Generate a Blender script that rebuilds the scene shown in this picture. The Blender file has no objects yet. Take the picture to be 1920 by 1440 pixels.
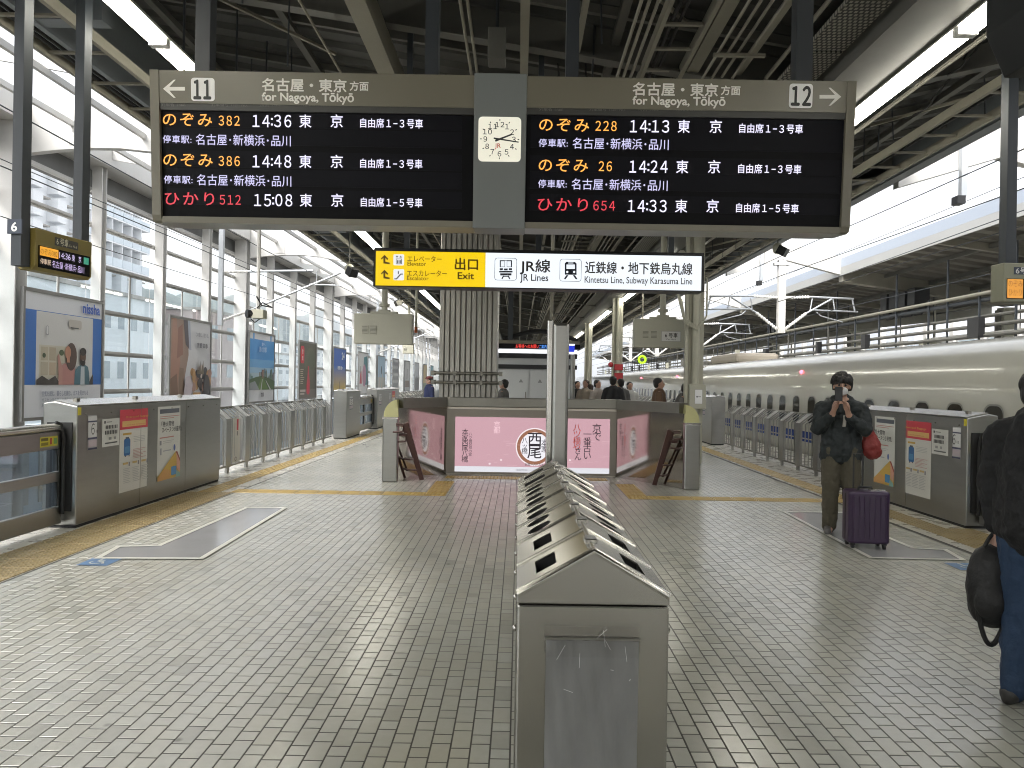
import bpy, bmesh, math, random
import numpy as np
from mathutils import Vector, Matrix, Euler
random.seed(7)
RNG = np.random.default_rng(7)
SC = bpy.context.scene
COL = SC.collection
R = math.radians

# ------------------------------------------------------------------ camera
FPX = 1387.0            # focal length in pixels of a 1920 wide frame
EYE = 1.6               # camera height above the platform
ROLL = 0.0165
cam_d = bpy.data.cameras.new('camera')
cam = bpy.data.objects.new('camera', cam_d)
COL.objects.link(cam)
cam_d.sensor_width = 36.0
cam_d.lens = FPX / 1920 * 36.0
cam_d.shift_x = -13 / 1920
cam_d.shift_y = -3 / 1920
cam_d.clip_start = 0.05
cam_d.clip_end = 9000
cr, sr = math.cos(ROLL), math.sin(ROLL)
cam.matrix_world = Matrix(((cr, -sr, 0, 0), (0, 0, -1, 0), (sr, cr, 0, EYE), (0, 0, 0, 1)))
SC.camera = cam

# ------------------------------------------------------------------ world, sun, exposure
SUN_EL, SUN_AZ = 48, 215
W = bpy.data.worlds.new('World')
SC.world = W
W.use_nodes = True
wn, wl = W.node_tree.nodes, W.node_tree.links
wn.clear()
sky = wn.new('ShaderNodeTexSky')
sky.sky_type = 'NISHITA'
sky.sun_disc = False
sky.sun_elevation = R(SUN_EL)
sky.sun_rotation = R(SUN_AZ)
sky.air_density = 1.0
sky.dust_density = 4.0
hsv = wn.new('ShaderNodeHueSaturation')
hsv.inputs['Saturation'].default_value = 0.16      # an even overcast
hsv.inputs['Value'].default_value = 1.0
bg = wn.new('ShaderNodeBackground')
bg.inputs['Strength'].default_value = 0.15
wo = wn.new('ShaderNodeOutputWorld')
wl.new(sky.outputs[0], hsv.inputs['Color'])
wl.new(hsv.outputs[0], bg.inputs[0])
wl.new(bg.outputs[0], wo.inputs[0])
sun_d = bpy.data.lights.new('sun', 'SUN')
sun_d.energy = 0.9
sun_d.angle = R(25)
sun_d.color = (1, 0.97, 0.93)
sun = bpy.data.objects.new('sun', sun_d)
COL.objects.link(sun)
sun.location = (-20, -10, 40)
az = R(SUN_AZ)
sdir = Vector((math.sin(az) * math.cos(R(SUN_EL)), math.cos(az) * math.cos(R(SUN_EL)), math.sin(R(SUN_EL))))
sun.rotation_euler = sdir.to_track_quat('Z', 'Y').to_euler()
SC.view_settings.view_transform = 'Standard'
SC.view_settings.look = 'None'
SC.view_settings.gamma = 1
SC.view_settings.use_curve_mapping = False
EXPO = 1.95
SC.view_settings.exposure = EXPO
EK = 2 ** (1.35 - EXPO)      # what gives off light is set for how bright it shows
SC.cycles.use_denoising = True
SC.cycles.filter_width = 1.0
SC.cycles.max_bounces = 8
SC.cycles.transparent_max_bounces = 16
SC.cycles.sample_clamp_indirect = 6
HAZE = 0.0004
LAMP = 8.0 * EK              # emission of the fluorescent tubes

# ------------------------------------------------------------------ helpers
def ground(px, py, z=0.0):
    """point of the platform seen at a pixel of the photograph"""
    a, b = px - 973, 717 - py
    Y = -(EYE - z) * FPX / (a * sr + b * cr)
    return ((a * cr - b * sr) * Y / FPX, Y)
def at(px, py, Y):
    """point seen at a pixel at depth Y -> (X, Z)"""
    a, b = px - 973, 717 - py
    return ((a * cr - b * sr) * Y / FPX, EYE + (a * sr + b * cr) * Y / FPX)

MATS = {}
def mat(name, col, rough=0.5, metal=0.0, var=0.0, vscale=3.0, bump=0.0, bscale=60.0, stretch=(1, 1, 1),
        emit=None, estr=1.0, spec=0.5, coat=0.0, rvar=0.0, dirt=0.0):
    if name in MATS:
        return MATS[name]
    m = bpy.data.materials.new(name)
    MATS[name] = m
    m.use_nodes = True
    n, l = m.node_tree.nodes, m.node_tree.links
    p = n['Principled BSDF']
    c = (col[0], col[1], col[2], 1)
    p.inputs['Base Color'].default_value = c
    p.inputs['Roughness'].default_value = rough
    p.inputs['Metallic'].default_value = metal
    p.inputs['Specular IOR Level'].default_value = spec
    if coat:
        p.inputs['Coat Weight'].default_value = coat
        p.inputs['Coat Roughness'].default_value = 0.06
    if emit:
        p.inputs['Emission Color'].default_value = (*emit, 1)
        p.inputs['Emission Strength'].default_value = estr
    if var or bump or rvar or dirt:
        tc = n.new('ShaderNodeTexCoord')
        mp = n.new('ShaderNodeMapping')
        mp.inputs['Scale'].default_value = stretch
        l.new(tc.outputs['Object'], mp.inputs[0])
    if var or rvar or dirt:
        nz = n.new('ShaderNodeTexNoise')
        nz.inputs['Scale'].default_value = vscale
        nz.inputs['Detail'].default_value = 6
        nz.inputs['Roughness'].default_value = 0.6
        l.new(mp.outputs[0], nz.inputs['Vector'])
    src = None
    if var:
        mx = n.new('ShaderNodeMix')
        mx.data_type = 'RGBA'
        mx.inputs[6].default_value = (*[min(1, v * (1 - var)) for v in col], 1)
        mx.inputs[7].default_value = (*[min(1, v * (1 + var)) for v in col], 1)
        l.new(nz.outputs['Fac'], mx.inputs[0])
        src = mx.outputs[2]
    if dirt:
        nd = n.new('ShaderNodeTexNoise')
        nd.inputs['Scale'].default_value = vscale * 0.45
        nd.inputs['Detail'].default_value = 9
        nd.inputs['Roughness'].default_value = 0.72
        l.new(mp.outputs[0], nd.inputs['Vector'])
        rp = n.new('ShaderNodeValToRGB')
        rp.color_ramp.elements[0].position = 0.46
        rp.color_ramp.elements[1].position = 0.82
        rp.color_ramp.elements[1].color = (dirt, dirt, dirt, 1)
        l.new(nd.outputs['Fac'], rp.inputs[0])
        md = n.new('ShaderNodeMix')
        md.data_type = 'RGBA'
        l.new(rp.outputs[0], md.inputs[0])
        if src:
            l.new(src, md.inputs[6])
        else:
            md.inputs[6].default_value = c
        md.inputs[7].default_value = (col[0] * 0.4, col[1] * 0.37, col[2] * 0.32, 1)
        src = md.outputs[2]
    if src:
        l.new(src, p.inputs['Base Color'])
    if rvar:
        mr = n.new('ShaderNodeMapRange')
        mr.inputs['To Min'].default_value = max(0.02, rough - rvar)
        mr.inputs['To Max'].default_value = min(1, rough + rvar)
        l.new(nz.outputs['Fac'], mr.inputs['Value'])
        l.new(mr.outputs[0], p.inputs['Roughness'])
    if bump:
        nb = n.new('ShaderNodeTexNoise')
        nb.inputs['Scale'].default_value = bscale
        nb.inputs['Detail'].default_value = 4
        l.new(mp.outputs[0], nb.inputs['Vector'])
        bp = n.new('ShaderNodeBump')
        bp.inputs['Strength'].default_value = bump
        bp.inputs['Distance'].default_value = 0.01
        l.new(nb.outputs['Fac'], bp.inputs['Height'])
        l.new(bp.outputs[0], p.inputs['Normal'])
    return m
def glass(name, tint=(0.9, 0.95, 0.97), refl=0.10, rough=0.02):
    if name in MATS:
        return MATS[name]
    m = bpy.data.materials.new(name)
    MATS[name] = m
    m.use_nodes = True
    n, l = m.node_tree.nodes, m.node_tree.links
    n.clear()
    o = n.new('ShaderNodeOutputMaterial')
    t = n.new('ShaderNodeBsdfTransparent')
    t.inputs[0].default_value = (*tint, 1)
    g = n.new('ShaderNodeBsdfGlossy')
    g.inputs['Roughness'].default_value = rough
    fr = n.new('ShaderNodeLayerWeight')
    fr.inputs[0].default_value = 0.5
    pw = n.new('ShaderNodeMath')
    pw.operation = 'POWER'
    pw.inputs[1].default_value = 4.0
    ad = n.new('ShaderNodeMath')
    ad.operation = 'MULTIPLY_ADD'
    ad.use_clamp = True
    ad.inputs[1].default_value = 0.5
    ad.inputs[2].default_value = refl
    mx = n.new('ShaderNodeMixShader')
    l.new(fr.outputs['Facing'], pw.inputs[0])
    l.new(pw.outputs[0], ad.inputs[0])
    l.new(ad.outputs[0], mx.inputs[0])
    l.new(t.outputs[0], mx.inputs[1])
    l.new(g.outputs[0], mx.inputs[2])
    l.new(mx.outputs[0], o.inputs[0])
    return m
def paint(col, rough=0.45):
    """plain print or paint of one colour"""
    k = 'print_%02x%02x%02x_%d' % (*[int(max(0, min(1, v)) * 255) for v in col], int(rough * 100))
    return mat(k, col, rough)
def glow(col, s):
    return mat('glow_%02x%02x%02x_%d' % (*[int(max(0, min(1, v)) * 255) for v in col], int(s * 100)), (0.02, 0.02, 0.02), 0.5, emit=col, estr=s * EK)

def wloc(o):
    v = Vector((0, 0, 0))
    while o is not None:
        v += o.location
        o = o.parent
    return v
class MB:
    """collects shapes and links them as ONE mesh object"""
    def __init__(s):
        s.v, s.f, s.m = [], [], []
    def add(s, vs, fs, m=0):
        b = len(s.v)
        s.v += [tuple(p) for p in vs]
        s.f += [tuple(i + b for i in f) for f in fs]
        s.m += [m] * len(fs)
        return s
    def box(s, x0, x1, y0, y1, z0, z1, m=0):
        return s.add([(x0, y0, z0), (x1, y0, z0), (x1, y1, z0), (x0, y1, z0), (x0, y0, z1), (x1, y0, z1), (x1, y1, z1), (x0, y1, z1)],
                     [(0, 3, 2, 1), (4, 5, 6, 7), (0, 1, 5, 4), (1, 2, 6, 5), (2, 3, 7, 6), (3, 0, 4, 7)], m)
    def bar(s, p0, p1, w, h, m=0, up=(0, 0, 1)):
        p0, p1 = Vector(p0), Vector(p1)
        d = (p1 - p0).normalized()
        u = Vector(up)
        if abs(d.dot(u)) > 0.98:
            u = Vector((0, 1, 0))
        r = d.cross(u).normalized() * (w / 2)
        u = r.cross(d).normalized() * (h / 2)
        vs = [p0 - r - u, p0 + r - u, p0 + r + u, p0 - r + u, p1 - r - u, p1 + r - u, p1 + r + u, p1 - r + u]
        return s.add(vs, [(0, 1, 2, 3), (7, 6, 5, 4), (0, 4, 5, 1), (1, 5, 6, 2), (2, 6, 7, 3), (3, 7, 4, 0)], m)
    def tube(s, pts, r, n=8, m=0, caps=True):
        pts = [Vector(p) for p in pts]
        rs = r if isinstance(r, (list, tuple)) else [r] * len(pts)
        vs, fs = [], []
        ref = None
        for i, p in enumerate(pts):
            d = (pts[min(i + 1, len(pts) - 1)] - pts[max(i - 1, 0)]).normalized()
            if ref is None:
                ref = Vector((0, 0, 1)) if abs(d.z) < 0.9 else Vector((1, 0, 0))
            a = d.cross(ref).normalized()
            ref = a.cross(d).normalized()
            for k in range(n):
                t = 2 * math.pi * k / n
                vs.append(p + (a * math.cos(t) + ref * math.sin(t)) * rs[i])
        for i in range(len(pts) - 1):
            for k in range(n):
                k2 = (k + 1) % n
                fs.append((i * n + k, i * n + k2, (i + 1) * n + k2, (i + 1) * n + k))
        if caps:
            fs.append(tuple(range(n - 1, -1, -1)))
            fs.append(tuple((len(pts) - 1) * n + k for k in range(n)))
        return s.add(vs, fs, m)
    def prism(s, prof, axis, a, b, m=0):
        """closed 2D outline swept along an axis: x -> (y,z), y -> (x,z), z -> (x,y)"""
        n = len(prof)
        def mk(t, p):
            return (t, p[0], p[1]) if axis == 'x' else ((p[0], t, p[1]) if axis == 'y' else (p[0], p[1], t))
        vs = [mk(a, p) for p in prof] + [mk(b, p) for p in prof]
        fs = [(i, (i + 1) % n, n + (i + 1) % n, n + i) for i in range(n)]
        fs += [tuple(range(n - 1, -1, -1)), tuple(range(n, 2 * n))]
        return s.add(vs, fs, m)
    def sheet(s, prof, axis, a, b, m=0):
        n = len(prof)
        def mk(t, p):
            return (t, p[0], p[1]) if axis == 'x' else ((p[0], t, p[1]) if axis == 'y' else (p[0], p[1], t))
        vs = [mk(a, p) for p in prof] + [mk(b, p) for p in prof]
        return s.add(vs, [(i, i + 1, n + i + 1, n + i) for i in range(n - 1)], m)
    def poly(s, pts, m=0):
        return s.add(pts, [tuple(range(len(pts)))], m)
    def disc(s, c, r, axis='y', n=24, m=0, r2=None):
        vs = []
        for k in range(n):
            t = 2 * math.pi * k / n
            u, w = math.cos(t) * r, math.sin(t) * (r2 or r)
            vs.append((c[0] + u, c[1], c[2] + w) if axis == 'y' else ((c[0], c[1] + u, c[2] + w) if axis == 'x' else (c[0] + u, c[1] + w, c[2])))
        return s.add(vs, [tuple(range(n))], m)
    def ball(s, c, r, n=10, m=0, sc=(1, 1, 1)):
        vs, fs = [], []
        k = n // 2 + 1
        for i in range(k + 1):
            th = math.pi * i / k
            for j in range(n):
                ph = 2 * math.pi * j / n
                vs.append((c[0] + r * sc[0] * math.sin(th) * math.cos(ph), c[1] + r * sc[1] * math.sin(th) * math.sin(ph), c[2] + r * sc[2] * math.cos(th)))
        for i in range(k):
            for j in range(n):
                j2 = (j + 1) % n
                fs.append((i * n + j, (i + 1) * n + j, (i + 1) * n + j2, i * n + j2))
        return s.add(vs, fs, m)
    def build(s, name, mats, parent=None, world=True, smooth=False, bevel=0.0, bseg=2, fix=False):
        me = bpy.data.meshes.new(name)
        off = wloc(parent) if (parent is not None and world) else Vector((0, 0, 0))
        me.from_pydata([(p[0] - off.x, p[1] - off.y, p[2] - off.z) for p in s.v], [], s.f)
        for mm in (mats if isinstance(mats, (list, tuple)) else [mats]):
            me.materials.append(mm)
        if any(s.m):
            me.polygons.foreach_set('material_index', s.m)
        if fix:
            bm = bmesh.new()
            bm.from_mesh(me)
            bmesh.ops.recalc_face_normals(bm, faces=bm.faces)
            bm.to_mesh(me)
            bm.free()
        me.update()
        o = bpy.data.objects.new(name, me)
        COL.objects.link(o)
        if parent is not None:
            o.parent = parent
        if smooth:
            me.polygons.foreach_set('use_smooth', [True] * len(me.polygons))
            me.set_sharp_from_angle(angle=R(40))
        if bevel:
            b = o.modifiers.new('edge', 'BEVEL')
            b.width = bevel
            b.segments = bseg
            b.limit_method = 'ANGLE'
            b.angle_limit = R(35)
            b.harden_normals = False
        return o
def tag(o, label=None, cat=None, group=None, kind=None):
    if label: o['label'] = label
    if cat: o['category'] = cat
    if group: o['group'] = group
    if kind: o['kind'] = kind
    return o
def thing(name, label, cat, loc=(0, 0, 0), rotz=0.0, group=None):
    o = bpy.data.objects.new(name, None)
    COL.objects.link(o)
    o.empty_display_size = 0.1
    o.location = loc
    o.rotation_euler = (0, 0, rotz)
    return tag(o, label, cat, group)
def copy_tree(o, parent=None):
    c = o.copy()
    COL.objects.link(c)
    c.parent = parent
    for ch in list(o.children):
        copy_tree(ch, c)
    return c
FIT = []
def wide(s):
    return ''.join(chr(ord(c) + 0xFEE0) if '!' <= c <= '~' else c for c in s)
def text(body, size, loc, mt, parent, width=None, rot=(90, 0, 0), align='LEFT', bold=0.0, name='lettering', space=1.0, line=1.0, xs=1.0):
    """flat lettering; with width given the line is stretched to exactly that width"""
    cu = bpy.data.curves.new(name, 'FONT')
    cu.body = body
    cu.size = size
    cu.align_x = align
    cu.space_character = space
    cu.space_line = line
    big = not body.isascii()
    lim = .002 if any(c in body for c in '屋新尾') else (.005 if big else .03)
    cu.offset = min(bold, lim) * size
    cu.resolution_u = 3
    cu.fill_mode = 'FRONT'
    cu.materials.append(mt)
    o = bpy.data.objects.new(name, cu)
    COL.objects.link(o)
    o.parent = parent
    o.location = loc
    o.rotation_euler = [R(a) for a in rot]
    o.scale.x = xs
    if bold > lim:
        o['thick'] = (bold - lim) * size * 1.3
    if width:
        FIT.append((o, width))
    return o
def art(name, parent, origin, ux, uz, w, h, layers, step=0.0012, nrm=(0, -1, 0), world=False):
    """a print made of flat colour shapes, one mesh; shapes are outlines in 0..1 across and up, each a sheet above the last"""
    mb = MB()
    mats = []
    o = Vector(origin); ux = Vector(ux); uz = Vector(uz); nn = Vector(nrm)
    for i, (pts, m) in enumerate(layers):
        if m not in mats:
            mats.append(m)
        mb.poly([o + ux * (p[0] * w) + uz * (p[1] * h) + nn * (step * i) for p in pts], mats.index(m))
    return mb.build(name, mats, parent, world)
def rect(x0, z0, x1, z1):
    return [(x0, z0), (x1, z0), (x1, z1), (x0, z1)]
def ell(cx, cz, rx, rz, n=18, a0=0, a1=360):
    return [(cx + rx * math.cos(R(a0 + (a1 - a0) * k / n)), cz + rz * math.sin(R(a0 + (a1 - a0) * k / n))) for k in range(n)]
def rrect(x0, z0, x1, z1, r, n=4):
    out = []
    for cx, cz, a in ((x1 - r, z0 + r, -90), (x1 - r, z1 - r, 0), (x0 + r, z1 - r, 90), (x0 + r, z0 + r, 180)):
        for k in range(n + 1):
            t = R(a + 90 * k / n)
            out.append((cx + r * math.cos(t), cz + r * math.sin(t)))
    return out

# ------------------------------------------------------------------ materials
M = dict(
    steel=mat('stainless_steel', (0.31, 0.307, 0.288), 0.32, 1.0, var=0.10, vscale=2.5, bump=0.05, bscale=40, stretch=(1, 1, 6), rvar=0.08, dirt=0.12),
    steel_bin=mat('bin_steel', (0.40, 0.393, 0.365), 0.26, 1.0, var=0.04, vscale=2.2, stretch=(1.5, 1.5, 1), rvar=0.04),
    steel_dark=mat('dull_steel', (0.24, 0.232, 0.205), 0.42, 1.0, var=0.15, vscale=3, rvar=0.12, dirt=0.3),
    steel_light=mat('bright_steel', (0.46, 0.45, 0.42), 0.24, 1.0, var=0.05, vscale=6, rvar=0.08),
    white_steel=mat('white_painted_steel', (0.52, 0.51, 0.485), 0.45, var=0.06, vscale=1.2, dirt=0.18),
    cream=mat('cream_paint', (0.42, 0.41, 0.33), 0.5, var=0.06, vscale=2, dirt=0.2),
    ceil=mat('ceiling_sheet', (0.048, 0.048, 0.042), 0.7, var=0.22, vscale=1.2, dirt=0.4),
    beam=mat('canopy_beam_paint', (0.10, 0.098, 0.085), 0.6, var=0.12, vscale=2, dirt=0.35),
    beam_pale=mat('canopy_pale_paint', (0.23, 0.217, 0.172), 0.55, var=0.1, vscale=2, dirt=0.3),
    fascia=mat('fascia_grey_paint', (0.135, 0.15, 0.16), 0.5, var=0.08, vscale=2, dirt=0.25),
    post=mat('hanger_dark_paint', (0.026, 0.031, 0.037), 0.45, var=0.1, vscale=4),
    black=mat('black_plastic', (0.012, 0.012, 0.013), 0.4),
    rubber=mat('black_rubber', (0.012, 0.012, 0.012), 0.65),
    board=mat('sign_bronze_paint', (0.165, 0.152, 0.112), 0.30, var=0.05, vscale=3),
    board_grey=mat('clock_panel_grey', (0.165, 0.178, 0.174), 0.45, var=0.05, vscale=4),
    screen=mat('dark_screen', (0.003, 0.003, 0.004), 0.5, spec=0.12),
    screen_row=mat('dark_screen_row', (0.006, 0.006, 0.009), 0.5, spec=0.12),
    white=mat('white_plastic', (0.78, 0.78, 0.76), 0.4),
    tube=mat('fluorescent_tube', (0.8, 0.8, 0.8), 0.4, emit=(1.0, 0.97, 0.86), estr=LAMP),
    reflector=mat('lamp_reflector', (0.75, 0.74, 0.68), 0.35),
    concrete=mat('concrete', (0.36, 0.35, 0.32), 0.7, var=0.12, vscale=2, bump=0.15, bscale=30, dirt=0.3),
    edge_floor=mat('platform_edge_slab', (0.42, 0.40, 0.35), 0.28, var=0.1, vscale=5, rvar=0.08, dirt=0.3),
    pane=glass('window_glass', (0.93, 0.965, 0.98), 0.05),
    gate_pane=glass('gate_glass', (0.72, 0.80, 0.88), 0.08),
    film=glass('clear_film', (0.93, 0.93, 0.93), 0.05, 0.12),
)

# ================================================================== GROUND, TRACKS, PLATFORM FLOOR
gm = mat('city_ground', (0.16, 0.155, 0.145), 0.85, var=0.2, vscale=0.4)
tag(MB().box(-3000, 3000, -200, 5000, -2.0, -1.65).build('ground', gm), kind='structure')
ballast = mat('track_ballast', (0.15, 0.14, 0.125), 0.9, var=0.5, vscale=14, bump=0.8, bscale=25)
tb = tag(MB().box(-9.1, -5.42, -45, 150, -1.64, -1.30).build('track_bed', ballast), kind='structure')
tb2 = tag(MB().box(6.87, 14.9, -45, 150, -1.64, -1.30).build('track_bed', ballast), kind='structure')
railm = mat('rail_steel', (0.25, 0.22, 0.2), 0.4, 0.9, var=0.2)
for nm, par, xs in (('rail', tb, (-8.1, -6.66)), ('rail', tb2, (8.0, 9.43, 11.9, 13.3))):
    for x in xs:
        MB().box(x - 0.035, x + 0.035, -45, 150, -1.298, -1.14).build(nm, railm, par)
for k in range(36):
    MB().box(-8.6, -6.2, 8 + k * 0.75, 8.25 + k * 0.75, -1.299, -1.255).build('sleeper', M['concrete'], tb)

floor = tag(MB().box(-5.40, 6.85, -45, 130, -1.63, -0.0014).build('platform_floor', mat('tile_grout', (0.05, 0.047, 0.039), 0.8, var=0.25, vscale=20)), kind='structure')
TX0, TX1 = -4.04, 4.55
# pale slabs between the tiles and the platform edges
MB().box(-5.40, -3.95, -45, 130, -0.0013, -0.0004).build('edge_slab', M['edge_floor'], floor)
MB().box(4.485, 6.85, -45, 130, -0.0013, -0.0004).build('edge_slab', M['edge_floor'], floor)
MB().box(-3.95, 4.485, 46.02, 130, -0.0013, -0.0003).box(-3.95, 4.485, -45, 1.05, -0.0013, -0.0003).build('far_tiling', mat('far_tiles', (0.33, 0.315, 0.27), 0.25, var=0.12, vscale=5), floor)

# tile material: each tile keeps a tint of its own
tm = bpy.data.materials.new('glazed_floor_tile')
tm.use_nodes = True
n, l = tm.node_tree.nodes, tm.node_tree.links
p = n['Principled BSDF']
at_ = n.new('ShaderNodeAttribute'); at_.attribute_name = 'tint'
geo = n.new('ShaderNodeNewGeometry')
nz = n.new('ShaderNodeTexNoise'); nz.inputs['Scale'].default_value = 0.7; nz.inputs['Detail'].default_value = 3; nz.inputs['Roughness'].default_value = 0.5
nz2 = n.new('ShaderNodeTexNoise'); nz2.inputs['Scale'].default_value = 22; nz2.inputs['Detail'].default_value = 5
l.new(geo.outputs['Position'], nz.inputs['Vector']); l.new(geo.outputs['Position'], nz2.inputs['Vector'])
mr = n.new('ShaderNodeMapRange'); mr.inputs['From Min'].default_value = 0.1; mr.inputs['From Max'].default_value = 0.9
mr.inputs['To Min'].default_value = 0.88; mr.inputs['To Max'].default_value = 1.07
l.new(nz.outputs['Fac'], mr.inputs['Value'])
mr2 = n.new('ShaderNodeMapRange'); mr2.inputs['To Min'].default_value = 0.93; mr2.inputs['To Max'].default_value = 1.07
l.new(nz2.outputs['Fac'], mr2.inputs['Value'])
mm = n.new('ShaderNodeMath'); mm.operation = 'MULTIPLY'
l.new(mr.outputs[0], mm.inputs[0]); l.new(mr2.outputs[0], mm.inputs[1])
# trodden grime in broad drifts and a few dark spots
nzg = n.new('ShaderNodeTexNoise'); nzg.inputs['Scale'].default_value = 0.35; nzg.inputs['Detail'].default_value = 5
l.new(geo.outputs['Position'], nzg.inputs['Vector'])
mrg = n.new('ShaderNodeMapRange'); mrg.inputs['From Min'].default_value = 0.1; mrg.inputs['From Max'].default_value = 0.9
mrg.inputs['To Min'].default_value = 0.80; mrg.inputs['To Max'].default_value = 1.10
l.new(nzg.outputs['Fac'], mrg.inputs['Value'])
vor = n.new('ShaderNodeTexVoronoi'); vor.inputs['Scale'].default_value = 2.3
l.new(geo.outputs['Position'], vor.inputs['Vector'])
mrv = n.new('ShaderNodeMapRange'); mrv.inputs['From Min'].default_value = 0.02; mrv.inputs['From Max'].default_value = 0.06
mrv.inputs['To Min'].default_value = 0.62; mrv.inputs['To Max'].default_value = 1.0
l.new(vor.outputs['Distance'], mrv.inputs['Value'])
mg = n.new('ShaderNodeMath'); mg.operation = 'MULTIPLY'
l.new(mrg.outputs[0], mg.inputs[0]); l.new(mrv.outputs[0], mg.inputs[1])
mm0 = mm; mm = n.new('ShaderNodeMath'); mm.operation = 'MULTIPLY'
l.new(mm0.outputs[0], mm.inputs[0]); l.new(mg.outputs[0], mm.inputs[1])
vm = n.new('ShaderNodeVectorMath'); vm.operation = 'SCALE'
l.new(at_.outputs['Color'], vm.inputs[0]); l.new(mm.outputs[0], vm.inputs['Scale'])
l.new(vm.outputs[0], p.inputs['Base Color'])
mr3 = n.new('ShaderNodeMapRange'); mr3.inputs['From Min'].default_value = 0.1; mr3.inputs['From Max'].default_value = 0.9
mr3.inputs['To Min'].default_value = 0.19; mr3.inputs['To Max'].default_value = 0.27
l.new(nz.outputs['Fac'], mr3.inputs['Value']); l.new(mr3.outputs[0], p.inputs['Roughness'])
nz3 = n.new('ShaderNodeTexNoise'); nz3.inputs['Scale'].default_value = 9; nz3.inputs['Detail'].default_value = 3
l.new(geo.outputs['Position'], nz3.inputs['Vector'])
bp = n.new('ShaderNodeBump'); bp.inputs['Strength'].default_value = 0.05; bp.inputs['Distance'].default_value = 0.005
l.new(nz3.outputs['Fac'], bp.inputs['Height']); l.new(bp.outputs[0], p.inputs['Normal'])
p.inputs['Specular IOR Level'].default_value = 0.8

PITCH, LONG, SHORT, JX, JY = 0.087, 0.163, 0.085, 0.0068, 0.0085
PERIOD = LONG + SHORT
def tint():
    b = 0.39 * (1 + random.uniform(-0.045, 0.04))
    w = random.uniform(-0.010, 0.010)
    if random.random() < 0.05:
        b *= 0.86
    return (b * (0.99 + w), b * 0.978, b * (0.85 - w * 1.6))
def tile_verts(hx, hy, tilt):
    e = 0.0010
    dx, dy = tilt
    top = [(-hx + e, -hy + e, 0), (hx - e, -hy + e, 0), (hx - e, hy - e, 0), (-hx + e, hy - e, 0)]
    top = [(x, y, x * dx + y * dy) for x, y, z in top]
    low = [(-hx, -hy, -0.0012), (hx, -hy, -0.0012), (hx, hy, -0.0012), (-hx, hy, -0.0012)]
    return top + low
TFACES = [(0, 1, 2, 3), (4, 5, 1, 0), (5, 6, 2, 1), (6, 7, 3, 2), (7, 4, 0, 3)]
def proj(X, Y, Z=0.0):
    xc = X * cr + (Z - EYE) * sr
    yc = -X * sr + (Z - EYE) * cr
    return 973 + FPX * xc / Y, 717 - FPX * yc / Y
tiles = []
row0 = int(math.floor((TX0 + 0.012) / PITCH))
for r in range(row0, int((TX1 + 0.012) / PITCH) + 1):
    x0 = -0.012 + r * PITCH
    if x0 < -3.96 or x0 + PITCH > 4.50:
        continue
    y = 1.0 + (0.5 * PERIOD if r % 2 else 0.0) + 0.12
    while y < 46:
        tiles.append((x0 + PITCH / 2, y + LONG / 2, LONG))
        tiles.append((x0 + PITCH / 2, y + LONG + SHORT / 2, SHORT))
        y += PERIOD
seen = []
for i, (x, y, ln) in enumerate(tiles):
    u, v = proj(x, y)
    hid = (0.03 < x < 0.47 and y > 2.1) or (x > 0 and u > 975 and u < 1262 and y < 9)
    if -20 < u < 1940 and v < 1462 and not hid:
        seen.append((y, i))
seen.sort()
near = {i for _, i in seen[:300]}
variants = {}
for ln in (LONG, SHORT):
    variants[ln] = []
    for k in range(9):
        me = bpy.data.meshes.new('tile')
        me.from_pydata(tile_verts(PITCH / 2 - JX / 2, ln / 2 - JY / 2, (0, 0)), [], TFACES)
        ca = me.color_attributes.new('tint', 'FLOAT_COLOR', 'POINT')
        t = tint()
        ca.data.foreach_set('color', [c for _ in range(8) for c in (*t, 1)])
        me.materials.append(tm)
        variants[ln].append(me)
for i in near:
    x, y, ln = tiles[i]
    o = bpy.data.objects.new('tile', random.choice(variants[ln]))
    COL.objects.link(o)
    o.parent = floor
    o.location = (x, y, 0)
    o.rotation_euler = (random.uniform(-1, 1) * 0.0022, random.uniform(-1, 1) * 0.0022, random.uniform(-1, 1) * 0.004)
rest = [t for i, t in enumerate(tiles) if i not in near]
N = len(rest)
V = np.zeros((N, 8, 3), np.float32)
C = np.ones((N, 8, 4), np.float32)
for i, (x, y, ln) in enumerate(rest):
    V[i] = tile_verts(PITCH / 2 - JX / 2, ln / 2 - JY / 2, (random.uniform(-1, 1) * 0.0022, random.uniform(-1, 1) * 0.0022))
    V[i, :, 0] += x
    V[i, :, 1] += y
    C[i, :, :3] = tint()
F = (np.array(TFACES, np.int32)[None] + (np.arange(N, dtype=np.int32) * 8)[:, None, None]).reshape(-1)
me = bpy.data.meshes.new('tile')
me.vertices.add(N * 8)
me.vertices.foreach_set('co', V.reshape(-1))
me.loops.add(len(F))
me.loops.foreach_set('vertex_index', F)
me.polygons.add(N * 5)
me.polygons.foreach_set('loop_start', np.arange(0, len(F), 4, dtype=np.int32))
me.update(calc_edges=True)
me.shade_flat()
ca = me.color_attributes.new('tint', 'FLOAT_COLOR', 'POINT')
ca.data.foreach_set('color', C.reshape(-1))
me.materials.append(tm)
o = bpy.data.objects.new('tile', me)
COL.objects.link(o)
o.parent = floor
o['kind'] = 'stuff'

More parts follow.
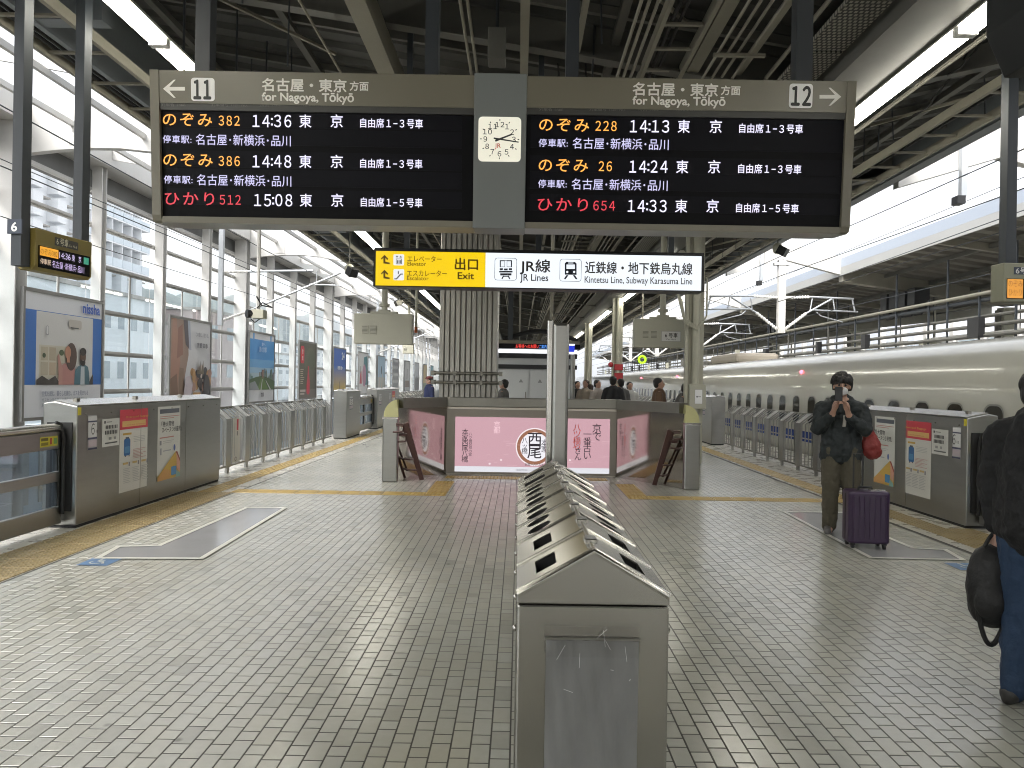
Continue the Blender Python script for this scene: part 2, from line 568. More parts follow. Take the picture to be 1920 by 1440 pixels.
# ---- yellow tactile paving: blocks of 0.3 m
ym = mat('tactile_yellow', (0.36, 0.245, 0.065), 0.42, var=0.14, vscale=6, dirt=0.45)
ym2 = mat('tactile_yellow_worn', (0.255, 0.192, 0.088), 0.42, var=0.14, vscale=6, dirt=0.55)
def block_mesh(kind, m, w=0.296):
    mb = MB()
    h = w / 2
    mb.add([(-h, -h, 0), (h, -h, 0), (h, h, 0), (-h, h, 0), (-h + .003, -h + .003, .005), (h - .003, -h + .003, .005), (h - .003, h - .003, .005), (-h + .003, h - .003, .005)],
           [(4, 5, 6, 7), (0, 1, 5, 4), (1, 2, 6, 5), (2, 3, 7, 6), (3, 0, 4, 7)])
    if kind == 'bars':
        for k in range(4):
            x = -h + w * (k + 0.5) / 4
            a, b = 0.017, 0.011
            mb.add([(x - a, -h + .02, .0052), (x + a, -h + .02, .0052), (x + a, h - .02, .0052), (x - a, h - .02, .0052), (x - b, -h + .026, .0098), (x + b, -h + .026, .0098), (x + b, h - .026, .0098), (x - b, h - .026, .0098)],
                   [(4, 5, 6, 7), (0, 1, 5, 4), (1, 2, 6, 5), (2, 3, 7, 6), (3, 0, 4, 7)])
    else:
        for i in range(5):
            for j in range(5):
                cx, cy = -h + w * (i + .5) / 5, -h + w * (j + .5) / 5
                vs = [(cx + .014 * math.cos(t * 1.0472), cy + .014 * math.sin(t * 1.0472), .0052) for t in range(6)]
                vs += [(cx + .008 * math.cos(t * 1.0472), cy + .008 * math.sin(t * 1.0472), .0098) for t in range(6)]
                mb.add(vs, [(t, (t + 1) % 6, 6 + (t + 1) % 6, 6 + t) for t in range(6)] + [tuple(range(6, 12))])
    me = bpy.data.meshes.new('paving_block')
    me.from_pydata(mb.v, [], mb.f)
    me.materials.append(m)
    return me
BARS, DOTS, DOTS2 = block_mesh('bars', ym), block_mesh('dots', ym), block_mesh('dots', ym2)
nblk = 0
def blocks(me, x, y, rot=0.0):
    o = bpy.data.objects.new('paving_block', me)
    COL.objects.link(o)
    o.parent = floor
    o.location = (x, y, 0.001)
    o.rotation_euler = (0, 0, rot)
far_v, far_f = [], []
def strip_y(me, x, y0, y1):
    y = y0
    while y < y1 - 0.01:
        if y < 21:
            blocks(me, x, y + 0.15)
        else:
            b = len(far_v)
            far_v.extend([(v.co.x + x, v.co.y + y + 0.15, v.co.z + 0.001) for v in me.vertices])
            far_f.extend([tuple(i + b for i in p.vertices) for p in me.polygons])
        y += 0.3
strip_y(BARS, -4.30, 10.3, 60)
strip_y(DOTS2, -4.41, 3.4, 10.2)
strip_y(DOTS2, -4.11, 3.4, 10.2)
strip_y(BARS, 4.70, 10.3, 60)
strip_y(DOTS2, 4.78, 3.4, 10.2)
strip_y(DOTS2, 5.08, 3.4, 8.5)
CY = 10.45
for k in range(9):
    blocks(DOTS if k in (0, 8) else BARS, -1.30 - k * 0.3 - 0.15, CY, R(90))
    blocks(DOTS if k in (0, 8) else BARS, 1.86 + k * 0.3 + 0.15, CY, R(90))
for k in range(5):
    blocks(DOTS if k in (0, 4) else BARS, -1.15, CY + k * 0.3)
    blocks(DOTS if k in (0, 4) else BARS, 1.71, CY + k * 0.3)
for k in range(9):
    x = -1.20 + k * 0.3 + 0.15
    blocks(DOTS, x, 12.35)
me = bpy.data.meshes.new('paving_block')
me.from_pydata(far_v, [], far_f)
me.materials.append(ym)
o = bpy.data.objects.new('paving_block', me)
COL.objects.link(o); o.parent = floor; o['kind'] = 'stuff'

# ---- grey painted waiting areas with pale outline, blue wheelchair mark
zone_grey = mat('grey_floor_paint', (0.27, 0.27, 0.275), 0.16, var=0.08, vscale=2.5, rvar=0.05, dirt=0.25)
zone_line = mat('pale_floor_line', (0.52, 0.51, 0.45), 0.35, var=0.08, vscale=5)
def zone(pix):
    pts = [Vector((*ground(*q), 0)) for q in pix]
    c = sum(pts, Vector()) / len(pts)
    MB().poly([(q.x, q.y, 0.0045) for q in pts]).build('painted_area', zone_grey, floor, fix=True)
    mb = MB()
    for k_, (a, b) in enumerate(zip(pts, pts[1:] + pts[:1])):
        up_ = Vector((0, 0, .0004 * k_))
        a, b = a + up_, b + up_
        d = (b - a).normalized() * 0.025
        r = Vector((d.y, -d.x, 0))
        mb.poly([(q.x, q.y, 0.0085 + q.z) for q in (a - d - r, b + d - r, b + d + r, a - d + r)])
    mb.build('painted_outline', zone_line, floor, fix=True)
zone([(183, 1048), (222, 1026), (299, 1024), (462, 953), (535, 953), (377, 1049)])
zone([(1472, 961), (1633, 1047), (1806, 1051), (1772, 1032), (1712, 1029), (1662, 1008), (1585, 962)])
blue = mat('blue_floor_sticker', (0.09, 0.17, 0.30), 0.35, var=0.35, vscale=18)
def mark(cx, cy, w):
    mb = MB()
    z0, z1 = 0.0045, 0.0085
    mb.poly([(cx - w / 2, cy - w / 2, z0), (cx + w / 2, cy - w / 2, z0), (cx + w / 2, cy + w / 2, z0), (cx - w / 2, cy + w / 2, z0)], 0)
    def q(pts):
        mb.poly([(cx + a * w, cy + b * w, z1) for a, b in pts], 1)
    q(ell(-0.06, 0.33, 0.06, 0.06, 10))
    q([(-0.10, 0.25), (-0.02, 0.25), (0.0, -0.02), (-0.09, -0.02)])
    q([(-0.02, 0.12), (0.15, 0.10), (0.15, 0.05), (-0.02, 0.07)])
    q([(0.0, -0.02), (0.16, -0.02), (0.30, -0.30), (0.23, -0.33), (0.12, -0.09), (0.0, -0.09)])
    for k in range(9):
        t0, t1 = R(150 + k * 22), R(150 + (k + 1) * 22)
        q([(-0.02 + 0.24 * math.cos(t0), -0.12 + 0.24 * math.sin(t0)), (-0.02 + 0.24 * math.cos(t1), -0.12 + 0.24 * math.sin(t1)),
           (-0.02 + 0.18 * math.cos(t1), -0.12 + 0.18 * math.sin(t1)), (-0.02 + 0.18 * math.cos(t0), -0.12 + 0.18 * math.sin(t0))])
    mb.build('wheelchair_mark', [blue, zone_line], floor, fix=True)
gx, gy = ground(187, 1054)
mark(gx, gy, 0.26)
gx, gy = ground(1812, 1063)
mark(gx, gy, 0.26)

# ================================================================== HILLS
hm = mat('wooded_hill', (0.045, 0.07, 0.045), 0.9, var=0.35, vscale=0.02)
V = []; F = []
ny = 120
for j in range(ny):
    y = -200 + j * 50
    h = 176 + 22 * math.sin(y * 0.0027 + 1) + 12 * math.sin(y * 0.0091) + 7 * math.sin(y * 0.023 + 2) + random.uniform(-3, 3)
    for (x, k) in ((-430, 0.0), (-480, 0.28), (-530, 0.62), (-570, 0.86), (-600, 1.0), (-640, 0.93), (-760, 0.6)):
        V.append((x + 18 * math.sin(y * 0.013 + k * 5), y, -1.7 + h * k * (1 + 0.05 * math.sin(y * 0.04 + k * 9))))
for j in range(ny - 1):
    for i in range(6):
        F.append((j * 7 + i, j * 7 + i + 1, (j + 1) * 7 + i + 1, (j + 1) * 7 + i))
mb = MB(); mb.add(V, F)
tag(mb.build('hills', hm, smooth=True, fix=True), kind='structure')

# ================================================================== PLATFORM CANOPY
XL, XR, XV = -5.5, 6.9, 3.42
def hl(x):       # underside of the transverse beams
    return 4.75 + 0.153 * (XV - x) if x < XV else 4.75 + 0.235 * (x - XV)
FR = [2.5 + 5.65 * k for k in range(-8, 19)]
MAIN = [2.5 + 11.3 * k for k in range(0, 10)]
MAINX = [2.5 + 11.3 * k for k in range(-4, 10)]
canopy = thing('platform_canopy', 'dark steel canopy roof with beams and conduits above the tiled platform', 'canopy', (0, 0, 4.75))
# ribbed deck
mb = MB()
prof = []
y = -45.0
while y < 112:
    prof += [(y, 0.0), (y + 0.18, 0.0), (y + 0.22, 0.07), (y + 0.40, 0.07)]
    y += 0.45
for xa, xb in ((XL, XV), (XV, XR)):
    n0 = len(prof)
    vs = [(xa, q[0], hl(xa) + 0.38 + q[1]) for q in prof] + [(xb, q[0], hl(xb) + 0.38 + q[1]) for q in prof]
    mb.add(vs, [(i, i + 1, n0 + i + 1, n0 + i) for i in range(n0 - 1)])
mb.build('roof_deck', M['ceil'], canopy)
mb = MB()
for xa, xb in ((XL, XV), (XV, XR)):
    vs = []
    for x in (xa, xb):
        for y in (-45.2, 112):
            for dz in (0.47, 0.52):
                vs.append((x, y, hl(x) + dz))
    mb.add(vs, [(0, 4, 6, 2), (1, 3, 7, 5), (0, 1, 5, 4), (2, 6, 7, 3), (0, 2, 3, 1), (4, 5, 7, 6)])
mb.build('roof_top', mat('roof_top_sheet', (0.3, 0.31, 0.32), 0.6), canopy)
# transverse beams: web and flange of each in one mesh
def slant(mb, x0, x1, y, w, z0, z1):
    vs = []
    for x in (x0, x1):
        for yy in (y - w / 2, y + w / 2):
            for dz in (z0, z1):
                vs.append((x, yy, hl(x) + dz))
    mb.add(vs, [(0, 1, 3, 2), (4, 6, 7, 5), (0, 4, 5, 1), (2, 3, 7, 6), (0, 2, 6, 4), (1, 5, 7, 3)])
for y in FR:
    mb = MB()
    main = any(abs(y - q) < 0.1 for q in MAINX)
    ww, tw = (0.30, 0.2) if main else (0.16, 0.014)
    for xa, xb in ((XL + 0.05, XV - 0.28), (XV + 0.28, XR - 0.05)):
        slant(mb, xa, xb, y, ww, 0.0, 0.025)
        slant(mb, xa, xb, y, tw, 0.025, 0.37)
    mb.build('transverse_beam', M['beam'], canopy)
for k in range(-28, 70):     # light rafters between the beams
    y = -2.2 + k * 1.41
    if min(abs(y - q) for q in FR) < 0.3:
        continue
    mb = MB()
    slant(mb, XL + 0.1, XV - 0.3, y, 0.06, 0.27, 0.365)
    slant(mb, XV + 0.3, XR - 0.1, y, 0.06, 0.27, 0.365)
    mb.build('rafter', M['beam'], canopy)
# longitudinal members
def longi(name, x, z, w, h, m, y0=-44, y1=108, gap=None):
    return MB().box(x - w / 2, x + w / 2, y0, y1, z, z + h).build(name, m, canopy, bevel=0)
longi('gutter_girder', 3.44, 4.74, 0.54, 0.34, M['beam'])
longi('box_beam', -1.63, hl(-1.63) - 0.30, 0.20, 0.297, M['beam_pale'])
for x in (-4.6, -2.9, 0.0, 1.0, 5.6):
    longi('purlin', x, hl(x) + (-0.09 if x == 0 else 0.20), 0.09, 0.087, M['beam_pale'] if x == 0 else M['beam'])
longi('pale_runner', 1.84, 5.02, 0.13, 0.09, M['beam_pale'])
longi('pale_runner', 2.36, 5.02, 0.06, 0.06, M['beam_pale'])
longi('pale_runner', 0.58, 5.22, 0.06, 0.06, M['beam_pale'])
for x, z in ((1.03, 5.0), (1.10, 5.0), (1.18, 5.0), (1.96, 4.97), (2.06, 4.97), (2.16, 4.97), (2.27, 4.95), (2.62, 4.93), (2.66, 5.0), (-0.55, 5.22), (-0.62, 5.22), (-2.3, 5.45), (4.25, 4.86), (4.3, 4.92)):
    MB().tube([(x, -44, z), (x, 108, z)], 0.017, 6).build('conduit', M['beam_pale'], canopy)
for k in range(28):
    y = 0.6 + k * 2.82
    MB().bar((0.95, y, 4.965), (1.28, y, 4.965), 0.04, 0.03).build('conduit_support', M['beam_pale'], canopy)
    MB().bar((1.9, y + 1.2, 4.925), (2.42, y + 1.2, 4.925), 0.04, 0.03).build('conduit_support', M['beam_pale'], canopy)
# ladder shaped cable trays
def tray(x0, x1, z, y0, y1, step, rail_m, par=canopy):
    t = MB().box(x0, x0 + 0.045, y0, y1, z, z + 0.11).box(x1 - 0.045, x1, y0, y1, z, z + 0.11).build('cable_tray', rail_m, par)
    y = y0 + 0.2
    k = 0
    stuff = MB()
    while y < y1:
        if k < 110:
            MB().box(x0 + 0.047, x1 - 0.047, y, y + 0.04, z + 0.03, z + 0.055).build('rung', M['beam_pale'], t)
        else:
            stuff.box(x0 + 0.047, x1 - 0.047, y, y + 0.04, z + 0.03, z + 0.055)
        y += step
        k += 1
    if stuff.v:
        stuff.build('rung', M['beam_pale'], t)['kind'] = 'stuff'
    MB().tube([(x0 + 0.12, y0, z + 0.075), (x0 + 0.14, y1, z + 0.075)], 0.022, 6).tube([(x0 + 0.2, y0, z + 0.075), (x0 + 0.19, y1, z + 0.075)], 0.018, 6).build('cable', M['rubber'], t)
    return t
tray(1.28, 1.75, 5.0, -2, 60, 0.52, M['beam_pale'])
tray(-4.92, -4.2, 4.86, -2, 66, 0.78, M['beam_pale'])
tray(5.15, 5.75, 4.90, -2, 66, 0.72, M['beam_pale'])
# perforated acoustic strip beside the gutter girder
pm = bpy.data.materials.new('perforated_sheet'); pm.use_nodes = True
n, l = pm.node_tree.nodes, pm.node_tree.links
pp = n['Principled BSDF']; pp.inputs['Roughness'].default_value = 0.6
tc = n.new('ShaderNodeTexCoord'); br = n.new('ShaderNodeTexBrick')
br.inputs['Scale'].default_value = 9; br.inputs['Color1'].default_value = (0.30, 0.29, 0.24, 1); br.inputs['Color2'].default_value = (0.25, 0.24, 0.2, 1)
br.inputs['Mortar'].default_value = (0.03, 0.03, 0.028, 1); br.inputs['Mortar Size'].default_value = 0.09; br.inputs['Brick Width'].default_value = 0.42; br.inputs['Row Height'].default_value = 0.5
l.new(tc.outputs['Object'], br.inputs[0]); l.new(br.outputs[0], pp.inputs['Base Color'])
for k in range(24):
    MB().box(2.72, 3.10, -2 + k * 2.3, 0.27 + k * 2.3, 4.86, 4.90).build('acoustic_panel', pm, canopy)
# fascia girders on both edges
for x, s, zb in ((XL, -1, 5.45), (XR, 1, 5.42)):
    MB().box(min(x, x + s * 0.05), max(x, x + s * 0.05), -45, 112, zb, 6.62 if s < 0 else 6.1).box(min(x - s * 0.16, x - s * 0.002), max(x - s * 0.16, x - s * 0.002), -45, 112, zb, zb + 0.05).build('fascia', M['fascia'], canopy)
    for y in FR:
        MB().box(min(x - s * 0.9, x - s * 0.165), max(x - s * 0.9, x - s * 0.165), y - 0.1, y + 0.1, zb + 0.02, zb + 0.30).build('fascia_bracket', M['fascia'], canopy)
# hangers, braces and loose cables under the deck
for k in range(150):
    x = random.choice([-4.9, -4.2, -3.9, -3.2, -2.5, -0.9, 0.75, 1.3, 1.75, 2.5, 4.4, 4.9, 5.15, 5.75])
    y = random.uniform(1.5, 45)
    if abs(x) < 2.6 and y < 5.5: y += 4
    z0 = 4.9 + random.uniform(-0.05, 0.15)
    MB().tube([(x, y, z0), (x + random.uniform(-.03, .03), y, hl(x) + 0.37)], 0.009, 5).build('hanger_rod', M['post'], canopy)
for k in range(44):
    y = 2.6 + k * 1.1
    x = random.choice([-4.4, -3.4, -2.4, -0.8, 0.5, 4.6, 5.5])
    x2 = x + random.uniform(0.5, 1.2) * random.choice([-1, 1])
    x2 = max(-5.2, min(6.4, x2))
    MB().bar((x, y, hl(x) - 0.02), (x2, y + random.uniform(0.6, 1.6), hl(x2) + 0.12), 0.035, 0.035).build('brace', M['beam_pale'], canopy)
for k in range(26):
    x, y = random.choice([4.4, 4.8, 5.3, 5.9, -3.9, -4.6, 0.4]), random.uniform(3, 38)
    pts = []
    for q in range(9):
        t = q / 8
        xx = x + t * random.uniform(0.3, 0.5)
        pts.append((xx, y + t * 2.4, hl(xx) + 0.20 - 0.22 * math.sin(math.pi * t) + random.uniform(-.02, .02)))
    MB().tube(pts, 0.012, 5).build('loose_cable', M['rubber'], canopy)

# ---- platform columns in the valley of the canopy
for i, y in enumerate((15.3, 27.2, 38.5, 49.8, 61.1, 72.4)):
    x = 3.62
    c = thing('platform_column', ['cream steel column with pipe beside the photographed stair wall, nearest of its row', 'cream steel column with red bands behind the crowd', 'third cream column of the row along the train',
              'fourth cream column of the row along the train', 'fifth cream column far down the row', 'last visible cream column far down the row'][i], 'column', (x, y, 0), group='columns carrying the canopy valley')
    mb = MB()
    mb.box(x - 0.15, x + 0.15, y - 0.15, y - 0.12, 0, 4.74).box(x - 0.15, x + 0.15, y + 0.12, y + 0.15, 0, 4.74).box(x - 0.02, x + 0.02, y - 0.12, y + 0.12, 0, 4.74)
    mb.build('shaft', M['cream'], c)
    MB().tube([(x - 0.03, y - 0.235, 0), (x - 0.03, y - 0.235, 4.73)], 0.075, 14).build('drain_pipe', M['cream'], c, smooth=True)
    MB().box(x - 0.24, x - 0.17, y - 0.2, y - 0.1, 0, 4.73).build('cable_duct', M['cream'], c)
    if i == 0:
        MB().box(x - 0.16, x + 0.17, y - 0.33, y - 0.155, 1.12, 1.62).build('switch_box', M['cream'], c, bevel=0.008)
        art('notice', c, (x - 0.06 - 3.62, -0.333, 1.22), (1, 0, 0), (0, 0, 1), 0.16, 0.30, [(rect(0, 0, 1, 1), paint((.35, .35, .33))), (rect(.05, .03, .95, .97), paint((.75, .75, .75))), (ell(.3, .5, .1, .06), paint((.1, .1, .12))), (rect(.45, .47, .8, .53), paint((.3, .3, .3)))])
        for k in range(4):
            MB().tube([(x - 0.35 - k * .03, y - 0.28, 3.35 + k * .05), (x - 0.28, y - 0.3, 2.95 - k * .03), (x - 0.02, y - 0.34, 2.78 - k * .02), (x + 0.16, y - 0.3, 3.0), (x + 0.19, y - 0.2, 3.5 + k * .1)], 0.018, 6).build('looped_cable', M['cream'], c, smooth=True)
    if i == 1:
        redm = paint((.45, .03, .04))
        MB().box(x - 0.153, x + 0.153, y - 0.315, y + 0.153, 2.1, 2.32).build('red_band', redm, c)
        MB().box(x - 0.155, x + 0.155, y - 0.32, y - 0.316, 1.75, 2.0).build('red_sign', redm, c)
        MB().ball((x - 0.28, y - 0.2, 2.3), 0.1, 10).build('alarm_lamp', redm, c, smooth=True)

# ================================================================== AIR
hz = bpy.data.materials.new('haze'); hz.use_nodes = True
hz.node_tree.nodes.clear()
ho = hz.node_tree.nodes.new('ShaderNodeOutputMaterial'); hv = hz.node_tree.nodes.new('ShaderNodeVolumePrincipled')
hv.inputs['Density'].default_value = HAZE
hv.inputs['Color'].default_value = (0.86, 0.90, 0.95, 1)
hv.inputs['Anisotropy'].default_value = 0.2
hz.node_tree.links.new(hv.outputs[0], ho.inputs['Volume'])
tag(MB().box(-3010, 3010, -210, 5010, -3.0, 240).build('haze', hz), kind='stuff')

# ================================================================== WIND WALL ALONG THE LEFT TRACK
WX = -9.35
wall = thing('wind_wall', 'white steel framed glass wind wall along the far side of the left track', 'wall', (WX, 13.8, -1.6))
MB().box(WX - 0.25, WX - 0.05, -45, 140, -1.62, 0.62).build('parapet', mat('parapet_paint', (0.55, 0.60, 0.66), 0.6, var=0.08, vscale=1, dirt=0.3), wall)
for k in range(60):
    y = 5 + k * 0.5
    MB().box(WX - 0.045, WX - 0.012, y, y + 0.18, -0.9, 0.45).build('parapet_louvre', M['white_steel'], wall)
CS = 2.825
for k in range(-20, 38):
    y = 13.55 + k * CS
    main = (k % 4 == 0)
    d = 0.17 if main else 0.10
    w = 0.2 if main else 0.11
    MB().box(WX - w, WX + w, y - d, y - d + 0.03, -1.6, 6.2).box(WX - w, WX + w, y + d - 0.03, y + d, -1.6, 6.2).box(WX - 0.02, WX + 0.02, y - d + 0.03, y + d - 0.03, -1.6, 6.2).build('post', M['white_steel'], wall)
RAILZ = (4.96, 4.08, 3.06, 2.11, 1.23)
wr = mat('transom_grey', (0.33, 0.32, 0.30), 0.5, var=0.1, vscale=2, dirt=0.3)
for k in range(-20, 37):
    y = 13.55 + k * CS
    for z in RAILZ:
        MB().box(WX - 0.26, WX - 0.205, y + 0.02, y + CS - 0.02, z - 0.055, z + 0.055).box(WX - 0.204, WX - 0.16, y + 0.02, y + CS - 0.02, z - 0.015, z + 0.015).build('transom', wr if z < 4.9 else M['white_steel'], wall)
    MB().box(WX - 0.285, WX - 0.262, y + CS * 0.64, y + CS * 0.64 + 0.07, 0.62, 4.08).build('mullion', wr, wall)
    for z0, z1 in ((0.63, 1.175), (1.285, 2.055), (2.165, 3.005), (3.115, 4.025)):
        for ya, yb in ((y + 0.03, y + CS * 0.64 - 0.01), (y + CS * 0.64 + 0.08, y + CS - 0.03)):
            MB().box(WX - 0.278, WX - 0.270, ya, yb, z0, z1).build('pane', M['pane'], wall)
# eaves: gutter along the top, rafters on every post, deep girders on every fourth
MB().box(WX - 0.30, WX + 0.28, -45, 125, 6.205, 6.60).build('eaves_beam', M['white_steel'], wall)
MB().box(WX - 0.62, WX - 0.305, -45, 125, 5.78, 6.28).build('gutter', mat('gutter_grey', (0.16, 0.16, 0.155), 0.6, var=0.1, dirt=0.3), wall)
MB().box(WX - 0.303, WX - 0.20, -45, 125, 5.70, 5.775).build('gutter_lip', M['white_steel'], wall)
def gz(x):
    return 6.62 - 0.16 * (x - WX)
for k in range(-20, 37):
    y = 13.55 + k * CS
    main = (k % 4 == 0)
    w, dp = (0.16, 0.78) if main else (0.05, 0.20)
    mb = MB()
    xa, xb = WX + 0.285, XL - 0.06
    def dep(t):
        return dp if not main else 0.95 - 0.40 * t
    vs = []
    nseg = 6
    for q in range(nseg + 1):
        t = q / nseg
        x = xa + (xb - xa) * t
        zt = gz(x) + (0.10 * math.sin(math.pi * t) if main else 0.0)
        zb = zt - dep(t) + (0.10 * math.sin(math.pi * t) if main else 0)
        vs += [(x, y - w / 2, zb), (x, y + w / 2, zb), (x, y + w / 2, zt), (x, y - w / 2, zt)]
    fs = [(0, 1, 2, 3), (nseg * 4 + 3, nseg * 4 + 2, nseg * 4 + 1, nseg * 4)]
    for q in range(nseg):
        a, b = q * 4, q * 4 + 4
        for i in range(4):
            fs.append((a + i, b + i, b + (i + 1) % 4, a + (i + 1) % 4))
    mb.add(vs, fs)
    if main:
        mb.box(xa + 0.8, xa + 1.15, y - w / 2 - 0.012, y - w / 2 - 0.001, gz(xa + 1) - 0.62, gz(xa + 1) - 0.22)
        for b1 in range(8):
            mb.box(xa + 0.86 + (b1 % 2) * 0.2, xa + 0.885 + (b1 % 2) * 0.2, y - w / 2 - 0.02, y - w / 2 - 0.0125, gz(xa + 1) - 0.58 + (b1 // 2) * 0.1, gz(xa + 1) - 0.555 + (b1 // 2) * 0.1)
    mb.build('girder' if main else 'rafter', M['white_steel'], wall, fix=True)
for x in (-8.2, -6.9):
    MB().box(x - 0.035, x + 0.035, -45, 122, gz(x) - 0.31, gz(x) - 0.215).build('roof_purlin', M['white_steel'], wall)

# ---- advertising boards on the wall
def adboard(i, label, layers, words=()):
    y0, y1 = 13.48 + 5.65 * i, 13.48 + 5.65 * i + 2.62
    z0, z1 = 0.735, 3.21
    t = thing('advertising_board', label, 'billboard', (WX + 0.30, y0, z0), group='advertising boards on the left wind wall')
    fm = paint((.17, .165, .155), .4)
    X = WX + 0.30
    MB().box(X - 0.06, X, y0, y0 + 0.06, z0, z1).box(X - 0.06, X, y1 - 0.06, y1, z0, z1).box(X - 0.06, X, y0 + 0.06, y1 - 0.06, z1 - 0.07, z1).box(X - 0.06, X, y0 + 0.06, y1 - 0.06, z0, z0 + 0.06).build('frame', fm, t)
    MB().box(X - 0.055, X - 0.022, y0 + 0.06, y1 - 0.06, z0 + 0.06, z1 - 0.07).build('panel', paint((.6, .6, .6)), t)
    for q in (0.25, 0.75):
        yy = y0 + (y1 - y0) * q
        MB().box(X - 0.05, X - 0.02, yy - 0.025, yy + 0.025, z0 - 0.16, z0 - 0.001).box(WX - 0.05, X - 0.051, yy - 0.025, yy + 0.025, z0 - 0.16, z0 - 0.10).build('bracket', fm, t)
    w, h = (y1 - y0) - 0.12, (z1 - z0) - 0.13
    art('print', t, (-0.021, 0.06, 0.06), (0, 1, 0), (0, 0, 1), w, h, layers, nrm=(1, 0, 0))
    for body, size, u, v, col, wd in words:
        text(body, size, (-0.021 + 0.0012 * (len(layers) + 2), 0.06 + u * w, 0.06 + v * h), paint(col), t, rot=(90, 0, 90), width=wd, bold=.03)
    return t
P = paint
bluea, pale = P((.03, .14, .45)), P((.62, .63, .66))
skin1, skin2 = P((.45, .22, .14)), P((.10, .05, .03))
# 1: couple in a living room
L1 = [(rect(0, 0, 1, 1), pale), (rect(0, .26, 1, .86), bluea), (rect(.135, .26, .87, .855), P((.56, .555, .54))),
      (rect(.17, .31, .50, .585), P((.52, .49, .40))), (rect(.19, .46, .275, .57), P((.44, .39, .29))), (rect(.29, .46, .37, .57), P((.40, .34, .25))), (rect(.385, .46, .49, .575), P((.5, .48, .38))),
      (rect(.19, .34, .275, .445), P((.42, .37, .28))), (rect(.29, .34, .37, .445), P((.45, .36, .26))), (rect(.385, .34, .49, .445), P((.40, .36, .28))),
      (ell(.44, .53, .03, .025), P((.06, .09, .04))), (ell(.225, .50, .02, .02), P((.05, .08, .04))),
      (rrect(.525, .74, .70, .82, .02), P((.44, .41, .37))), (rect(.55, .745, .66, .755), P((.08, .08, .08))), (rrect(.24, .665, .275, .745, .015), P((.30, .30, .31))), (rrect(.245, .675, .268, .74, .01), P((.6, .6, .6))),
      ([(.135, .26), (.135, .30), (.20, .335), (.28, .30), (.36, .335), (.42, .27), (.42, .26)], P((.05, .042, .038))), ([(.80, .26), (.87, .36), (.87, .26)], P((.06, .05, .045))),
      ([(.40, .26), (.41, .36), (.435, .42), (.47, .44), (.56, .44), (.61, .40), (.625, .26)], P((.42, .20, .18))), ([(.40, .26), (.395, .42), (.38, .50), (.40, .52), (.425, .45), (.45, .40), (.45, .26)], P((.45, .24, .20))),
      (ell(.56, .50, .075, .12), P((.07, .04, .03))), (ell(.515, .535, .04, .055), skin1), (rect(.50, .45, .54, .50), skin1),
      ([(.60, .26), (.61, .38), (.65, .42), (.72, .445), (.79, .42), (.81, .36), (.815, .26)], P((.07, .15, .19))), ([(.685, .26), (.69, .42), (.74, .42), (.745, .26)], P((.45, .50, .53))),
      (ell(.715, .505, .042, .07), skin2), (ell(.715, .55, .046, .035), P((.02, .015, .013))), (ell(.715, .455, .035, .03), P((.02, .015, .013))), (rect(.70, .474, .73, .479), P((.6, .5, .45)))]
adboard(0, 'large advert with a couple on a sofa between blue bars, nearest on the wind wall', L1,
        [('nissha', .29, .70, .895, (.03, .10, .42), .62), ('空気を読む、暮らしを読む。ガスを見まもる', .11, .19, .17, (.32, .34, .40), 1.5), ('ガスセンサの新しい答えを、ここ京都から。', .075, .19, .125, (.36, .38, .42), 1.5), ('京都発・世界の暮らしへ', .075, .19, .085, (.36, .38, .42), .9)])
# 2: busy market collage
br1, br2 = P((.20, .12, .085)), P((.30, .21, .17))
L2 = [(rect(0, 0, 1, 1), P((.55, .55, .57))), ([(0, 0), (0, 1), (.40, 1), (.44, .6), (.34, .3), (.45, 0)], br2), ([(.02, .2), (.05, 1), (.14, 1), (.24, .5), (.15, .1)], P((.36, .20, .15))), ([(.16, .55), (.18, .9), (.28, .95), (.30, .6)], P((.26, .13, .10))),
      ([(.30, 1), (.36, .72), (.46, .66), (.43, 1)], P((.10, .085, .10))), ([(.40, 1), (.45, .66), (.50, .66), (.46, 1)], P((.36, .38, .46))), ([(.0, .0), (.02, .32), (.16, .38), (.22, .0)], br1), ([(.2, .0), (.22, .45), (.32, .44), (.34, .0)], P((.22, .15, .11)))]
for k in range(26):
    cx, cy = random.uniform(.30, .97), random.uniform(.08, .42)
    c = random.choice([(.50, .40, .42), (.06, .05, .05), (.44, .26, .12), (.58, .50, .46), (.10, .08, .07), (.34, .20, .16), (.05, .05, .06)])
    L2.append((ell(cx, cy, random.uniform(.03, .08), random.uniform(.04, .12), 9), P(c)))
L2 += [([(.30, .15), (.34, .34), (.45, .36), (.52, .26), (.46, .02), (.34, .02)], P((.50, .44, .48))), (rect(.52, .0, .72, .16), P((.50, .28, .09))), (ell(.88, .22, .09, .16, 12), P((.06, .055, .06))), ([(.62, .38), (.64, .56), (.66, .40), (.70, .54), (.72, .40), (.78, .55), (.80, .38)], P((.16, .13, .09)))]
for k in range(7):
    a = random.uniform(0, 6)
    L2.append(([(.10 + .05 * math.cos(a + q), .30 + k * .045 + .02 * math.sin(a + q)) for q in (0, 1, 2, 3, 3, 2, 1, 0)], P((.60, .55, .48))))
adboard(1, 'brown and grey collage advert with crowded market scene and pale heading', L2, [('この街に、彩りを。', .13, .56, .83, (.30, .30, .33), .85), ('京都 四季', .15, .60, .70, (.16, .16, .18), .7)])
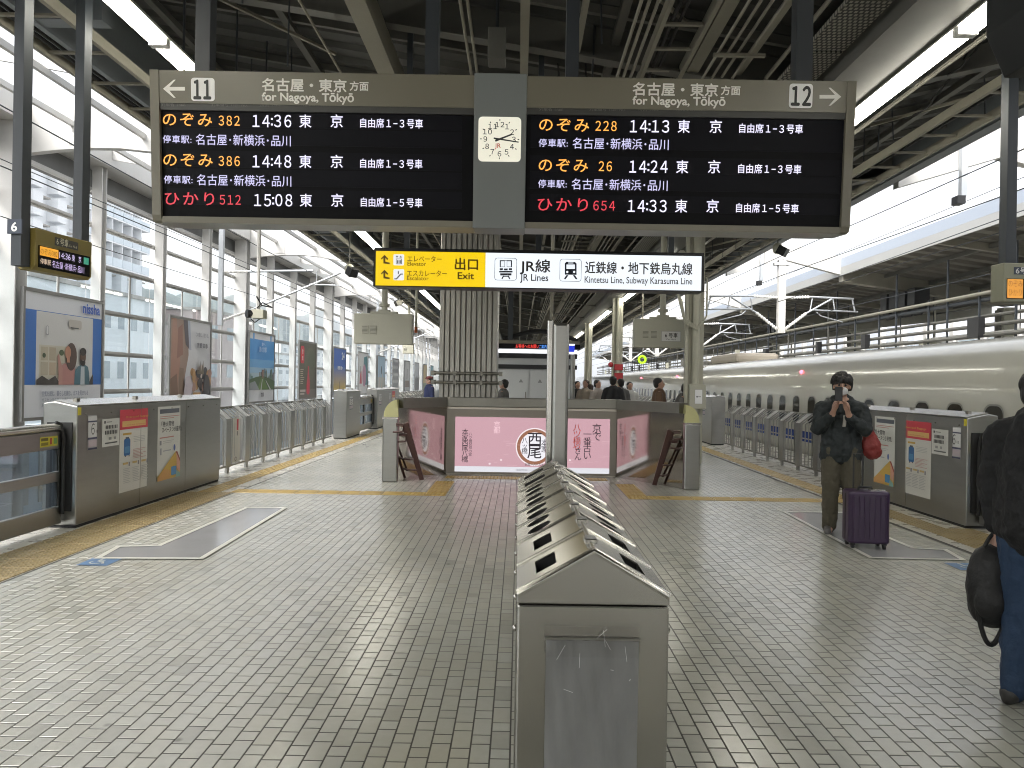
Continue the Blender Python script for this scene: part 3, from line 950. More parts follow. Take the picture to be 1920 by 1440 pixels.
# 3: blue sky above a long green lawn
L3 = [(rect(0, 0, 1, 1), P((.62, .63, .66))), (rect(0, .17, 1, .915), P((.05, .27, .62))), (rect(.13, .90, .19, 1), P((.06, .28, .62))), (rect(.83, .90, .88, 1), P((.06, .28, .62))), (rect(0, .17, 1, .62), P((.12, .34, .62))), (rect(0, .17, 1, .50), P((.27, .44, .60))), (rect(0, .17, 1, .42), P((.36, .47, .54)))]
for k in range(16):
    x = random.uniform(0, .95)
    L3.append((rect(x, .17, x + random.uniform(.02, .06), random.uniform(.36, .50)), P((random.uniform(.08, .20), random.uniform(.12, .2), .16))))
L3 += [([(0, .17), (0, .32), (.25, .36), (.5, .38), (.8, .34), (1, .30), (1, .17)], P((.05, .10, .03))), ([(.3, .17), (.45, .36), (.52, .36), (.75, .17)], P((.09, .17, .03))), ([(0, .17), (0, .27), (.2, .30), (.38, .17)], P((.24, .26, .28))), ([(.42, .17), (.48, .33), (.50, .33), (.46, .17)], P((.5, .5, .5))), (rect(.47, .34, .54, .47), P((.20, .11, .08))), ([(.8, .17), (.62, .31), (.64, .31), (.86, .17)], P((.5, .5, .5)))]
adboard(2, 'bright blue sky advert above a green lawn, third along the wind wall', L3, [('夏の京都', .20, .34, .74, (.35, .55, .80), .75), ('空へ', .13, .44, .83, (.35, .55, .80), .35), ('京都', .16, .43, .07, (.15, .15, .17), .3)])
# 4: dark green with a red bottle
L4 = [(rect(0, 0, 1, 1), P((.085, .08, .05))), (ell(.65, .62, .32, .30), P((.10, .10, .06))), (ell(.72, .70, .2, .18), P((.075, .09, .045))), (rect(0, 0, 1, .16), P((.15, .13, .115))), (rrect(.07, .62, .28, .93, .05), P((.60, .02, .04))), (rrect(.44, .06, .63, .30, .06), P((.50, .02, .05))), ([(.44, .27), (.485, .42), (.50, .58), (.56, .58), (.58, .42), (.63, .27)], P((.48, .03, .05)))]
for k in range(8):
    L4.append((rect(.07, .50 - k * .035, random.uniform(.2, .33), .515 - k * .035), P((.42, .36, .28))))
L4 += [(rect(.06, .11, .36, .15), P((.55, .5, .45))), (rect(.06, .06, .30, .09), P((.5, .45, .4)))]
adboard(3, 'dark green advert with a tall red bottle and red label', L4, [('京', .2, .12, .80, (.75, .5, .5), None), ('酒', .2, .12, .68, (.75, .5, .5), None)])
# 5: blue fading to yellow
L5 = [(rect(0, 0, 1, 1), P((.03, .12, .48)))]
for k in range(14):
    t = k / 13
    L5.append((rect(0, 0, 1, .62 - k * .032), P((.05 + .50 * t ** .9, .16 + .24 * t, .48 - .36 * t))))
L5 += [(rect(0, 0, 1, .10), P((.03, .05, .28))), (rect(.48, .10, .52, .30), P((.05, .05, .06)))]
adboard(4, 'blue advert fading to golden yellow with white numerals', L5, [('24', .5, .62, .78, (.75, .78, .8), .6), ('時間の旅へ', .2, .3, .56, (.75, .78, .8), 1.1)])
# the others, farther and smaller
adboard(5, 'white advert with a pink figure and teal shape, black frame', [(rect(0, 0, 1, 1), P((.62, .62, .63))), ([(.5, .22), (.55, .9), (.95, .95), (1, .22)], P((.05, .20, .22))), (ell(.62, .45, .2, .28), P((.45, .22, .33))), ([(.12, .25), (.2, .55), (.3, .55), (.36, .25)], P((.5, .05, .09))), (rect(.2, .5, .25, .68), P((.04, .04, .05))), (rect(0, 0, 1, .16), P((.65, .65, .66)))])
adboard(6, 'pale blue advert with reeds and a small dark bird', [(rect(0, 0, 1, 1), P((.34, .48, .60))), (rect(0, 0, 1, .42), P((.45, .47, .46))), ([(.05, 0), (.3, .5), (.34, .5), (.25, 0)], P((.55, .50, .46))), ([(.4, 0), (.7, .55), (.74, .55), (.6, 0)], P((.56, .5, .44))), (ell(.5, .62, .07, .12), P((.06, .08, .10)))])
adboard(7, 'white poster board with rows of small grey figures', [(rect(0, 0, 1, 1), P((.60, .60, .60)))] + [(ell(.15 + .17 * (k % 5), .2 + .22 * (k // 5), .05, .08, 8), P((.25, .25, .27))) for k in range(20)])
adboard(8, 'white advert with brown band and thin dark figure', [(rect(0, 0, 1, 1), P((.6, .6, .58))), (rect(0, .12, 1, .34), P((.30, .22, .17))), (rect(.42, .4, .52, .75), P((.1, .1, .1)))])
adboard(9, 'grey advert with dark crowd along its bottom half', [(rect(0, 0, 1, 1), P((.52, .53, .55))), ([(0, 0), (.1, .5), (.3, .4), (.5, .55), (.8, .42), (1, .5), (1, 0)], P((.14, .13, .13)))])
adboard(10, 'golden yellow advert with green foot, second last in sight', [(rect(0, 0, 1, 1), P((.52, .36, .08))), (rect(0, 0, 1, .25), P((.18, .25, .10)))])
adboard(11, 'turquoise advert with a white arch, last in sight', [(rect(0, 0, 1, 1), P((.12, .36, .42))), (ell(.5, .4, .3, .4), P((.6, .62, .62)))])

# ================================================================== BUILDINGS BEYOND THE LEFT WALL
bw = mat('hotel_white_render', (0.74, 0.76, 0.78), 0.7, var=0.04, vscale=.3, dirt=0.12)
bwin = mat('dark_window_glass', (0.34, 0.39, 0.41), 0.15, var=0.2, vscale=1)
bgl = mat('pale_balcony_glass', (0.52, 0.59, 0.64), 0.15, var=0.12, vscale=.6)
def facade(t, X, y0, y1, z0, z1, cols, rows, style):
    """windows, ledges and balconies on the side facing the tracks; every window a part"""
    dy, dz = (y1 - y0) / cols, (z1 - z0) / rows
    for r in range(rows):
        if style == 'balcony':
            MB().box(X, X + 0.9, y0, y1, z0 + r * dz - 0.12, z0 + r * dz).build('balcony_slab', bw, t)
        for c in range(cols):
            ya, zb = y0 + c * dy, z0 + r * dz
            if style == 'balcony':
                MB().box(X + 0.84, X + 0.9, ya + 0.06, ya + dy - 0.06, zb + 0.01, zb + dz * 0.36).build('balcony_front', bgl, t)
                MB().box(X + 0.002, X + 0.85, ya - 0.06, ya + 0.055, zb + 0.01, zb + dz - 0.13).build('divider', bw, t)
                MB().box(X + 0.003, X + 0.05, ya + dy * .2, ya + dy * .8, zb + 0.05, zb + dz * 0.8).build('window', bwin, t)
            elif style == 'bay':
                w = MB().box(X + 0.002, X + 0.08, ya + dy * .55, ya + dy * .80, zb + dz * .25, zb + dz * .72).build('window', bwin, t)
                MB().box(X + 0.002, X + 0.9, ya + dy * .05, ya + dy * .45, zb + 0.05, zb + dz - 0.3).build('bay', bw, t)
                MB().box(X + 0.002, X + 0.6, ya + dy * .5, ya + dy * .9, zb + dz * .76, zb + dz * .82).build('window_hood', M['concrete'], t)
            else:
                MB().box(X - 0.02, X + 0.03, ya + dy * .28, ya + dy * .72, zb + dz * .38, zb + dz * .72).build('window', bwin, t)
h = thing('hotel', 'tall white balconied hotel behind the glass wind wall', 'building', (-38, 57, -1.65))
MB().box(-58, -38, 40, 74.2, -1.64, 18.6).build('wall', bw, h)
MB().box(-58.2, -37.8, 39.8, 74.4, 18.62, 19.0).build('roof_slab', bw, h)
facade(h, -38, 62.2, 74.0, 11.6, 18.2, 7, 3, 'balcony')
facade(h, -38, 47, 62.0, 11.6, 18.2, 5, 3, 'bay')
facade(h, -38, 47, 74, 4.6, 11.3, 10, 3, 'bay')
facade(h, -38, 44, 74, 0.2, 4.4, 12, 1, 'plain')
MB().box(-37.98, -36.9, 44, 74.1, 4.42, 4.58).build('canopy_slab', M['concrete'], h)
def block(label, x1, y0, y1, z1, col, cols, rows, depth=14, name='building'):
    t = thing(name, label, 'building', (x1, (y0 + y1) / 2, -1.65))
    MB().box(x1 - depth, x1, y0, y1, -1.64, z1).build('wall', mat('render_%d' % int(col[0] * 1000 + y0), col, 0.75, var=0.06, vscale=.4, dirt=0.2), t)
    MB().box(x1 - depth - .15, x1 + .15, y0 - .15, y1 + .15, z1 + 0.01, z1 + 0.3).build('parapet', M['concrete'], t)
    facade(t, x1, y0 + 0.4, y1 - 0.4, 0, z1 - 0.2, cols, rows, 'plain')
    return t
block('low pale blue block with a row of square windows in front of the white hotel', -30, 45, 62.6, 7.6, (.70, .74, .75), 9, 2, 7)
block('brown grey building with blank gable seen between two wall posts', -33, 77, 92, 8.6, (.40, .33, .31), 3, 2)
block('pale glass fronted block behind the collage advert', -36, 94, 120, 5.2, (.70, .73, .74), 8, 3)
block('white office block with ribbon windows seen beyond the third advert', -40, 124, 160, 7.5, (.70, .71, .71), 10, 4)
block('distant cream apartment block beyond the dark green advert', -38, 165, 205, 9.0, (.66, .65, .62), 10, 5)
block('far grey apartment block beyond the yellow advert', -42, 212, 262, 11, (.6, .62, .64), 12, 5)
block('farthest pale block seen along the wind wall', -40, 270, 350, 13, (.62, .63, .64), 14, 5)
# ================================================================== CATENARY OVER THE LEFT TRACK
galv = mat('galvanised_steel', (0.42, 0.44, 0.46), 0.45, 0.6, var=0.1, vscale=5)
ins = mat('white_insulator', (0.68, 0.67, 0.64), 0.3)
def insulator(mb, p0, p1, r=0.05, n=9):
    p0, p1 = Vector(p0), Vector(p1)
    pts, rs = [], []
    for i in range(n * 2 + 1):
        pts.append(p0 + (p1 - p0) * (i / (n * 2)))
        rs.append(r if i % 2 else r * 0.6)
    mb.tube(pts, rs, 8)
def wire(label, pts, r=0.009, m=None):
    return tag(MB().tube(pts, r, 5).build('overhead_wire', m or M['post']), label, 'wire')
for i, y in enumerate((20.5, 43.1)):
    t = thing('catenary_bracket', ['hinged overhead line bracket on the thin mast left of the track', 'second overhead line bracket far down the left track'][i], 'bracket', (-8.35, y, 3.0), group='overhead line brackets of the left track')
    x0, x1 = -8.3, -5.75
    MB().box(x0 - 0.06, x0 + 0.06, y - 0.06, y + 0.06, 3.05, 6.35).build('mast', galv, t)
    MB().tube([(x0 + 0.75, y, 4.55), (x1, y, 4.60)], 0.035, 8).tube([(x0 + 0.75, y, 3.45), (x1 + 0.75, y, 4.55)], 0.03, 8).tube([(x1 + 0.8, y, 4.2), (x1 - 0.1, y, 4.22)], 0.022, 8).tube([(x1 + .1, y, 4.58), (x1 + .1, y, 4.22)], 0.018, 6).build('arm', galv, t, smooth=True)
    for ia, ib in (((x0 + 0.08, y, 4.53), (x0 + 0.75, y, 4.55)), ((x0 + 0.08, y, 3.2), (x0 + 0.75, y, 3.45))):
        mb = MB()
        insulator(mb, ia, ib)
        mb.build('insulator', ins, t)
wire('upper overhead wire above the left track', [(-5.8 - 0.02 * k, 4 + k * 13, 4.62 - .12 * math.sin(k * 1.9)) for k in range(9)])
wire('contact wire above the left track', [(-6.4, 4, 4.15), (-6.35, 110, 4.15)])
wire('feeder wire strung along the tops of the wind wall posts', [(WX + 0.36, 5 + k * 8, 5.35 - .05 * math.sin(k * 1.5)) for k in range(14)])
wire('lower cable strung along the wind wall posts above the adverts', [(WX + 0.42, 5 + k * 8, 4.35 - .05 * math.sin(k * 1.5)) for k in range(14)])

# ================================================================== TRACK ROOF GIRDERS AND CATENARY ON THE RIGHT
OX = 10.85
for i, y in enumerate(MAIN[1:7]):
    t = thing('track_girder', ['white gabled girder spanning the right tracks, nearest one', 'white gabled girder carrying the twin insulator mast', 'third white gabled girder over the right tracks', 'fourth white girder over the right tracks', 'fifth white girder over the right tracks', 'sixth white girder over the right tracks'][i], 'girder', (8.85, y, 5.0), group='girders over the right tracks')
    pr = [(XR + 0.07, 5.33), (8.85, 5.92), (OX - 0.03, 5.42), (OX - 0.03, 6.02), (8.85, 6.50), (XR + 0.07, 5.98)]
    MB().prism(pr, 'y', y - 0.1, y + 0.1).build('span', M['white_steel'], t)
    if i > 0:
        MB().box(8.73, 8.97, y - 0.099, y + 0.099, 3.42, 5.90).box(8.58, 9.12, y - 0.13, y + 0.13, 5.72, 5.80).build('mast', M['white_steel'], t)
    if i > 0:
        for s in (-1, 1):
            def q(dx, z): return (8.85 + s * dx, y - 0.02, z)
            for ia, ib, ir_ in ((q(0.13, 4.62), q(0.95, 4.66), 0.055), (q(0.13, 3.55), q(0.85, 4.10), 0.06)):
                mb = MB()
                insulator(mb, ia, ib, ir_, 9)
                mb.build('insulator', ins, t)
            MB().tube([q(.95, 4.66), q(2.45, 4.62)], .035, 8).tube([q(.85, 4.10), q(1.7, 4.60)], .032, 8).tube([q(2.4, 4.62), q(2.5, 4.2)], .028, 6).tube([q(1.0, 4.22), q(2.6, 4.18)], .026, 8).tube([q(1.05, 4.6), q(.98, 4.2)], .02, 6).tube([q(1.75, 4.6), q(1.82, 4.2)], .02, 6).tube([q(1.2, 4.15), q(1.35, 4.02), q(2.1, 3.82)], .02, 6).build('arm', galv, t, smooth=True)
    if i < 2:
        MB().box(8.05, 8.16, y - 0.25, y - 0.14, 5.15, 6.3).build('cable_post', galv, t)
        MB().box(7.95, 8.10, y - 0.3, y - 0.1, 5.0, 5.149).build('pulley', M['black'], t)
for lab, x, z, s in (('topmost overhead wire left of the right hand mast', 7.5, 5.3, .12), ('overhead wire above the train roof', 7.6, 4.75, .14), ('contact wire above the bullet train', 7.65, 4.12, .0), ('overhead wire beside the opposite canopy', 10.3, 5.25, .1), ('contact wire of the second right track', 10.1, 4.1, 0), ('thick feeder wire along the opposite canopy top', 10.9, 6.25, .06)):
    wire(lab, [(x, 3 + k * 6, z - s * math.sin(k * 0.83 + x)) for k in range(19)], 0.011)

# ================================================================== OPPOSITE PLATFORM
tag(MB().box(14.95, 23.6, -45, 130, -1.63, -0.002).build('opposite_platform', M['concrete']), kind='structure')
oc = thing('opposite_canopy', 'dark ribbed canopy roof with white edge over the opposite platform', 'canopy', (16.5, 0, 4.6))
def oz(x):
    return 5.42 - 0.13 * (x - OX) if x < 16.5 else 4.68 + 0.12 * (x - 16.5)
mb = MB()
prof = []
y = -40.0
while y < 112:
    prof += [(y, 0.0), (y + 0.30, 0.0), (y + 0.36, 0.12), (y + 0.66, 0.12)]
    y += 0.72
for xa, xb in ((OX, 16.5), (16.5, 23.2)):
    n0 = len(prof)
    vs = [(xa, q[0], oz(xa) + 0.22 + q[1]) for q in prof] + [(xb, q[0], oz(xb) + 0.22 + q[1]) for q in prof]
    mb.add(vs, [(i, i + 1, n0 + i + 1, n0 + i) for i in range(n0 - 1)])
mb.build('roof_deck', mat('opposite_ceiling_sheet', (0.17, 0.16, 0.135), 0.7, var=.15, vscale=1), oc)
mb = MB()
for xa, xb in ((OX, 16.5), (16.5, 23.2)):
    vs = []
    for x in (xa, xb):
        for y in (-40, 112):
            for dz in (0.37, 0.42):
                vs.append((x, y, oz(x) + dz))
    mb.add(vs, [(0, 4, 6, 2), (1, 3, 7, 5), (0, 1, 5, 4), (2, 6, 7, 3), (0, 2, 3, 1), (4, 5, 7, 6)])
mb.build('roof_top', M['white_steel'], oc)
MB().box(OX - 0.05, OX - 0.002, -40, 112, 5.38, 5.66).build('fascia', mat('fascia_pale_paint', (.30, .30, .29), .55, var=.05, vscale=.6, dirt=.15), oc)
MB().box(OX - 0.03, OX + 0.02, -40, 112, 5.67, 5.97).build('skirt', mat('pale_blue_roof_skirt', (0.29, 0.325, 0.38), 0.5), oc)
for y in FR:
    mb = MB()
    main = any(abs(y - q) < 0.1 for q in MAINX)
    w = 0.34 if main else 0.14
    d = 0.45 if main else 0.2
    for xa, xb in ((OX + 0.02, 16.5), (16.5, 23.1)):
        vs = []
        for x in (xa, xb):
            for yy in (y - w / 2, y + w / 2):
                for dz in (0.215 - d, 0.215):
                    vs.append((x, yy, oz(x) + dz))
        mb.add(vs, [(0, 1, 3, 2), (4, 6, 7, 5), (0, 4, 5, 1), (2, 3, 7, 6), (0, 2, 6, 4), (1, 5, 7, 3)])
    mb.build('transverse_beam', M['beam_pale'], oc)
for x in (12.3, 13.8, 15.2, 18, 20):
    MB().box(x - 0.05, x + 0.05, -40, 110, oz(x) + 0.08, oz(x) + 0.2).build('purlin', M['beam'], oc)
for i, y in enumerate(MAIN[1:8]):
    c = thing('opposite_column', 'cream steel column on the opposite platform with pipes at its head', 'column', (16.5, y, 0), group='columns of the opposite platform')
    MB().box(16.3, 16.7, y - 0.2, y + 0.2, 0, 4.4).build('shaft', M['cream'], c)
    MB().tube([(16.15, y - 0.1, 0), (16.15, y - 0.1, 4.3)], 0.1, 8).build('drain_pipe', M['beam'], c)
# pipes and posts carried along the opposite platform edge
rk = thing('pipe_rack', 'rack of horizontal pipes and thin posts along the opposite platform edge', 'pipe rack', (11.6, 30, 2.9))
for z, r in ((4.0, .05), (3.86, .06), (3.45, .045), (3.2, .05), (2.95, .05), (2.7, .035)):
    MB().tube([(11.6 + random.uniform(-.15, .15), 6, z), (11.6, 110, z)], r, 8).build('pipe', random.choice([M['beam'], M['beam_pale'], M['post']]), rk)
for k in range(70):
    y = 9 + k * 1.35 + random.uniform(-.4, .4)
    MB().box(11.50, 11.54, y, y + 0.045, 1.6, 4.1 + random.choice([0, 0, 1.0])).build('rack_post', random.choice([M['beam'], M['post'], M['post']]), rk)
for k in range(20):
    y = 10 + k * 4.6 + random.uniform(-1, 1)
    MB().box(11.3, 11.46, y, y + random.uniform(.2, .5), 2.9, 3.3 + random.uniform(0, .3)).build('junction_box', random.choice([M['beam'], M['cream'], M['black']]), rk)
# lit lamp rows of the opposite platform
lampm = M['tube']
for i in range(14):
    y = 14 + i * 6.6
    t = thing('opposite_lamp', ['nearest', 'second', 'third', 'fourth', 'fifth', 'sixth', 'seventh', 'eighth', 'ninth', 'tenth', 'eleventh', 'twelfth', 'thirteenth', 'last'][i] + ' lit lamp of the row under the opposite canopy behind the train', 'lamp', (14.2, y, 3.6), group='lamps under the opposite canopy')
    MB().box(14.1, 14.3, y, y + 5.2, 3.30, 3.36).build('housing', M['reflector'], t)
    MB().box(14.13, 14.27, y + .05, y + 5.15, 3.255, 3.298).build('tube', lampm, t)
    for yy in (y + .4, y + 4.8):
        MB().tube([(14.2, yy, 3.361), (14.2, yy, 5.2)], .015, 5).build('rod', M['post'], t)
# black pointed speakers hanging over the opposite platform
for i, (y, n0) in enumerate(((24.4, 4), (37.2, 3))):
    for k in range(n0):
        t = tag(MB().prism([(13.0 + .0, 4.95), (13.0, 4.4), (13.25, 4.05), (13.5, 4.4), (13.5, 4.95)], 'y', y + k * 0.62, y + k * 0.62 + 0.45).build('loudspeaker', M['black']), ['first', 'second', 'third', 'fourth'][k] + ' black wedge loudspeaker in the ' + ['nearer row of four', 'farther row of three'][i] + ' under the opposite canopy', 'loudspeaker', 'black loudspeakers under the opposite canopy')
for i, y in enumerate((16.5, 21.5, 27.5, 34, 42)):
    t = thing('hanging_display', ['blank back of a hanging display above the train, rightmost', 'beige display back hanging beyond the train roof', 'third display hanging beyond the train', 'fourth display hanging beyond the train', 'fifth display hanging beyond the train'][i], 'display', (15.4, y, 2.9), group='displays of the opposite platform')
    MB().box(15.0, 16.0, y, y + 0.3, 2.75, 3.35).build('cabinet', M['cream'], t, bevel=0.01)
    MB().tube([(15.5, y + .15, 3.351), (15.5, y + .15, 4.85)], .04, 6).build('pole', M['cream'], t)
# far wind wall of the opposite side
ow = thing('far_wind_wall', 'far white framed glass wall beyond the opposite platform', 'wall', (25, 13, -1.6))
MB().box(25.0, 25.3, 0, 140, -1.62, 1.2).build('parapet', M['concrete'], ow)
for k in range(38):
    y = 6 + k * 2.8
    MB().box(24.85, 25.15, y, y + 0.42, 1.201, 6.5).build('post', M['white_steel'], ow)
    for z in (1.25, 2.4, 3.4, 4.4):
        MB().box(25.0, 25.06, y + 0.43, y + 2.79, z, z + 0.1).build('transom', wr, ow)
    for z in (1.36, 2.51, 3.51):
        MB().box(25.02, 25.03, y + 0.44, y + 2.78, z, z + 0.88).build('pane', M['pane'], ow)
for i, (y0, y1, hh, c) in enumerate(((5, 40, 8, (.36, .40, .46)), (44, 70, 6.5, (.42, .43, .44)), (75, 120, 9, (.40, .42, .46)))):
    t = thing('building', ['grey blue office behind the far glass wall, nearest', 'grey office behind the far glass wall, middle one', 'long grey blue block behind the far glass wall'][i], 'building', (40, y0, -1.65))
    MB().box(40, 55, y0, y1, -1.64, hh).build('wall', mat('far_render_%d' % i, c, .7, var=.06, vscale=.3), t)
    for r in range(3):
        for k in range(int((y1 - y0) / 4)):
            MB().box(39.95, 40.02, y0 + 1 + k * 4, y0 + 3.4 + k * 4, 0.4 + r * 2.3, 1.9 + r * 2.3).build('window', bwin, t)

# ================================================================== BULLET TRAIN
TXS = 7.0
train = thing('bullet_train', 'long white bullet train standing behind the right platform fence', 'train', (8.7, 20, -1.1))
tw = mat('train_white_gloss', (0.50, 0.49, 0.435), 0.24, var=0.03, vscale=.5, coat=0.35)
half = [(0.0, 2.50), (0.75, 2.47), (1.15, 2.40), (1.38, 2.29), (1.53, 2.12), (1.63, 1.86), (1.685, 1.5), (1.70, 1.1), (1.70, 0.2), (1.66, -0.3), (1.55, -0.72), (1.3, -1.0)]
prof = [(8.7 + a, b) for a, b in half] + [(8.7 - a, b) for a, b in reversed(half)][:-1] if False else [(8.7 - a, b) for a, b in half[::-1]] + [(8.7 + a, b) for a, b in half[1:]]
mb = MB()
cars = [(-45, -20.6), (-20.1, 4.4), (4.9, 29.4), (29.9, 54.4), (54.9, 79.4), (79.9, 104.4), (104.9, 129)]
for a, b in cars:
    mb.prism(prof, 'y', a, b)
    ins_ = [(8.7 + (q[0] - 8.7) * 0.93, q[1] * 0.96 if q[1] > 0 else q[1]) for q in prof]
    mb.prism(ins_, 'y', b + 0.001, b + 0.499)
mb.build('body', tw, train, smooth=True)
twin = mat('train_window_glass', (0.035, 0.033, 0.025), 0.08, var=.4, vscale=1.2)
trim = mat('train_window_rim', (0.22, 0.22, 0.2), 0.3)
tblue = paint((.02, .05, .22), .25)
for k in range(-14, 72):
    y = 10.9 + 0.97 * k
    if any(abs(y - q) < 1.9 for q in (4.65, 29.65, 54.65)):
        continue
    z0, z1, hw = 0.72, 1.365, 0.215
    o_ = rrect(-hw - .03, z0 - .03, hw + .03, z1 + .03, 0.17, 5)
    i_ = rrect(-hw, z0, hw, z1, 0.145, 5)
    def sx(z): return TXS - 0.006 + max(0, (z - 1.1)) * 0.0375
    nn_ = len(o_)
    mb = MB()
    mb.add([(sx(q[1]) - .003, y + q[0], q[1]) for q in o_] + [(sx(q[1]) - .003, y + q[0], q[1]) for q in i_], [(a, (a + 1) % nn_, nn_ + (a + 1) % nn_, nn_ + a) for a in range(nn_)])
    w_ = mb.build('window_rim', trim, train)
    MB().poly([(sx(q[1]), y + q[0], q[1]) for q in i_]).build('pane', twin, w_)
for a, b in cars[:5]:
    MB().box(TXS - 0.007, TXS - 0.001, a + 0.05, b - 0.05, 0.36, 0.52).box(TXS - 0.007, TXS - 0.001, a + 0.05, b - 0.05, 0.27, 0.33).build('blue_stripe', tblue, train)
    for yy in (a + 1.3, b - 2.2):
        MB().box(TXS - 0.006, TXS - 0.002, yy, yy + 0.02, -0.2, 1.75).box(TXS - 0.006, TXS - 0.002, yy + 0.85, yy + 0.87, -0.2, 1.75).build('door_gap', trim, train)
        MB().box(TXS - 0.007, TXS - 0.002, yy + .25, yy + .6, 1.0, 1.4).build('door_window', twin, train)
for y, z in ((18.6, 1.98), (33.2, 1.98), (43, 1.98)):
    MB().ball((TXS + 0.10, y, z), 0.05, 8).build('side_lamp', mat('red_lamp_glow', (.3, .02, .03), .3, emit=(1, .08, .12), estr=2.2), train)
MB().box(7.9, 9.5, 27.0, 30.6, 2.46, 2.82).build('pantograph_cover', mat('beige_fairing', (.42, .37, .30), .5), train, bevel=0.12)
MB().box(8.0, 9.3, 31.4, 34.0, 2.46, 2.66).build('roof_box', M['steel_dark'], train, bevel=0.06)

# ================================================================== PLATFORM GATES AND FENCES
plate = paint((.62, .62, .60)); ink = paint((.05, .05, .055)); navy = paint((.06, .06, .12))
redp, yelp = paint((.55, .045, .07)), paint((.60, .38, .06))
def poster_red(par, o, uy, X_n, w=0.335, h=0.98, flip=1):
    P = paint
    L = [(rect(0, 0, 1, 1), P((.60, .59, .55))), (rect(0, .76, 1, 1), redp), (rect(.08, .79, .92, .86), P((.62, .40, .14))), (rect(.10, .69, .40, .715), P((.55, .34, .06))),
         (rrect(.14, .44, .36, .645, .03), P((.03, .13, .33))), (rect(.19, .645, .31, .665), P((.1, .1, .12))), (rrect(.16, .47, .34, .55, .02), P((.08, .24, .45))), (rect(.17, .425, .2, .44), P((.05, .05, .05))), (rect(.3, .425, .33, .44), P((.05, .05, .05)))]
    for k in range(4):
        L.append((rect(.46, .655 - k * .02, .88, .661 - k * .02), P((.40, .40, .40))))
    for k in range(7):
        L.append((rect(.44, .50 - k * .018, .9 - .1 * (k % 3), .507 - k * .018), P((.50, .30, .28))))
    for c in range(3):
        L.append((rect(.08 + c * .3, .335, .25 + c * .3, .36), P((.55, .40, .16))))
        L.append((rect(.27 + c * .3, .31, .32 + c * .3, .36), P((.22, .22, .24))))
        for k in range(9):
            L.append((rect(.08 + c * .3, .28 - k * .021, .32 + c * .3 - .05 * (k % 2), .288 - k * .021), P((.42, .42, .41))))
    t = art('poster', par, o, (0, uy, 0), (0, 0, 1), w, h, L, step=.0008, nrm=(X_n, 0, 0))
    rot = (90, 0, 90 if X_n > 0 else -90)
    text('Oversized Baggage', .036, (o[0] + X_n * .04, o[1] + uy * w * .08, o[2] + h * .90), yelp, par, width=w * .84, rot=rot)
    text('Area and Compartment', .022, (o[0] + X_n * .04, o[1] + uy * w * .13, o[2] + h * .81), paint((.55, .1, .08)), par, width=w * .72, rot=rot)
def poster_white(par, o, uy, X_n, w=0.33, h=1.0):
    P = paint
    L = [(rect(0, 0, 1, 1), P((.60, .60, .57))), (rect(.08, .905, .95, .965), P((.10, .11, .14))), (rect(.08, .86, .95, .868), P((.5, .2, .18))), (rect(.08, .835, .7, .843), P((.5, .2, .18))),
         (rect(.08, .57, .7, .585), P((.5, .22, .2))), (rect(.08, .48, .16, .54), P((.25, .26, .28))), (rect(.22, .525, .7, .532), P((.4, .4, .4))), (rect(.22, .50, .6, .507), P((.4, .4, .4))),
         ([(0, .0), (0, .06), (.78, .36), (1, .16), (1, 0)], P((.55, .36, .07))), ([(.78, .36), (.86, .36), (1, .24), (1, .16)], P((.30, .07, .05))), ([(.82, .34), (.84, .12), (.98, .06), (1, .2)], P((.58, .30, .22))),
         ([(.0, .0), (.02, .05), (.30, .15), (.52, .12), (.55, 0)], P((.56, .30, .10))), (ell(.72, .42, .045, .045), P((.10, .16, .40))), (rrect(.58, .04, .82, .16, .02), P((.06, .22, .45))), ([(.78, 0), (.82, .1), (.98, .05), (1, 0)], P((.20, .36, .34))),
         (rect(.08, .35, .14, .44), P((.3, .32, .36))), (rect(.2, .39, .55, .405), P((.35, .36, .4)))]
    art('poster', par, o, (0, uy, 0), (0, 0, 1), w, h, L, step=.0008, nrm=(X_n, 0, 0))
    rot = (90, 0, 90 if X_n > 0 else -90)
    text('「特大荷物', .075, (o[0] + X_n * .03, o[1] + uy * w * .06, o[2] + h * .735), ink, par, width=w * .55, rot=rot, bold=.01)
    text('スペースつき座席」', .075, (o[0] + X_n * .03, o[1] + uy * w * .08, o[2] + h * .655), ink, par, width=w * .88, rot=rot, bold=.01)
def notice_bw(par, o, uy, X_n, w=.25, h=.30):
    P = paint
    L = [(rect(0, 0, 1, 1), P((.60, .60, .57))), (rect(.10, .84, .20, .93), P((.1, .1, .1))), (rect(.24, .87, .55, .90), P((.2, .2, .2))), (rect(.15, .10, .88, .15), P((.1, .1, .1)))]
    for k in range(8):
        L.append((rect(.18 + k * .082, .64, .235 + k * .082, .77), P((.08, .08, .08))))
        L.append((rect(.14 + k * .086, .44, .20 + k * .086, .58), P((.08, .08, .08))))
    L += [(rect(.3, .24, .46, .34), P((.3, .3, .3))), (rect(.6, .24, .72, .34), P((.3, .3, .3)))]
    art('notice', par, o, (0, uy, 0), (0, 0, 1), w, h, L, step=.0008, nrm=(X_n, 0, 0))
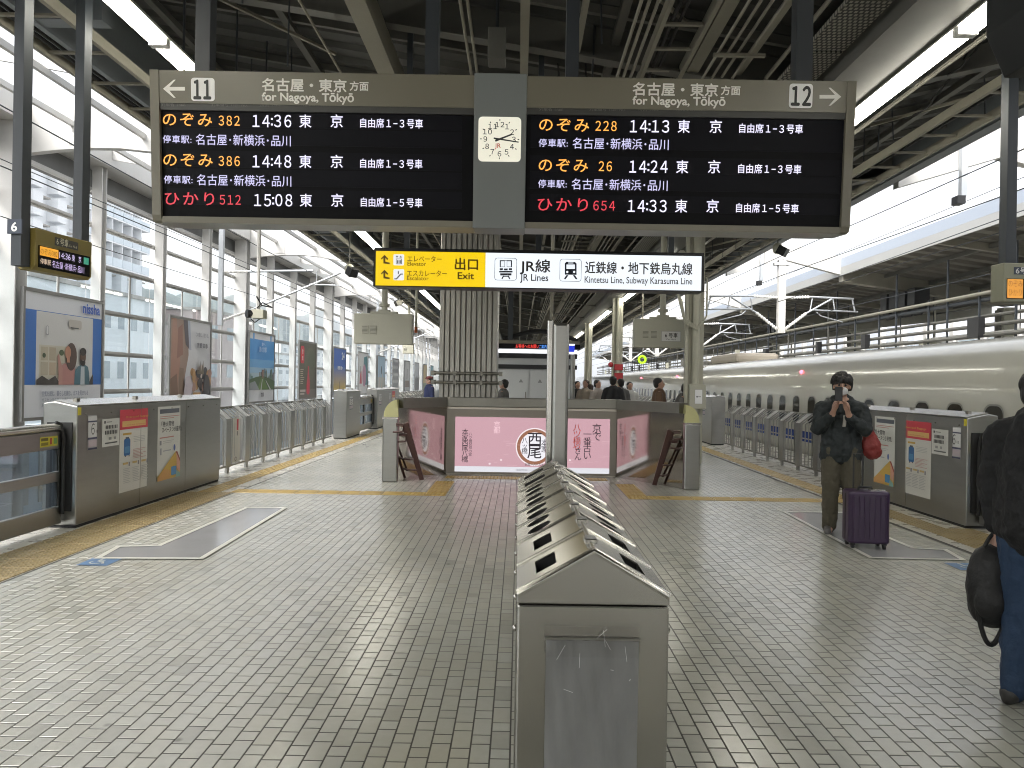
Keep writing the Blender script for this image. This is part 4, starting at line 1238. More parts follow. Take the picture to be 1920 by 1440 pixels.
def plate6(par, o, uy, X_n, w=.125, h=.37):
    P = paint
    L = [(rect(0, 0, 1, 1), P((.40, .40, .41))), (rect(.03, .84, .97, .97), P((.62, .62, .62))), (rect(0, .80, 1, .835), navy), (rect(.03, .36, .97, .79), P((.64, .64, .63))), (rect(0, .30, 1, .35), navy), (rect(.05, .08, .95, .27), P((.48, .40, .44))), (rect(0, 0, 1, .05), navy)]
    art('car_plate', par, o, (0, uy, 0), (0, 0, 1), w, h, L, step=.0008, nrm=(X_n, 0, 0))
    rot = (90, 0, 90 if X_n > 0 else -90)
    text(wide('6'), .16, (o[0] + X_n * .02, o[1] + uy * w * .18, o[2] + h * .44), ink, par, rot=rot, width=w * .36)
    text('号車', .04, (o[0] + X_n * .02, o[1] + uy * w * .66, o[2] + h * .48), ink, par, rot=rot, width=w * .28)
def gate_box(label, X, s, y0, y1, top=1.275, detail=True, order=1):
    """stainless gate machine; s=+1 faces +x (left side), -1 faces -x"""
    t = thing('gate_machine', label, 'platform gate', (X, (y0 + y1) / 2, 0), group='platform gate machines')
    b = X - s * 0.36
    pr = [(X, 0.03), (X, top), (b + s * 0.12, top + 0.05), (b, top + 0.03), (b, 0.03)]
    MB().prism(pr, 'y', y0, y1).build('body', M['steel'], t, bevel=0.012, fix=True)
    MB().prism([(X + s * .004, top + .003), (b + s * .118, top + .055), (b + s * .118, top + .064), (X + s * .006, top + .012)], 'y', y0 + .0, y1).build('top_sheet', M['steel_light'], t, fix=True)
    for k in range(3):
        MB().box(X - s * .18 - .02, X - s * .18 + .02, y0 + .25 + k * (y1 - y0) * .33, y0 + .31 + k * (y1 - y0) * .33, top + .045, top + .075).build('hinge', M['steel_dark'], t)
    MB().box(min(X - s * .34, X - s * .01), max(X - s * .34, X - s * .01), y0 + .02, y1 - .02, 0.001, 0.029).build('plinth', M['rubber'], t)
    if detail:
        for k in (1, 2):
            yy = y0 + (y1 - y0) * (.33 * k + .02)
            MB().box(min(X + s * .0005, X + s * .003), max(X + s * .0005, X + s * .003), yy, yy + .005, 0.05, top - .02).build('panel_seam', M['steel_dark'], t)
        for k in range(8):
            MB().ball((X + s * .002, y0 + .15 + k * (y1 - y0 - .3) / 7, top - .09), .009, 6).build('screw', M['steel_light'], t)
        MB().box(min(X + s * .001, X + s * .003), max(X + s * .001, X + s * .003), y0 + .005, y0 + .06, top - .095, top - .015).build('yellow_tag', paint((.55, .48, .03)), t)
        MB().box(b + .05 * s if s > 0 else X + .05, X - .05 if s > 0 else b - .05, y0 - .012, y0 - .001, .18, top - .17).build('seal_slot', M['rubber'], t)
    return t
GL = gate_box('stainless gate machine with posters on the left platform edge, nearest', -4.60, 1, 7.72, 11.42)
GR = gate_box('stainless gate machine with posters behind the purple suitcase', 5.17, -1, 8.52, 12.3)
o = lambda t, X, y, z: (X - t.location.x, y - t.location.y, z)
def yl(px):      # depth on the left machine face
    return 4.60 * FPX / (973 - px)
def yr(px):
    return 5.17 * FPX / (px - 973)
plate6(GL, o(GL, -4.5985, yl(166), .80), 1, 1, w=yl(183) - yl(166))
notice_bw(GL, o(GL, -4.5985, yl(193), .805), 1, 1, w=yl(225) - yl(193), h=.31)
poster_red(GL, o(GL, -4.5985, yl(226), .24), 1, 1, w=yl(278) - yl(226), h=.965)
poster_white(GL, o(GL, -4.5985, yl(297), .255), 1, 1, w=yl(339) - yl(297), h=.955)
plate6(GR, o(GR, 5.1685, yr(1788), .79), -1, -1, w=yr(1788) - yr(1804))
notice_bw(GR, o(GR, 5.1685, yr(1749), .80), -1, -1, w=yr(1749) - yr(1780), h=.31)
poster_red(GR, o(GR, 5.1685, yr(1700), .22), -1, -1, w=yr(1700) - yr(1748), h=.96)
poster_white(GR, o(GR, 5.1685, yr(1642), .25), -1, -1, w=yr(1642) - yr(1680), h=.95)
GL2 = gate_box('gate machine at the far end of the left fence, with the dark gap beside it', -4.62, 1, 19.9, 21.6, detail=False)
GL3 = gate_box('second gate machine beyond the left fence with mirror reflections', -4.62, 1, 24.2, 28.6, detail=False)
GR2 = gate_box('gate machine at the far end of the right fence', 5.2, -1, 19.9, 22.2, detail=False)
for g, X, s, y in ((GL2, -4.6185, 1, 20.2), (GR2, 5.1985, -1, 21.0), (GL3, -4.6185, 1, 24.5), (GL3, -4.6185, 1, 26.4)):
    plate6(g, o(g, X, y, .78), s, s, w=.4, h=.36)
for g, X, s, y in ((GL3, -4.6185, 1, 27.0),):
    poster_red(g, o(g, X, y, .25), s, s, w=.6, h=.95)
# sliding gates between the machines
def sliding(label, X, s, y0, y1):
    t = thing('sliding_gate', label, 'platform gate', (X - s * .16, y0, 0))
    xa, xb = X - s * .20, X - s * .13
    x0, x1 = min(xa, xb), max(xa, xb)
    MB().tube([((x0 + x1) / 2, y0, 1.055), ((x0 + x1) / 2, y1, 1.055)], .045, 12).build('top_rail', M['steel_light'], t, smooth=True)
    for nm, z0, z1 in (('upper_rail', .84, 1.02), ('middle_rail', .50, .60), ('bottom_rail', .06, .24)):
        MB().box(x0, x1, y0, y1, z0, z1).build(nm, M['steel'], t, bevel=.006)
    n_ = 2
    for k in range(n_):
        ya, yb = y0 + (y1 - y0) * k / n_ + .05, y0 + (y1 - y0) * (k + 1) / n_ - .05
        for z0, z1 in ((.245, .495), (.605, .835)):
            MB().box((x0 + x1) / 2 - .004, (x0 + x1) / 2 + .004, ya, yb, z0, z1).build('pane', M['gate_pane'], t)
            MB().box(x0 + .012, x1 - .012, yb - .012, yb + .001, z0, z1).build('pane_seal', M['rubber'], t)
    for k in range(n_ + 1):
        yy = y0 + (y1 - y0) * k / n_
        MB().box(x0 + .002, x1 - .002, max(y0, yy - .048), min(y1, yy + .048), .2405, .8395).build('stile', M['steel'], t)
    for yy in (y1 - .36,):
        xs = x1 + .0015 if s > 0 else x0 - .0015
        art('warning_sticker', t, (xs - t.location.x, yy - y0, .875), (0, 1, 0), (0, 0, 1), .28, .10, [(rect(0, 0, 1, 1), paint((.52, .46, .03))), (rect(.05, .6, .45, .9), paint((.12, .1, .02))), (rect(.55, .2, .66, .85), paint((.35, .05, .02))), (rect(.05, .15, .45, .45), paint((.2, .17, .02))), (rect(.75, .2, .95, .8), paint((.15, .3, .08)))], step=.0008, nrm=(s, 0, 0))
    pts = [((x0 + x1) / 2, y1 - .06, 1.11), ((x0 + x1) / 2 + s * .03, y1 - .015, 1.09), (x1 + .02 if s > 0 else x0 - .02, y1 - .012, .95), (x1 + .02 if s > 0 else x0 - .02, y1 - .012, .16)]
    MB().tube(pts, .018, 8).build('edge_seal', M['rubber'], t, smooth=True)
    return t
sliding('closed glazed sliding gate beside the nearest left machine', -4.60, 1, 3.2, 7.68)
sliding('glazed sliding gate between the far left gate machines', -4.62, 1, 21.7, 24.1)
sliding('sliding gate far down the right fence line', 5.2, -1, 22.3, 25.5)
sliding('closed glazed sliding gate hidden behind the standing passenger', 5.17, -1, 4.3, 8.48)
# fence with slanted top
def fence(label, X, s, y0, n, pitch, dirx, signs=()):
    t = thing('platform_fence', label, 'fence', (X, y0, 0), group='slatted steel fences along the platform edges')
    b = X - s * .22
    y1 = y0 + n * pitch
    post = MB()
    w = .21
    pr = [(X, .09), (X, .91), (b, 1.085), (b - s * .02, 1.085), (b - s * .02, 1.055), (X - s * .05, .87), (X - s * .05, .09)]
    me = None
    for k in range(n):
        yy = y0 + k * pitch
        mb = MB().prism(pr, 'y', yy, yy + w).box(min(X - s * .045, X - s * .005), max(X - s * .045, X - s * .005), yy + .06, yy + w - .06, 0, .089)
        mb.build('post', M['steel'], t, fix=True)
        for q in range(4):
            ya = yy + w + (pitch - w) * (q + .5) / 4.0
            mb = MB().prism([(X - s * .01, .13), (X - s * .01, .91), (b, 1.077), (b, 1.062), (X - s * .022, .895), (X - s * .022, .13)], 'y', ya - .012, ya + .012)
            mb.build('slat', M['steel'], t, fix=True)
    MB().box(min(b - s * .055, b - s * .021), max(b - s * .055, b - s * .021), y0, y1, 1.05, 1.095).build('top_rail', M['steel_dark'], t)
    for k in range(n):
        yy = y0 + k * pitch
        MB().box(min(X - s * .055, X - s * .0), max(X - s * .055, X - s * .0), yy + w + .002, yy + pitch - .002, .10, .128).build('bottom_rail', M['steel_dark'], t)
    return t
FL = fence('slatted steel fence with slanted top along the left platform edge', -4.86, 1, 11.46, 9, .87, 1)
FR_ = fence('slatted steel fence with slanted top along the right platform edge', 5.36, -1, 12.36, 8, .87, 1)
fence('far continuation of the left slatted fence', -4.86, 1, 28.8, 12, .93, 1)
fence('far continuation of the right slatted fence', 5.36, -1, 26, 12, .93, 1)
# tall thin notice on the left fence
art('notice', FL, (0.02, 1.09, .15), (0, 1, 0), (0, 0, 1), .33, .76, [(rect(0, 0, 1, 1), paint((.58, .57, .53))), (rect(.52, .72, .75, .97), redp), (rect(.54, .60, .70, .70), paint((.2, .2, .2))), (rect(.2, .15, .28, .9), paint((.40, .40, .40))), (rect(.55, .2, .6, .55), paint((.45, .45, .45))), (ell(.4, .08, .16, .05), paint((.25, .22, .2))), (ell(.4, .08, .11, .03), paint((.55, .54, .5)))], step=.001, nrm=(1, 0, 0))

# ================================================================== STAIR ENCLOSURE WITH PINK LIGHT BOX
YB = 12.75
YW = 11.75
YWR = 11.45
xl, zt = at(828, 743, YB)
xr, _ = at(1166, 760, YB)
xa, _ = at(733, 893, YW)
xb_, _ = at(1293, 905, YWR)
se = thing('stair_enclosure', 'stainless wall around the stairwell with flared mirrored wings', 'wall', ((xl + xr) / 2, YB, 0))
wallm = mat('enclosure_metal', (0.46, 0.42, 0.36), 0.30, 0.85, var=.04, vscale=3, rvar=.06, dirt=.15)
wingm = mat('polished_wing_panel', (0.50, 0.47, 0.43), 0.07, 1.0, rvar=.03, vscale=3)
TOPZ = 1.28
MB().box(xl, xr, YB, YB + .14, 0, TOPZ - .12).build('back_wall', wallm, se)
MB().box(xl - .02, xr + .02, YB - .06, YB + .2, TOPZ - .115, TOPZ + .05).build('coping', M['steel_dark'], se, bevel=.012)
capm = mat('frosted_yellow_cap', (0.50, 0.48, 0.24), 0.35)
for x0, x1, s, YW in ((xl, xa, -1, YW), (xr, xb_, 1, YWR)):
    d = Vector((x1 - x0, YW - YB, 0))
    L = d.length
    u = d / L
    nrm = Vector((-u.y * s * -1, u.x * s * -1, 0))
    q = lambda t, off, z: (x0 + u.x * t + nrm.x * off, YB + u.y * t + nrm.y * off, z)
    vs = [q(0, 0, .0), q(L, 0, .0), q(L, .12, .0), q(0, .12, .0), q(0, 0, TOPZ - .121), q(L, 0, TOPZ - .121), q(L, .12, TOPZ - .121), q(0, .12, TOPZ - .121)]
    MB().add(vs, [(0, 3, 2, 1), (4, 5, 6, 7), (0, 1, 5, 4), (1, 2, 6, 5), (2, 3, 7, 6), (3, 0, 4, 7)]).build('wing_wall', wingm, se, fix=True)
    vs = [q(.03, -.03, TOPZ - .12), q(L - .1, -.03, TOPZ - .12), q(L - .1, .15, TOPZ - .12), q(.03, .15, TOPZ - .12), q(.03, -.03, TOPZ + .045), q(L - .1, -.03, TOPZ + .045), q(L - .1, .15, TOPZ + .045), q(.03, .15, TOPZ + .045)]
    MB().add(vs, [(0, 3, 2, 1), (4, 5, 6, 7), (0, 1, 5, 4), (1, 2, 6, 5), (2, 3, 7, 6), (3, 0, 4, 7)]).build('coping', M['steel_dark'], se, fix=True)
    for k in range(3):
        p_ = q(L - .2 - k * .05, -.034, TOPZ - .03)
        MB().tube([(p_[0], p_[1], TOPZ - .08), (p_[0], p_[1], TOPZ + .0)], .010, 6).build('vent_slot', M['steel_light'], se)
    MB().box(x1 - .12, x1 + .12, YW - .15, YW + .15, 0, TOPZ - .26).build('end_post', M['steel'], se, bevel=.02)
    mb = MB()
    prq = [(x1 - s * .12, TOPZ - .255), (x1 + s * .11, TOPZ - .255)] + [(x1 - s * .12 + s * .23 * math.cos(R(a)), TOPZ - .25 + .27 * math.sin(R(a))) for a in range(0, 91, 12)] 
    mb.prism(prq, 'y', YW - .12, YW + .12)
    mb.build('rounded_cap', capm, se, fix=True)
    MB().box(x1 - .125, x1 + .125, YW - .155, YW + .155, TOPZ - .285, TOPZ - .262).build('cap_ring', M['steel_light'], se)
# light box
x0, zb = at(853, 886, YB - .06)
x1, ztb = at(1144, 789, YB - .06)
x0, _ = at(853, 830, YB - .06)
zb = at(853, 884, YB - .06)[1]; zt_ = at(853, 781, YB - .06)[1]
lb = thing('advertising_lightbox', 'glowing pink advertising light box on the stair wall', 'light box', ((x0 + x1) / 2, YB - .06, zb))
frm = mat('lightbox_frame', (0.22, 0.20, 0.17), 0.4, 0.7)
MB().box(x0 - .16, x1 + .16, YB - .06, YB - .002, zt_, zt_ + .13).box(x0 - .16, x1 + .16, YB - .06, YB - .002, max(.02, zb - .12), zb).box(x0 - .16, x0, YB - .06, YB - .002, zb, zt_).box(x1, x1 + .16, YB - .06, YB - .002, zb, zt_).build('frame', frm, lb)
PK = glow((.80, .47, .54), .30); PW = glow((.86, .86, .92), .35)
def pk(c): return glow(c, .40)
W_, H_ = x1 - x0, zt_ - zb
cx = (1003 - 853) / 291.
asp = W_ / H_
def circ(rx): return ell(cx, .47, rx, rx * asp, 36)
Lx = [(rect(0, 0, 1, 1), PK), (rect(0, 0, 1, .10), PW), (circ(.123), pk((.9, .8, .84))), (circ(.115), pk((.33, .14, .08))), (circ(.094), pk((.88, .86, .92)))]
for k in range(26):
    u, v = random.uniform(.2, .98), random.uniform(.12, .6)
    if abs(u - cx) < .14: continue
    Lx.append((rect(u, v, u + random.uniform(.01, .07), v + .004), glow((.9, .6, .66), .36)))
for k in range(9):
    u, v = random.uniform(.12, .95), random.uniform(.13, .28)
    if abs(u - cx) < .14: continue
    Lx.append((ell(u, v, .008, .02, 6), glow((.9, .72, .76), .40)))
art('panel', lb, (x0 - lb.location.x, .01, 0), (1, 0, 0), (0, 0, 1), W_, H_, Lx, step=.0003)
dk = paint((.03, .02, .035)); rd = paint((.55, .05, .03)); palept = glow((.92, .62, .68), .40)
lx = lambda u: x0 - lb.location.x + u * W_
def tx(b, s, u, v, m, wd=None, bold=.004, line=.82):
    return text(b, s, (lx(u), -.004, v * H_), m, lb, width=wd, bold=bold, align='CENTER', line=line)
tx('西\n尾', .26, cx, .51, dk, bold=.006)
tx('八\nッ\n橋', .11, cx - .065, .54, dk, bold=.003)
tx('本\n家', .13, cx + .065, .50, dk, bold=.003)
tx('京\nで', .17, .915, .76, dk)
tx('一\n番\n古\nい', .15, .855, .66, dk)
tx('八\nツ\n橋\nや', .14, .787, .78, rd)
tx('さ\nん', .13, .795, .36, dk)
tx('本\n家\n西\n尾\n八\n橋', .115, .065, .68, dk, bold=.003)
tx('八\nツ\n橋\n発\n祥\nの\n家', .065, .10, .66, dk, bold=.0, line=.9)
tx('京\n都', .12, .27, .82, palept)
tx('創業一六八九年', .05, cx, .13, dk, wd=.32, bold=0)
tx('本家西尾八ツ橋　京都市左京区聖護院', .035, .55, .03, paint((.25, .25, .3)), wd=.8, bold=0)
# ladders leaning on the wings
for i, (pts) in enumerate((((762, 793), (791, 888)), ((1256, 806), (1227, 896)))):
    s = (-1, 1)[i]
    Yt, Yd = ((11.55, 11.95), (11.38, 11.8))[i]
    xt, ztop = at(*pts[0], Yt)
    xbm = at(*pts[1], Yd - .05)[0]
    t = thing('emergency_ladder', ['dark folded ladder leaning on the left wing of the stair wall', 'dark folded ladder leaning on the right wing of the stair wall'][i], 'ladder', (xbm, Yd, 0))
    lm = mat('ladder_brown_paint', (.075, .035, .03), .4)
    A, B = Vector((xbm, Yd - .05, .012)), Vector((xt, Yt, ztop))
    d = Vector((s * .10, .04, 0))
    MB().bar(A, B, .07, .035, up=(0, 1, 0)).build('stile', lm, t)
    MB().bar(A + d * .6 + Vector((0, 0, .12)), B + d * .6 - Vector((0, 0, .02)), .04, .03, up=(0, 1, 0)).build('stile', lm, t)
    for f in (.97, .80):
        p_ = A + (B - A) * f
        MB().tube([p_, p_ + Vector((s * .17, .02, .01)), p_ + Vector((s * .17, .02, -.015)), p_ + Vector((s * .06, .01, -.02)), p_ + Vector((s * .06, .01, -.11)), p_ + Vector((s * .22, .03, -.12))], .018, 6).build('hook', lm, t)
    for f in (.36, .17):
        p_ = A + (B - A) * f
        MB().tube([p_, p_ + Vector((s * .20, .05, .0))], .016, 6).build('rung', lm, t)

# ================================================================== BIG CORRUGATED COLUMN AND LIFT HOUSING BEHIND THE STAIR WALL
YC = 14.6
xc0 = at(824, 600, YC)[0]; xc1 = at(933, 600, YC)[0]
bc = thing('clad_column', 'massive column clad in corrugated grey metal behind the stair wall', 'column', ((xc0 + xc1) / 2, YC + .5, 0))
mb = MB()
N_ = 11
dx = (xc1 - xc0) / N_
for k in range(N_):
    a = xc0 + k * dx
    mb.prism([(a + .004, YC + .03), (a + .018, YC), (a + dx - .018, YC), (a + dx - .004, YC + .03)], 'z', 0, 5.0)
clad = mat('grey_ribbed_cladding', (.36, .348, .315), .38, .75, var=.08, vscale=2, rvar=.1, dirt=.3)
for k in range(N_):
    a = xc0 + k * dx
    MB().prism([(a + .003, YC + .05), (a + .003, YC + .028), (a + .016, YC), (a + dx - .016, YC), (a + dx - .003, YC + .028), (a + dx - .003, YC + .05)], 'z', 0, 5.0).build('cladding_rib', clad, bc, fix=True)
MB().box(xc0 + .001, xc1 - .001, YC + .051, YC + 1.1, 0, 5.0).build('core', clad, bc)
for z in (1.58, 1.76):
    MB().tube([(xc0 - .10, YC - .13, z), (xc1 + .08, YC - .13, z)], .032, 10).build('guard_pipe', M['steel_dark'], bc, smooth=True)
    for x in (xc0 - .1, xc0 + .33, xc1 - .3, xc1 + .08):
        MB().box(x - .03, x + .03, YC - .16, YC + (.0 if xc0 < x < xc1 else .2), z - .045, z + .045).build('pipe_clamp', M['steel_dark'], bc)
YK = 20.0
k0 = at(925, 700, YK)[0]; k1 = at(1078, 700, YK)[0]
kh = thing('lift_housing', 'white lift housing with double doors beside the clad column', 'lift', ((k0 + k1) / 2, YK, 0))
km = mat('white_enamel', (.55, .56, .56), .35, var=.03)
zk = lambda py: at(1000, py, YK)[1]
MB().box(k0, k1, YK, YK + 2.4, 0, zk(650)).build('wall', km, kh)
for a, b in ((962, 992), (993, 1032)):
    xa_, xb2 = at(a, 700, YK)[0], at(b, 700, YK)[0]
    d_ = MB().box(xa_ + .01, xb2 - .01, YK - .03, YK - .002, 0.05, zk(694)).build('door', km, kh)
    MB().box(xb2 - .10, xb2 - .08, YK - .06, YK - .031, .95, 1.35).build('handle', M['steel_dark'], d_)
    art('warning_triangle', d_, ((xa_ + xb2) / 2 - .06 - kh.location.x, -.032, 1.6), (1, 0, 0), (0, 0, 1), .12, .1, [([(0, 0), (1, 0), (.5, 1)], paint((.25, .25, .25)))])
MB().box(k0 - .05, k1 + .05, YK - .05, YK - .002, zk(692), zk(684)).build('dark_band', M['black'], kh)
MB().box(k0 - .05, k1 + .05, YK - .05, YK - .002, zk(672), zk(663)).build('dark_band', M['black'], kh)
MB().box(k0 - .05, k1 + .05, YK - .06, YK - .001, zk(662), zk(656)).build('light_strip', glow((.92, .95, 1.0), .9), kh)
ls = thing('led_ticker', 'black ticker board with red running text above the lift doors', 'display', ((k0 + k1) / 2, YK - .3, zk(655)))
MB().box(k0 - .05, k1 + .1, YK - .35, YK - .1, zk(655), zk(646)).build('cabinet', M['screen'], ls)
MB().box(k0 - .05, k1 + .1, YK - .35, YK - .1, zk(645.8), zk(640)).build('top_band', M['board'], ls)
text('お客様へのお願い', .12, (at(967, 650, YK)[0] - ls.location.x, -.056, .018), glow((1, .06, .05), .55), ls, width=.62)
text('ご案内', .11, (at(1010, 650, YK)[0] - ls.location.x, -.056, .018), glow((.1, .35, 1), .5), ls, width=.2)
MB().tube([(k0 + .25 + t * 2.0 / 12, YK - .2, zk(640) + .02 + .24 * math.sin(math.pi * t / 12)) for t in range(13)], .06, 8).build('cable_arch', M['black'], ls)
MB().box(at(953, 600, YK)[0], at(962, 600, YK)[0], YK - .28, YK - .15, zk(639), 5.0).build('hanger', M['post'], ls)
bs = thing('blue_sign', 'small blue sign with white edges on a round pole beside the lift', 'sign', (at(1072, 655, 19)[0], 19, 0))
xs0, xs1 = at(1064, 655, 19)[0], at(1077, 655, 19)[0]
MB().box(xs0, xs1, 18.95, 19.05, at(1070, 660, 19)[1], at(1070, 648, 19)[1]).build('panel', glow((.01, .03, .45), .6), bs)
MB().box(xs0, xs1, 18.945, 19.055, at(1070, 648, 19)[1] + .001, at(1070, 645, 19)[1]).box(xs0, xs1, 18.945, 19.055, at(1070, 664, 19)[1], at(1070, 660, 19)[1] - .001).build('white_edge', glow((.9, .92, 1), .7), bs)
MB().tube([(xs1 - .03, 19.12, 0), (xs1 - .03, 19.12, at(1070, 664, 19)[1])], .06, 10).build('pole', M['steel'], bs, smooth=True)

# ================================================================== STEEL POST AND RECYCLING BINS
YP = 4.98
px0, zpt = at(1031, 605, YP); px1 = at(1068, 605, YP)[0]
sp = thing('steel_post', 'square stainless post with side channel standing behind the bins', 'post', ((px0 + px1) / 2, YP, 0))
MB().box(px0 + .025, px1, YP, YP + .16, 0, zpt).build('shaft', M['steel'], sp, bevel=.02)
MB().box(px0 - .012, px0 + .024, YP + .02, YP + .12, 0, zpt + .02).build('side_channel', M['steel_light'], sp, bevel=.006)
xr_, zr_ = at(1034, 600, 9.4)
hp = thing('hanging_pole', 'thin grey pole hanging from the canopy above the square steel post', 'pole', (xr_, 9.4, 2.2))
MB().tube([(xr_, 9.4, 2.2), (xr_, 9.4, 5.1)], .022, 8).build('tube', M['beam_pale'], hp, smooth=True)
MB().tube([(xr_, 9.4, 2.15), (xr_, 9.4, 2.199)], .03, 8).build('end_cap', M['steel_dark'], hp, smooth=True)

BX0, BX1, EZ, AZ = 0.005, 0.455, 0.978, 1.105
BXC = (BX0 + BX1) / 2
def hood_z(x): return EZ + (AZ - EZ) * (1 - abs(x - BXC) / (BXC - BX0))
def bin_unit(i, y0, ln, kind, label):
    t = thing('recycling_bin', label, 'bin', (BXC, y0 + ln / 2, 0), group='stainless recycling bins in a row')
    y1 = y0 + ln - .003
    MB().box(BX0 + .0015, BX1 - .0015, y0, y1, .05, EZ - .033).build('body', M['steel_bin'], t, bevel=.006, bseg=2)
    MB().box(BX0 + .03, BX1 - .03, y0 + .01, y1 - .01, 0.0, .049).build('plinth', M['rubber'], t)
    # hood: gable ends and two pierced slopes
    for ya_, yb_ in ((y0, y0 + .012), (y1 - .012, y1)):
        MB().prism([(BX0, EZ - .03), (BX1, EZ - .03), (BX1, EZ), (BXC, AZ), (BX0, EZ)], 'y', ya_, yb_).build('hood_end', M['steel_bin'], t, bevel=.004, fix=True)
    MB().box(BX0, BX0 + .008, y0 + .0125, y1 - .0125, EZ - .03, EZ - .002).box(BX1 - .008, BX1, y0 + .0125, y1 - .0125, EZ - .03, EZ - .002).build('hood_skirt', M['steel_bin'], t)
    L = math.hypot(BXC - BX0, AZ - EZ)
    for s in (-1, 1):
        e = Vector(((BXC - BX0) * -s, 0, AZ - EZ)).normalized()     # eave to ridge
        o0 = Vector((BX0 if s < 0 else BX1, y0 + .0125, EZ))
        nrm = Vector((s * (AZ - EZ), 0, BXC - BX0)).normalized()
        bm = bmesh.new()
        ln2 = (y1 - .0125) - (y0 + .0125)
        holes = []
        for seg in range(2):
            yc = ln2 * (.25 + .5 * seg)
            if kind == 'square':
                holes.append([(L * .40 + a * .036, yc + b * .075) for a, b in ((-1, -1), (1, -1), (1, 1), (-1, 1))])
            elif kind == 'rect':
                holes.append([(L * .43 + a * .066, yc + b * .058) for a, b in ((-1, -1), (1, -1), (1, 1), (-1, 1))])
            else:
                for q in (-.070, .070):
                    holes.append([(L * .38 + .052 * math.cos(R(a)), yc + q + .052 * math.sin(R(a))) for a in range(0, 360, 20)])
        loops = [[(0, 0), (L, 0), (L, ln2), (0, ln2)]] + holes
        edges = []
        for lp in loops:
            vs = [bm.verts.new(o0 + e * a + Vector((0, b, 0)) + nrm * .001) for a, b in lp]
            for k in range(len(vs)):
                edges.append(bm.edges.new((vs[k], vs[(k + 1) % len(vs)])))
        bmesh.ops.triangle_fill(bm, use_beauty=True, use_dissolve=False, edges=edges)
        me = bpy.data.meshes.new('hood_slope')
        bmesh.ops.translate(bm, verts=bm.verts, vec=-Vector(t.location))
        bmesh.ops.recalc_face_normals(bm, faces=bm.faces)
        bm.to_mesh(me); bm.free()
        me.materials.append(M['steel_bin'])
        oo = bpy.data.objects.new('hood_slope', me); COL.objects.link(oo); oo.parent = t
        so = oo.modifiers.new('sheet', 'SOLIDIFY'); so.thickness = .004; so.offset = 0
        # dark chute behind each hole
        for hl_ in holes:
            pp_ = [o0 + e * a + Vector((0, b, 0)) for a, b in hl_]
            ce = sum(pp_, Vector()) / len(pp_)
            pp_ = [ce + (q - ce) * 1.01 for q in pp_]
            dn = [q - Vector((0, 0, .06)) - nrm * .01 for q in pp_]
            k_ = len(pp_)
            pp_ = [q - nrm * .0035 for q in pp_]
            MB().add(pp_ + dn, [(a, (a + 1) % k_, k_ + (a + 1) % k_, k_ + a) for a in range(k_)] + [tuple(range(k_, 2 * k_))]).build('chute', M['rubber'], t)
        # raised ribs across the slope, one at each end and one in the middle
        for yy in (y0 + .012, (y0 + y1) / 2):
            MB().tube([o0 + Vector((0, yy - o0.y, 0)) + nrm * .003, o0 + e * L + Vector((0, yy - o0.y, 0)) + nrm * .003], .0065, 8).build('rib', M['steel_light'], t, smooth=True)
    MB().tube([(BX0 + .002, y0 + .006, EZ - .004), (BXC, y0 + .006, AZ + .001), (BX1 - .002, y0 + .006, EZ - .004)], .0095, 10).build('hood_bead', M['steel_light'], t, smooth=True)
    MB().tube([(BXC, y0, AZ + .004), (BXC, y1, AZ + .004)], .007, 8).build('ridge', M['steel_light'], t, smooth=True)
    for k in range(2):
        MB().box(BXC - .02, BXC + .02, y0 + .10 + k * .33, y0 + .16 + k * .33, AZ + .0, AZ + .016).build('ridge_hinge', M['steel_light'], t, bevel=.003)
    for yy in (y0 + .05, y0 + ln * .5 + .05):
        d_ = MB().box(BX0 - .002, BX0 + .001, yy - .03, yy + ln * .5 - .05, .08, EZ - .06).build('side_door', M['steel_bin'], t)
        MB().ball((BX0 - .004, yy, .86), .010, 8).build('latch', M['steel_light'], d_, smooth=True)
        d_ = MB().box(BX1 - .001, BX1 + .002, yy - .03, yy + ln * .5 - .05, .08, EZ - .06).build('side_door', M['steel_bin'], t)
        MB().ball((BX1 + .004, yy, .86), .010, 8).build('latch', M['steel_light'], d_, smooth=True)
    return t
UL = .645
B1 = bin_unit(0, 2.18, UL, 'square', 'foremost bin with square openings and clear window in its end')
bin_unit(1, 2.18 + UL, UL, 'round', 'second bin of the row with paired round openings')
bin_unit(2, 2.18 + 2 * UL, UL, 'round', 'third bin of the row with paired round openings')
bin_unit(3, 2.18 + 3 * UL, UL, 'rect', 'rearmost bin against the steel post with wide rectangular openings')
# end window with plastic bag
wx0, wx1 = .092, .365
MB().box(wx0 - .004, wx1 + .004, 2.172, 2.1795, .846, .853).build('window_trim', M['steel_dark'], B1)
bagm = mat('grey_plastic_bag', (.17, .172, .168), .22, var=.22, vscale=5, stretch=(2.5, 1, .8), bump=.45, bscale=9, spec=.6)
mb = MB()
nx, nz = 40, 56
vs = []
for j in range(nz + 1):
    for i in range(nx + 1):
        u, v = i / nx, j / nz
        x, z = wx0 + u * (wx1 - wx0), .08 + v * (.845 - .08)
        y = 2.1735 + .0016 * math.sin(u * 13 + 3.5 * math.sin(v * 4)) * (0.4 + v) + .0012 * math.sin(u * 37 + v * 14) + .0012 * math.sin(v * 31 + u * 16) * v
        vs.append((x, y, z))
fs = [(j * (nx + 1) + i, j * (nx + 1) + i + 1, (j + 1) * (nx + 1) + i + 1, (j + 1) * (nx + 1) + i) for j in range(nz) for i in range(nx)]
mb.add(vs, fs)
mb.build('plastic_bag', bagm, B1, smooth=True)
mb = MB()
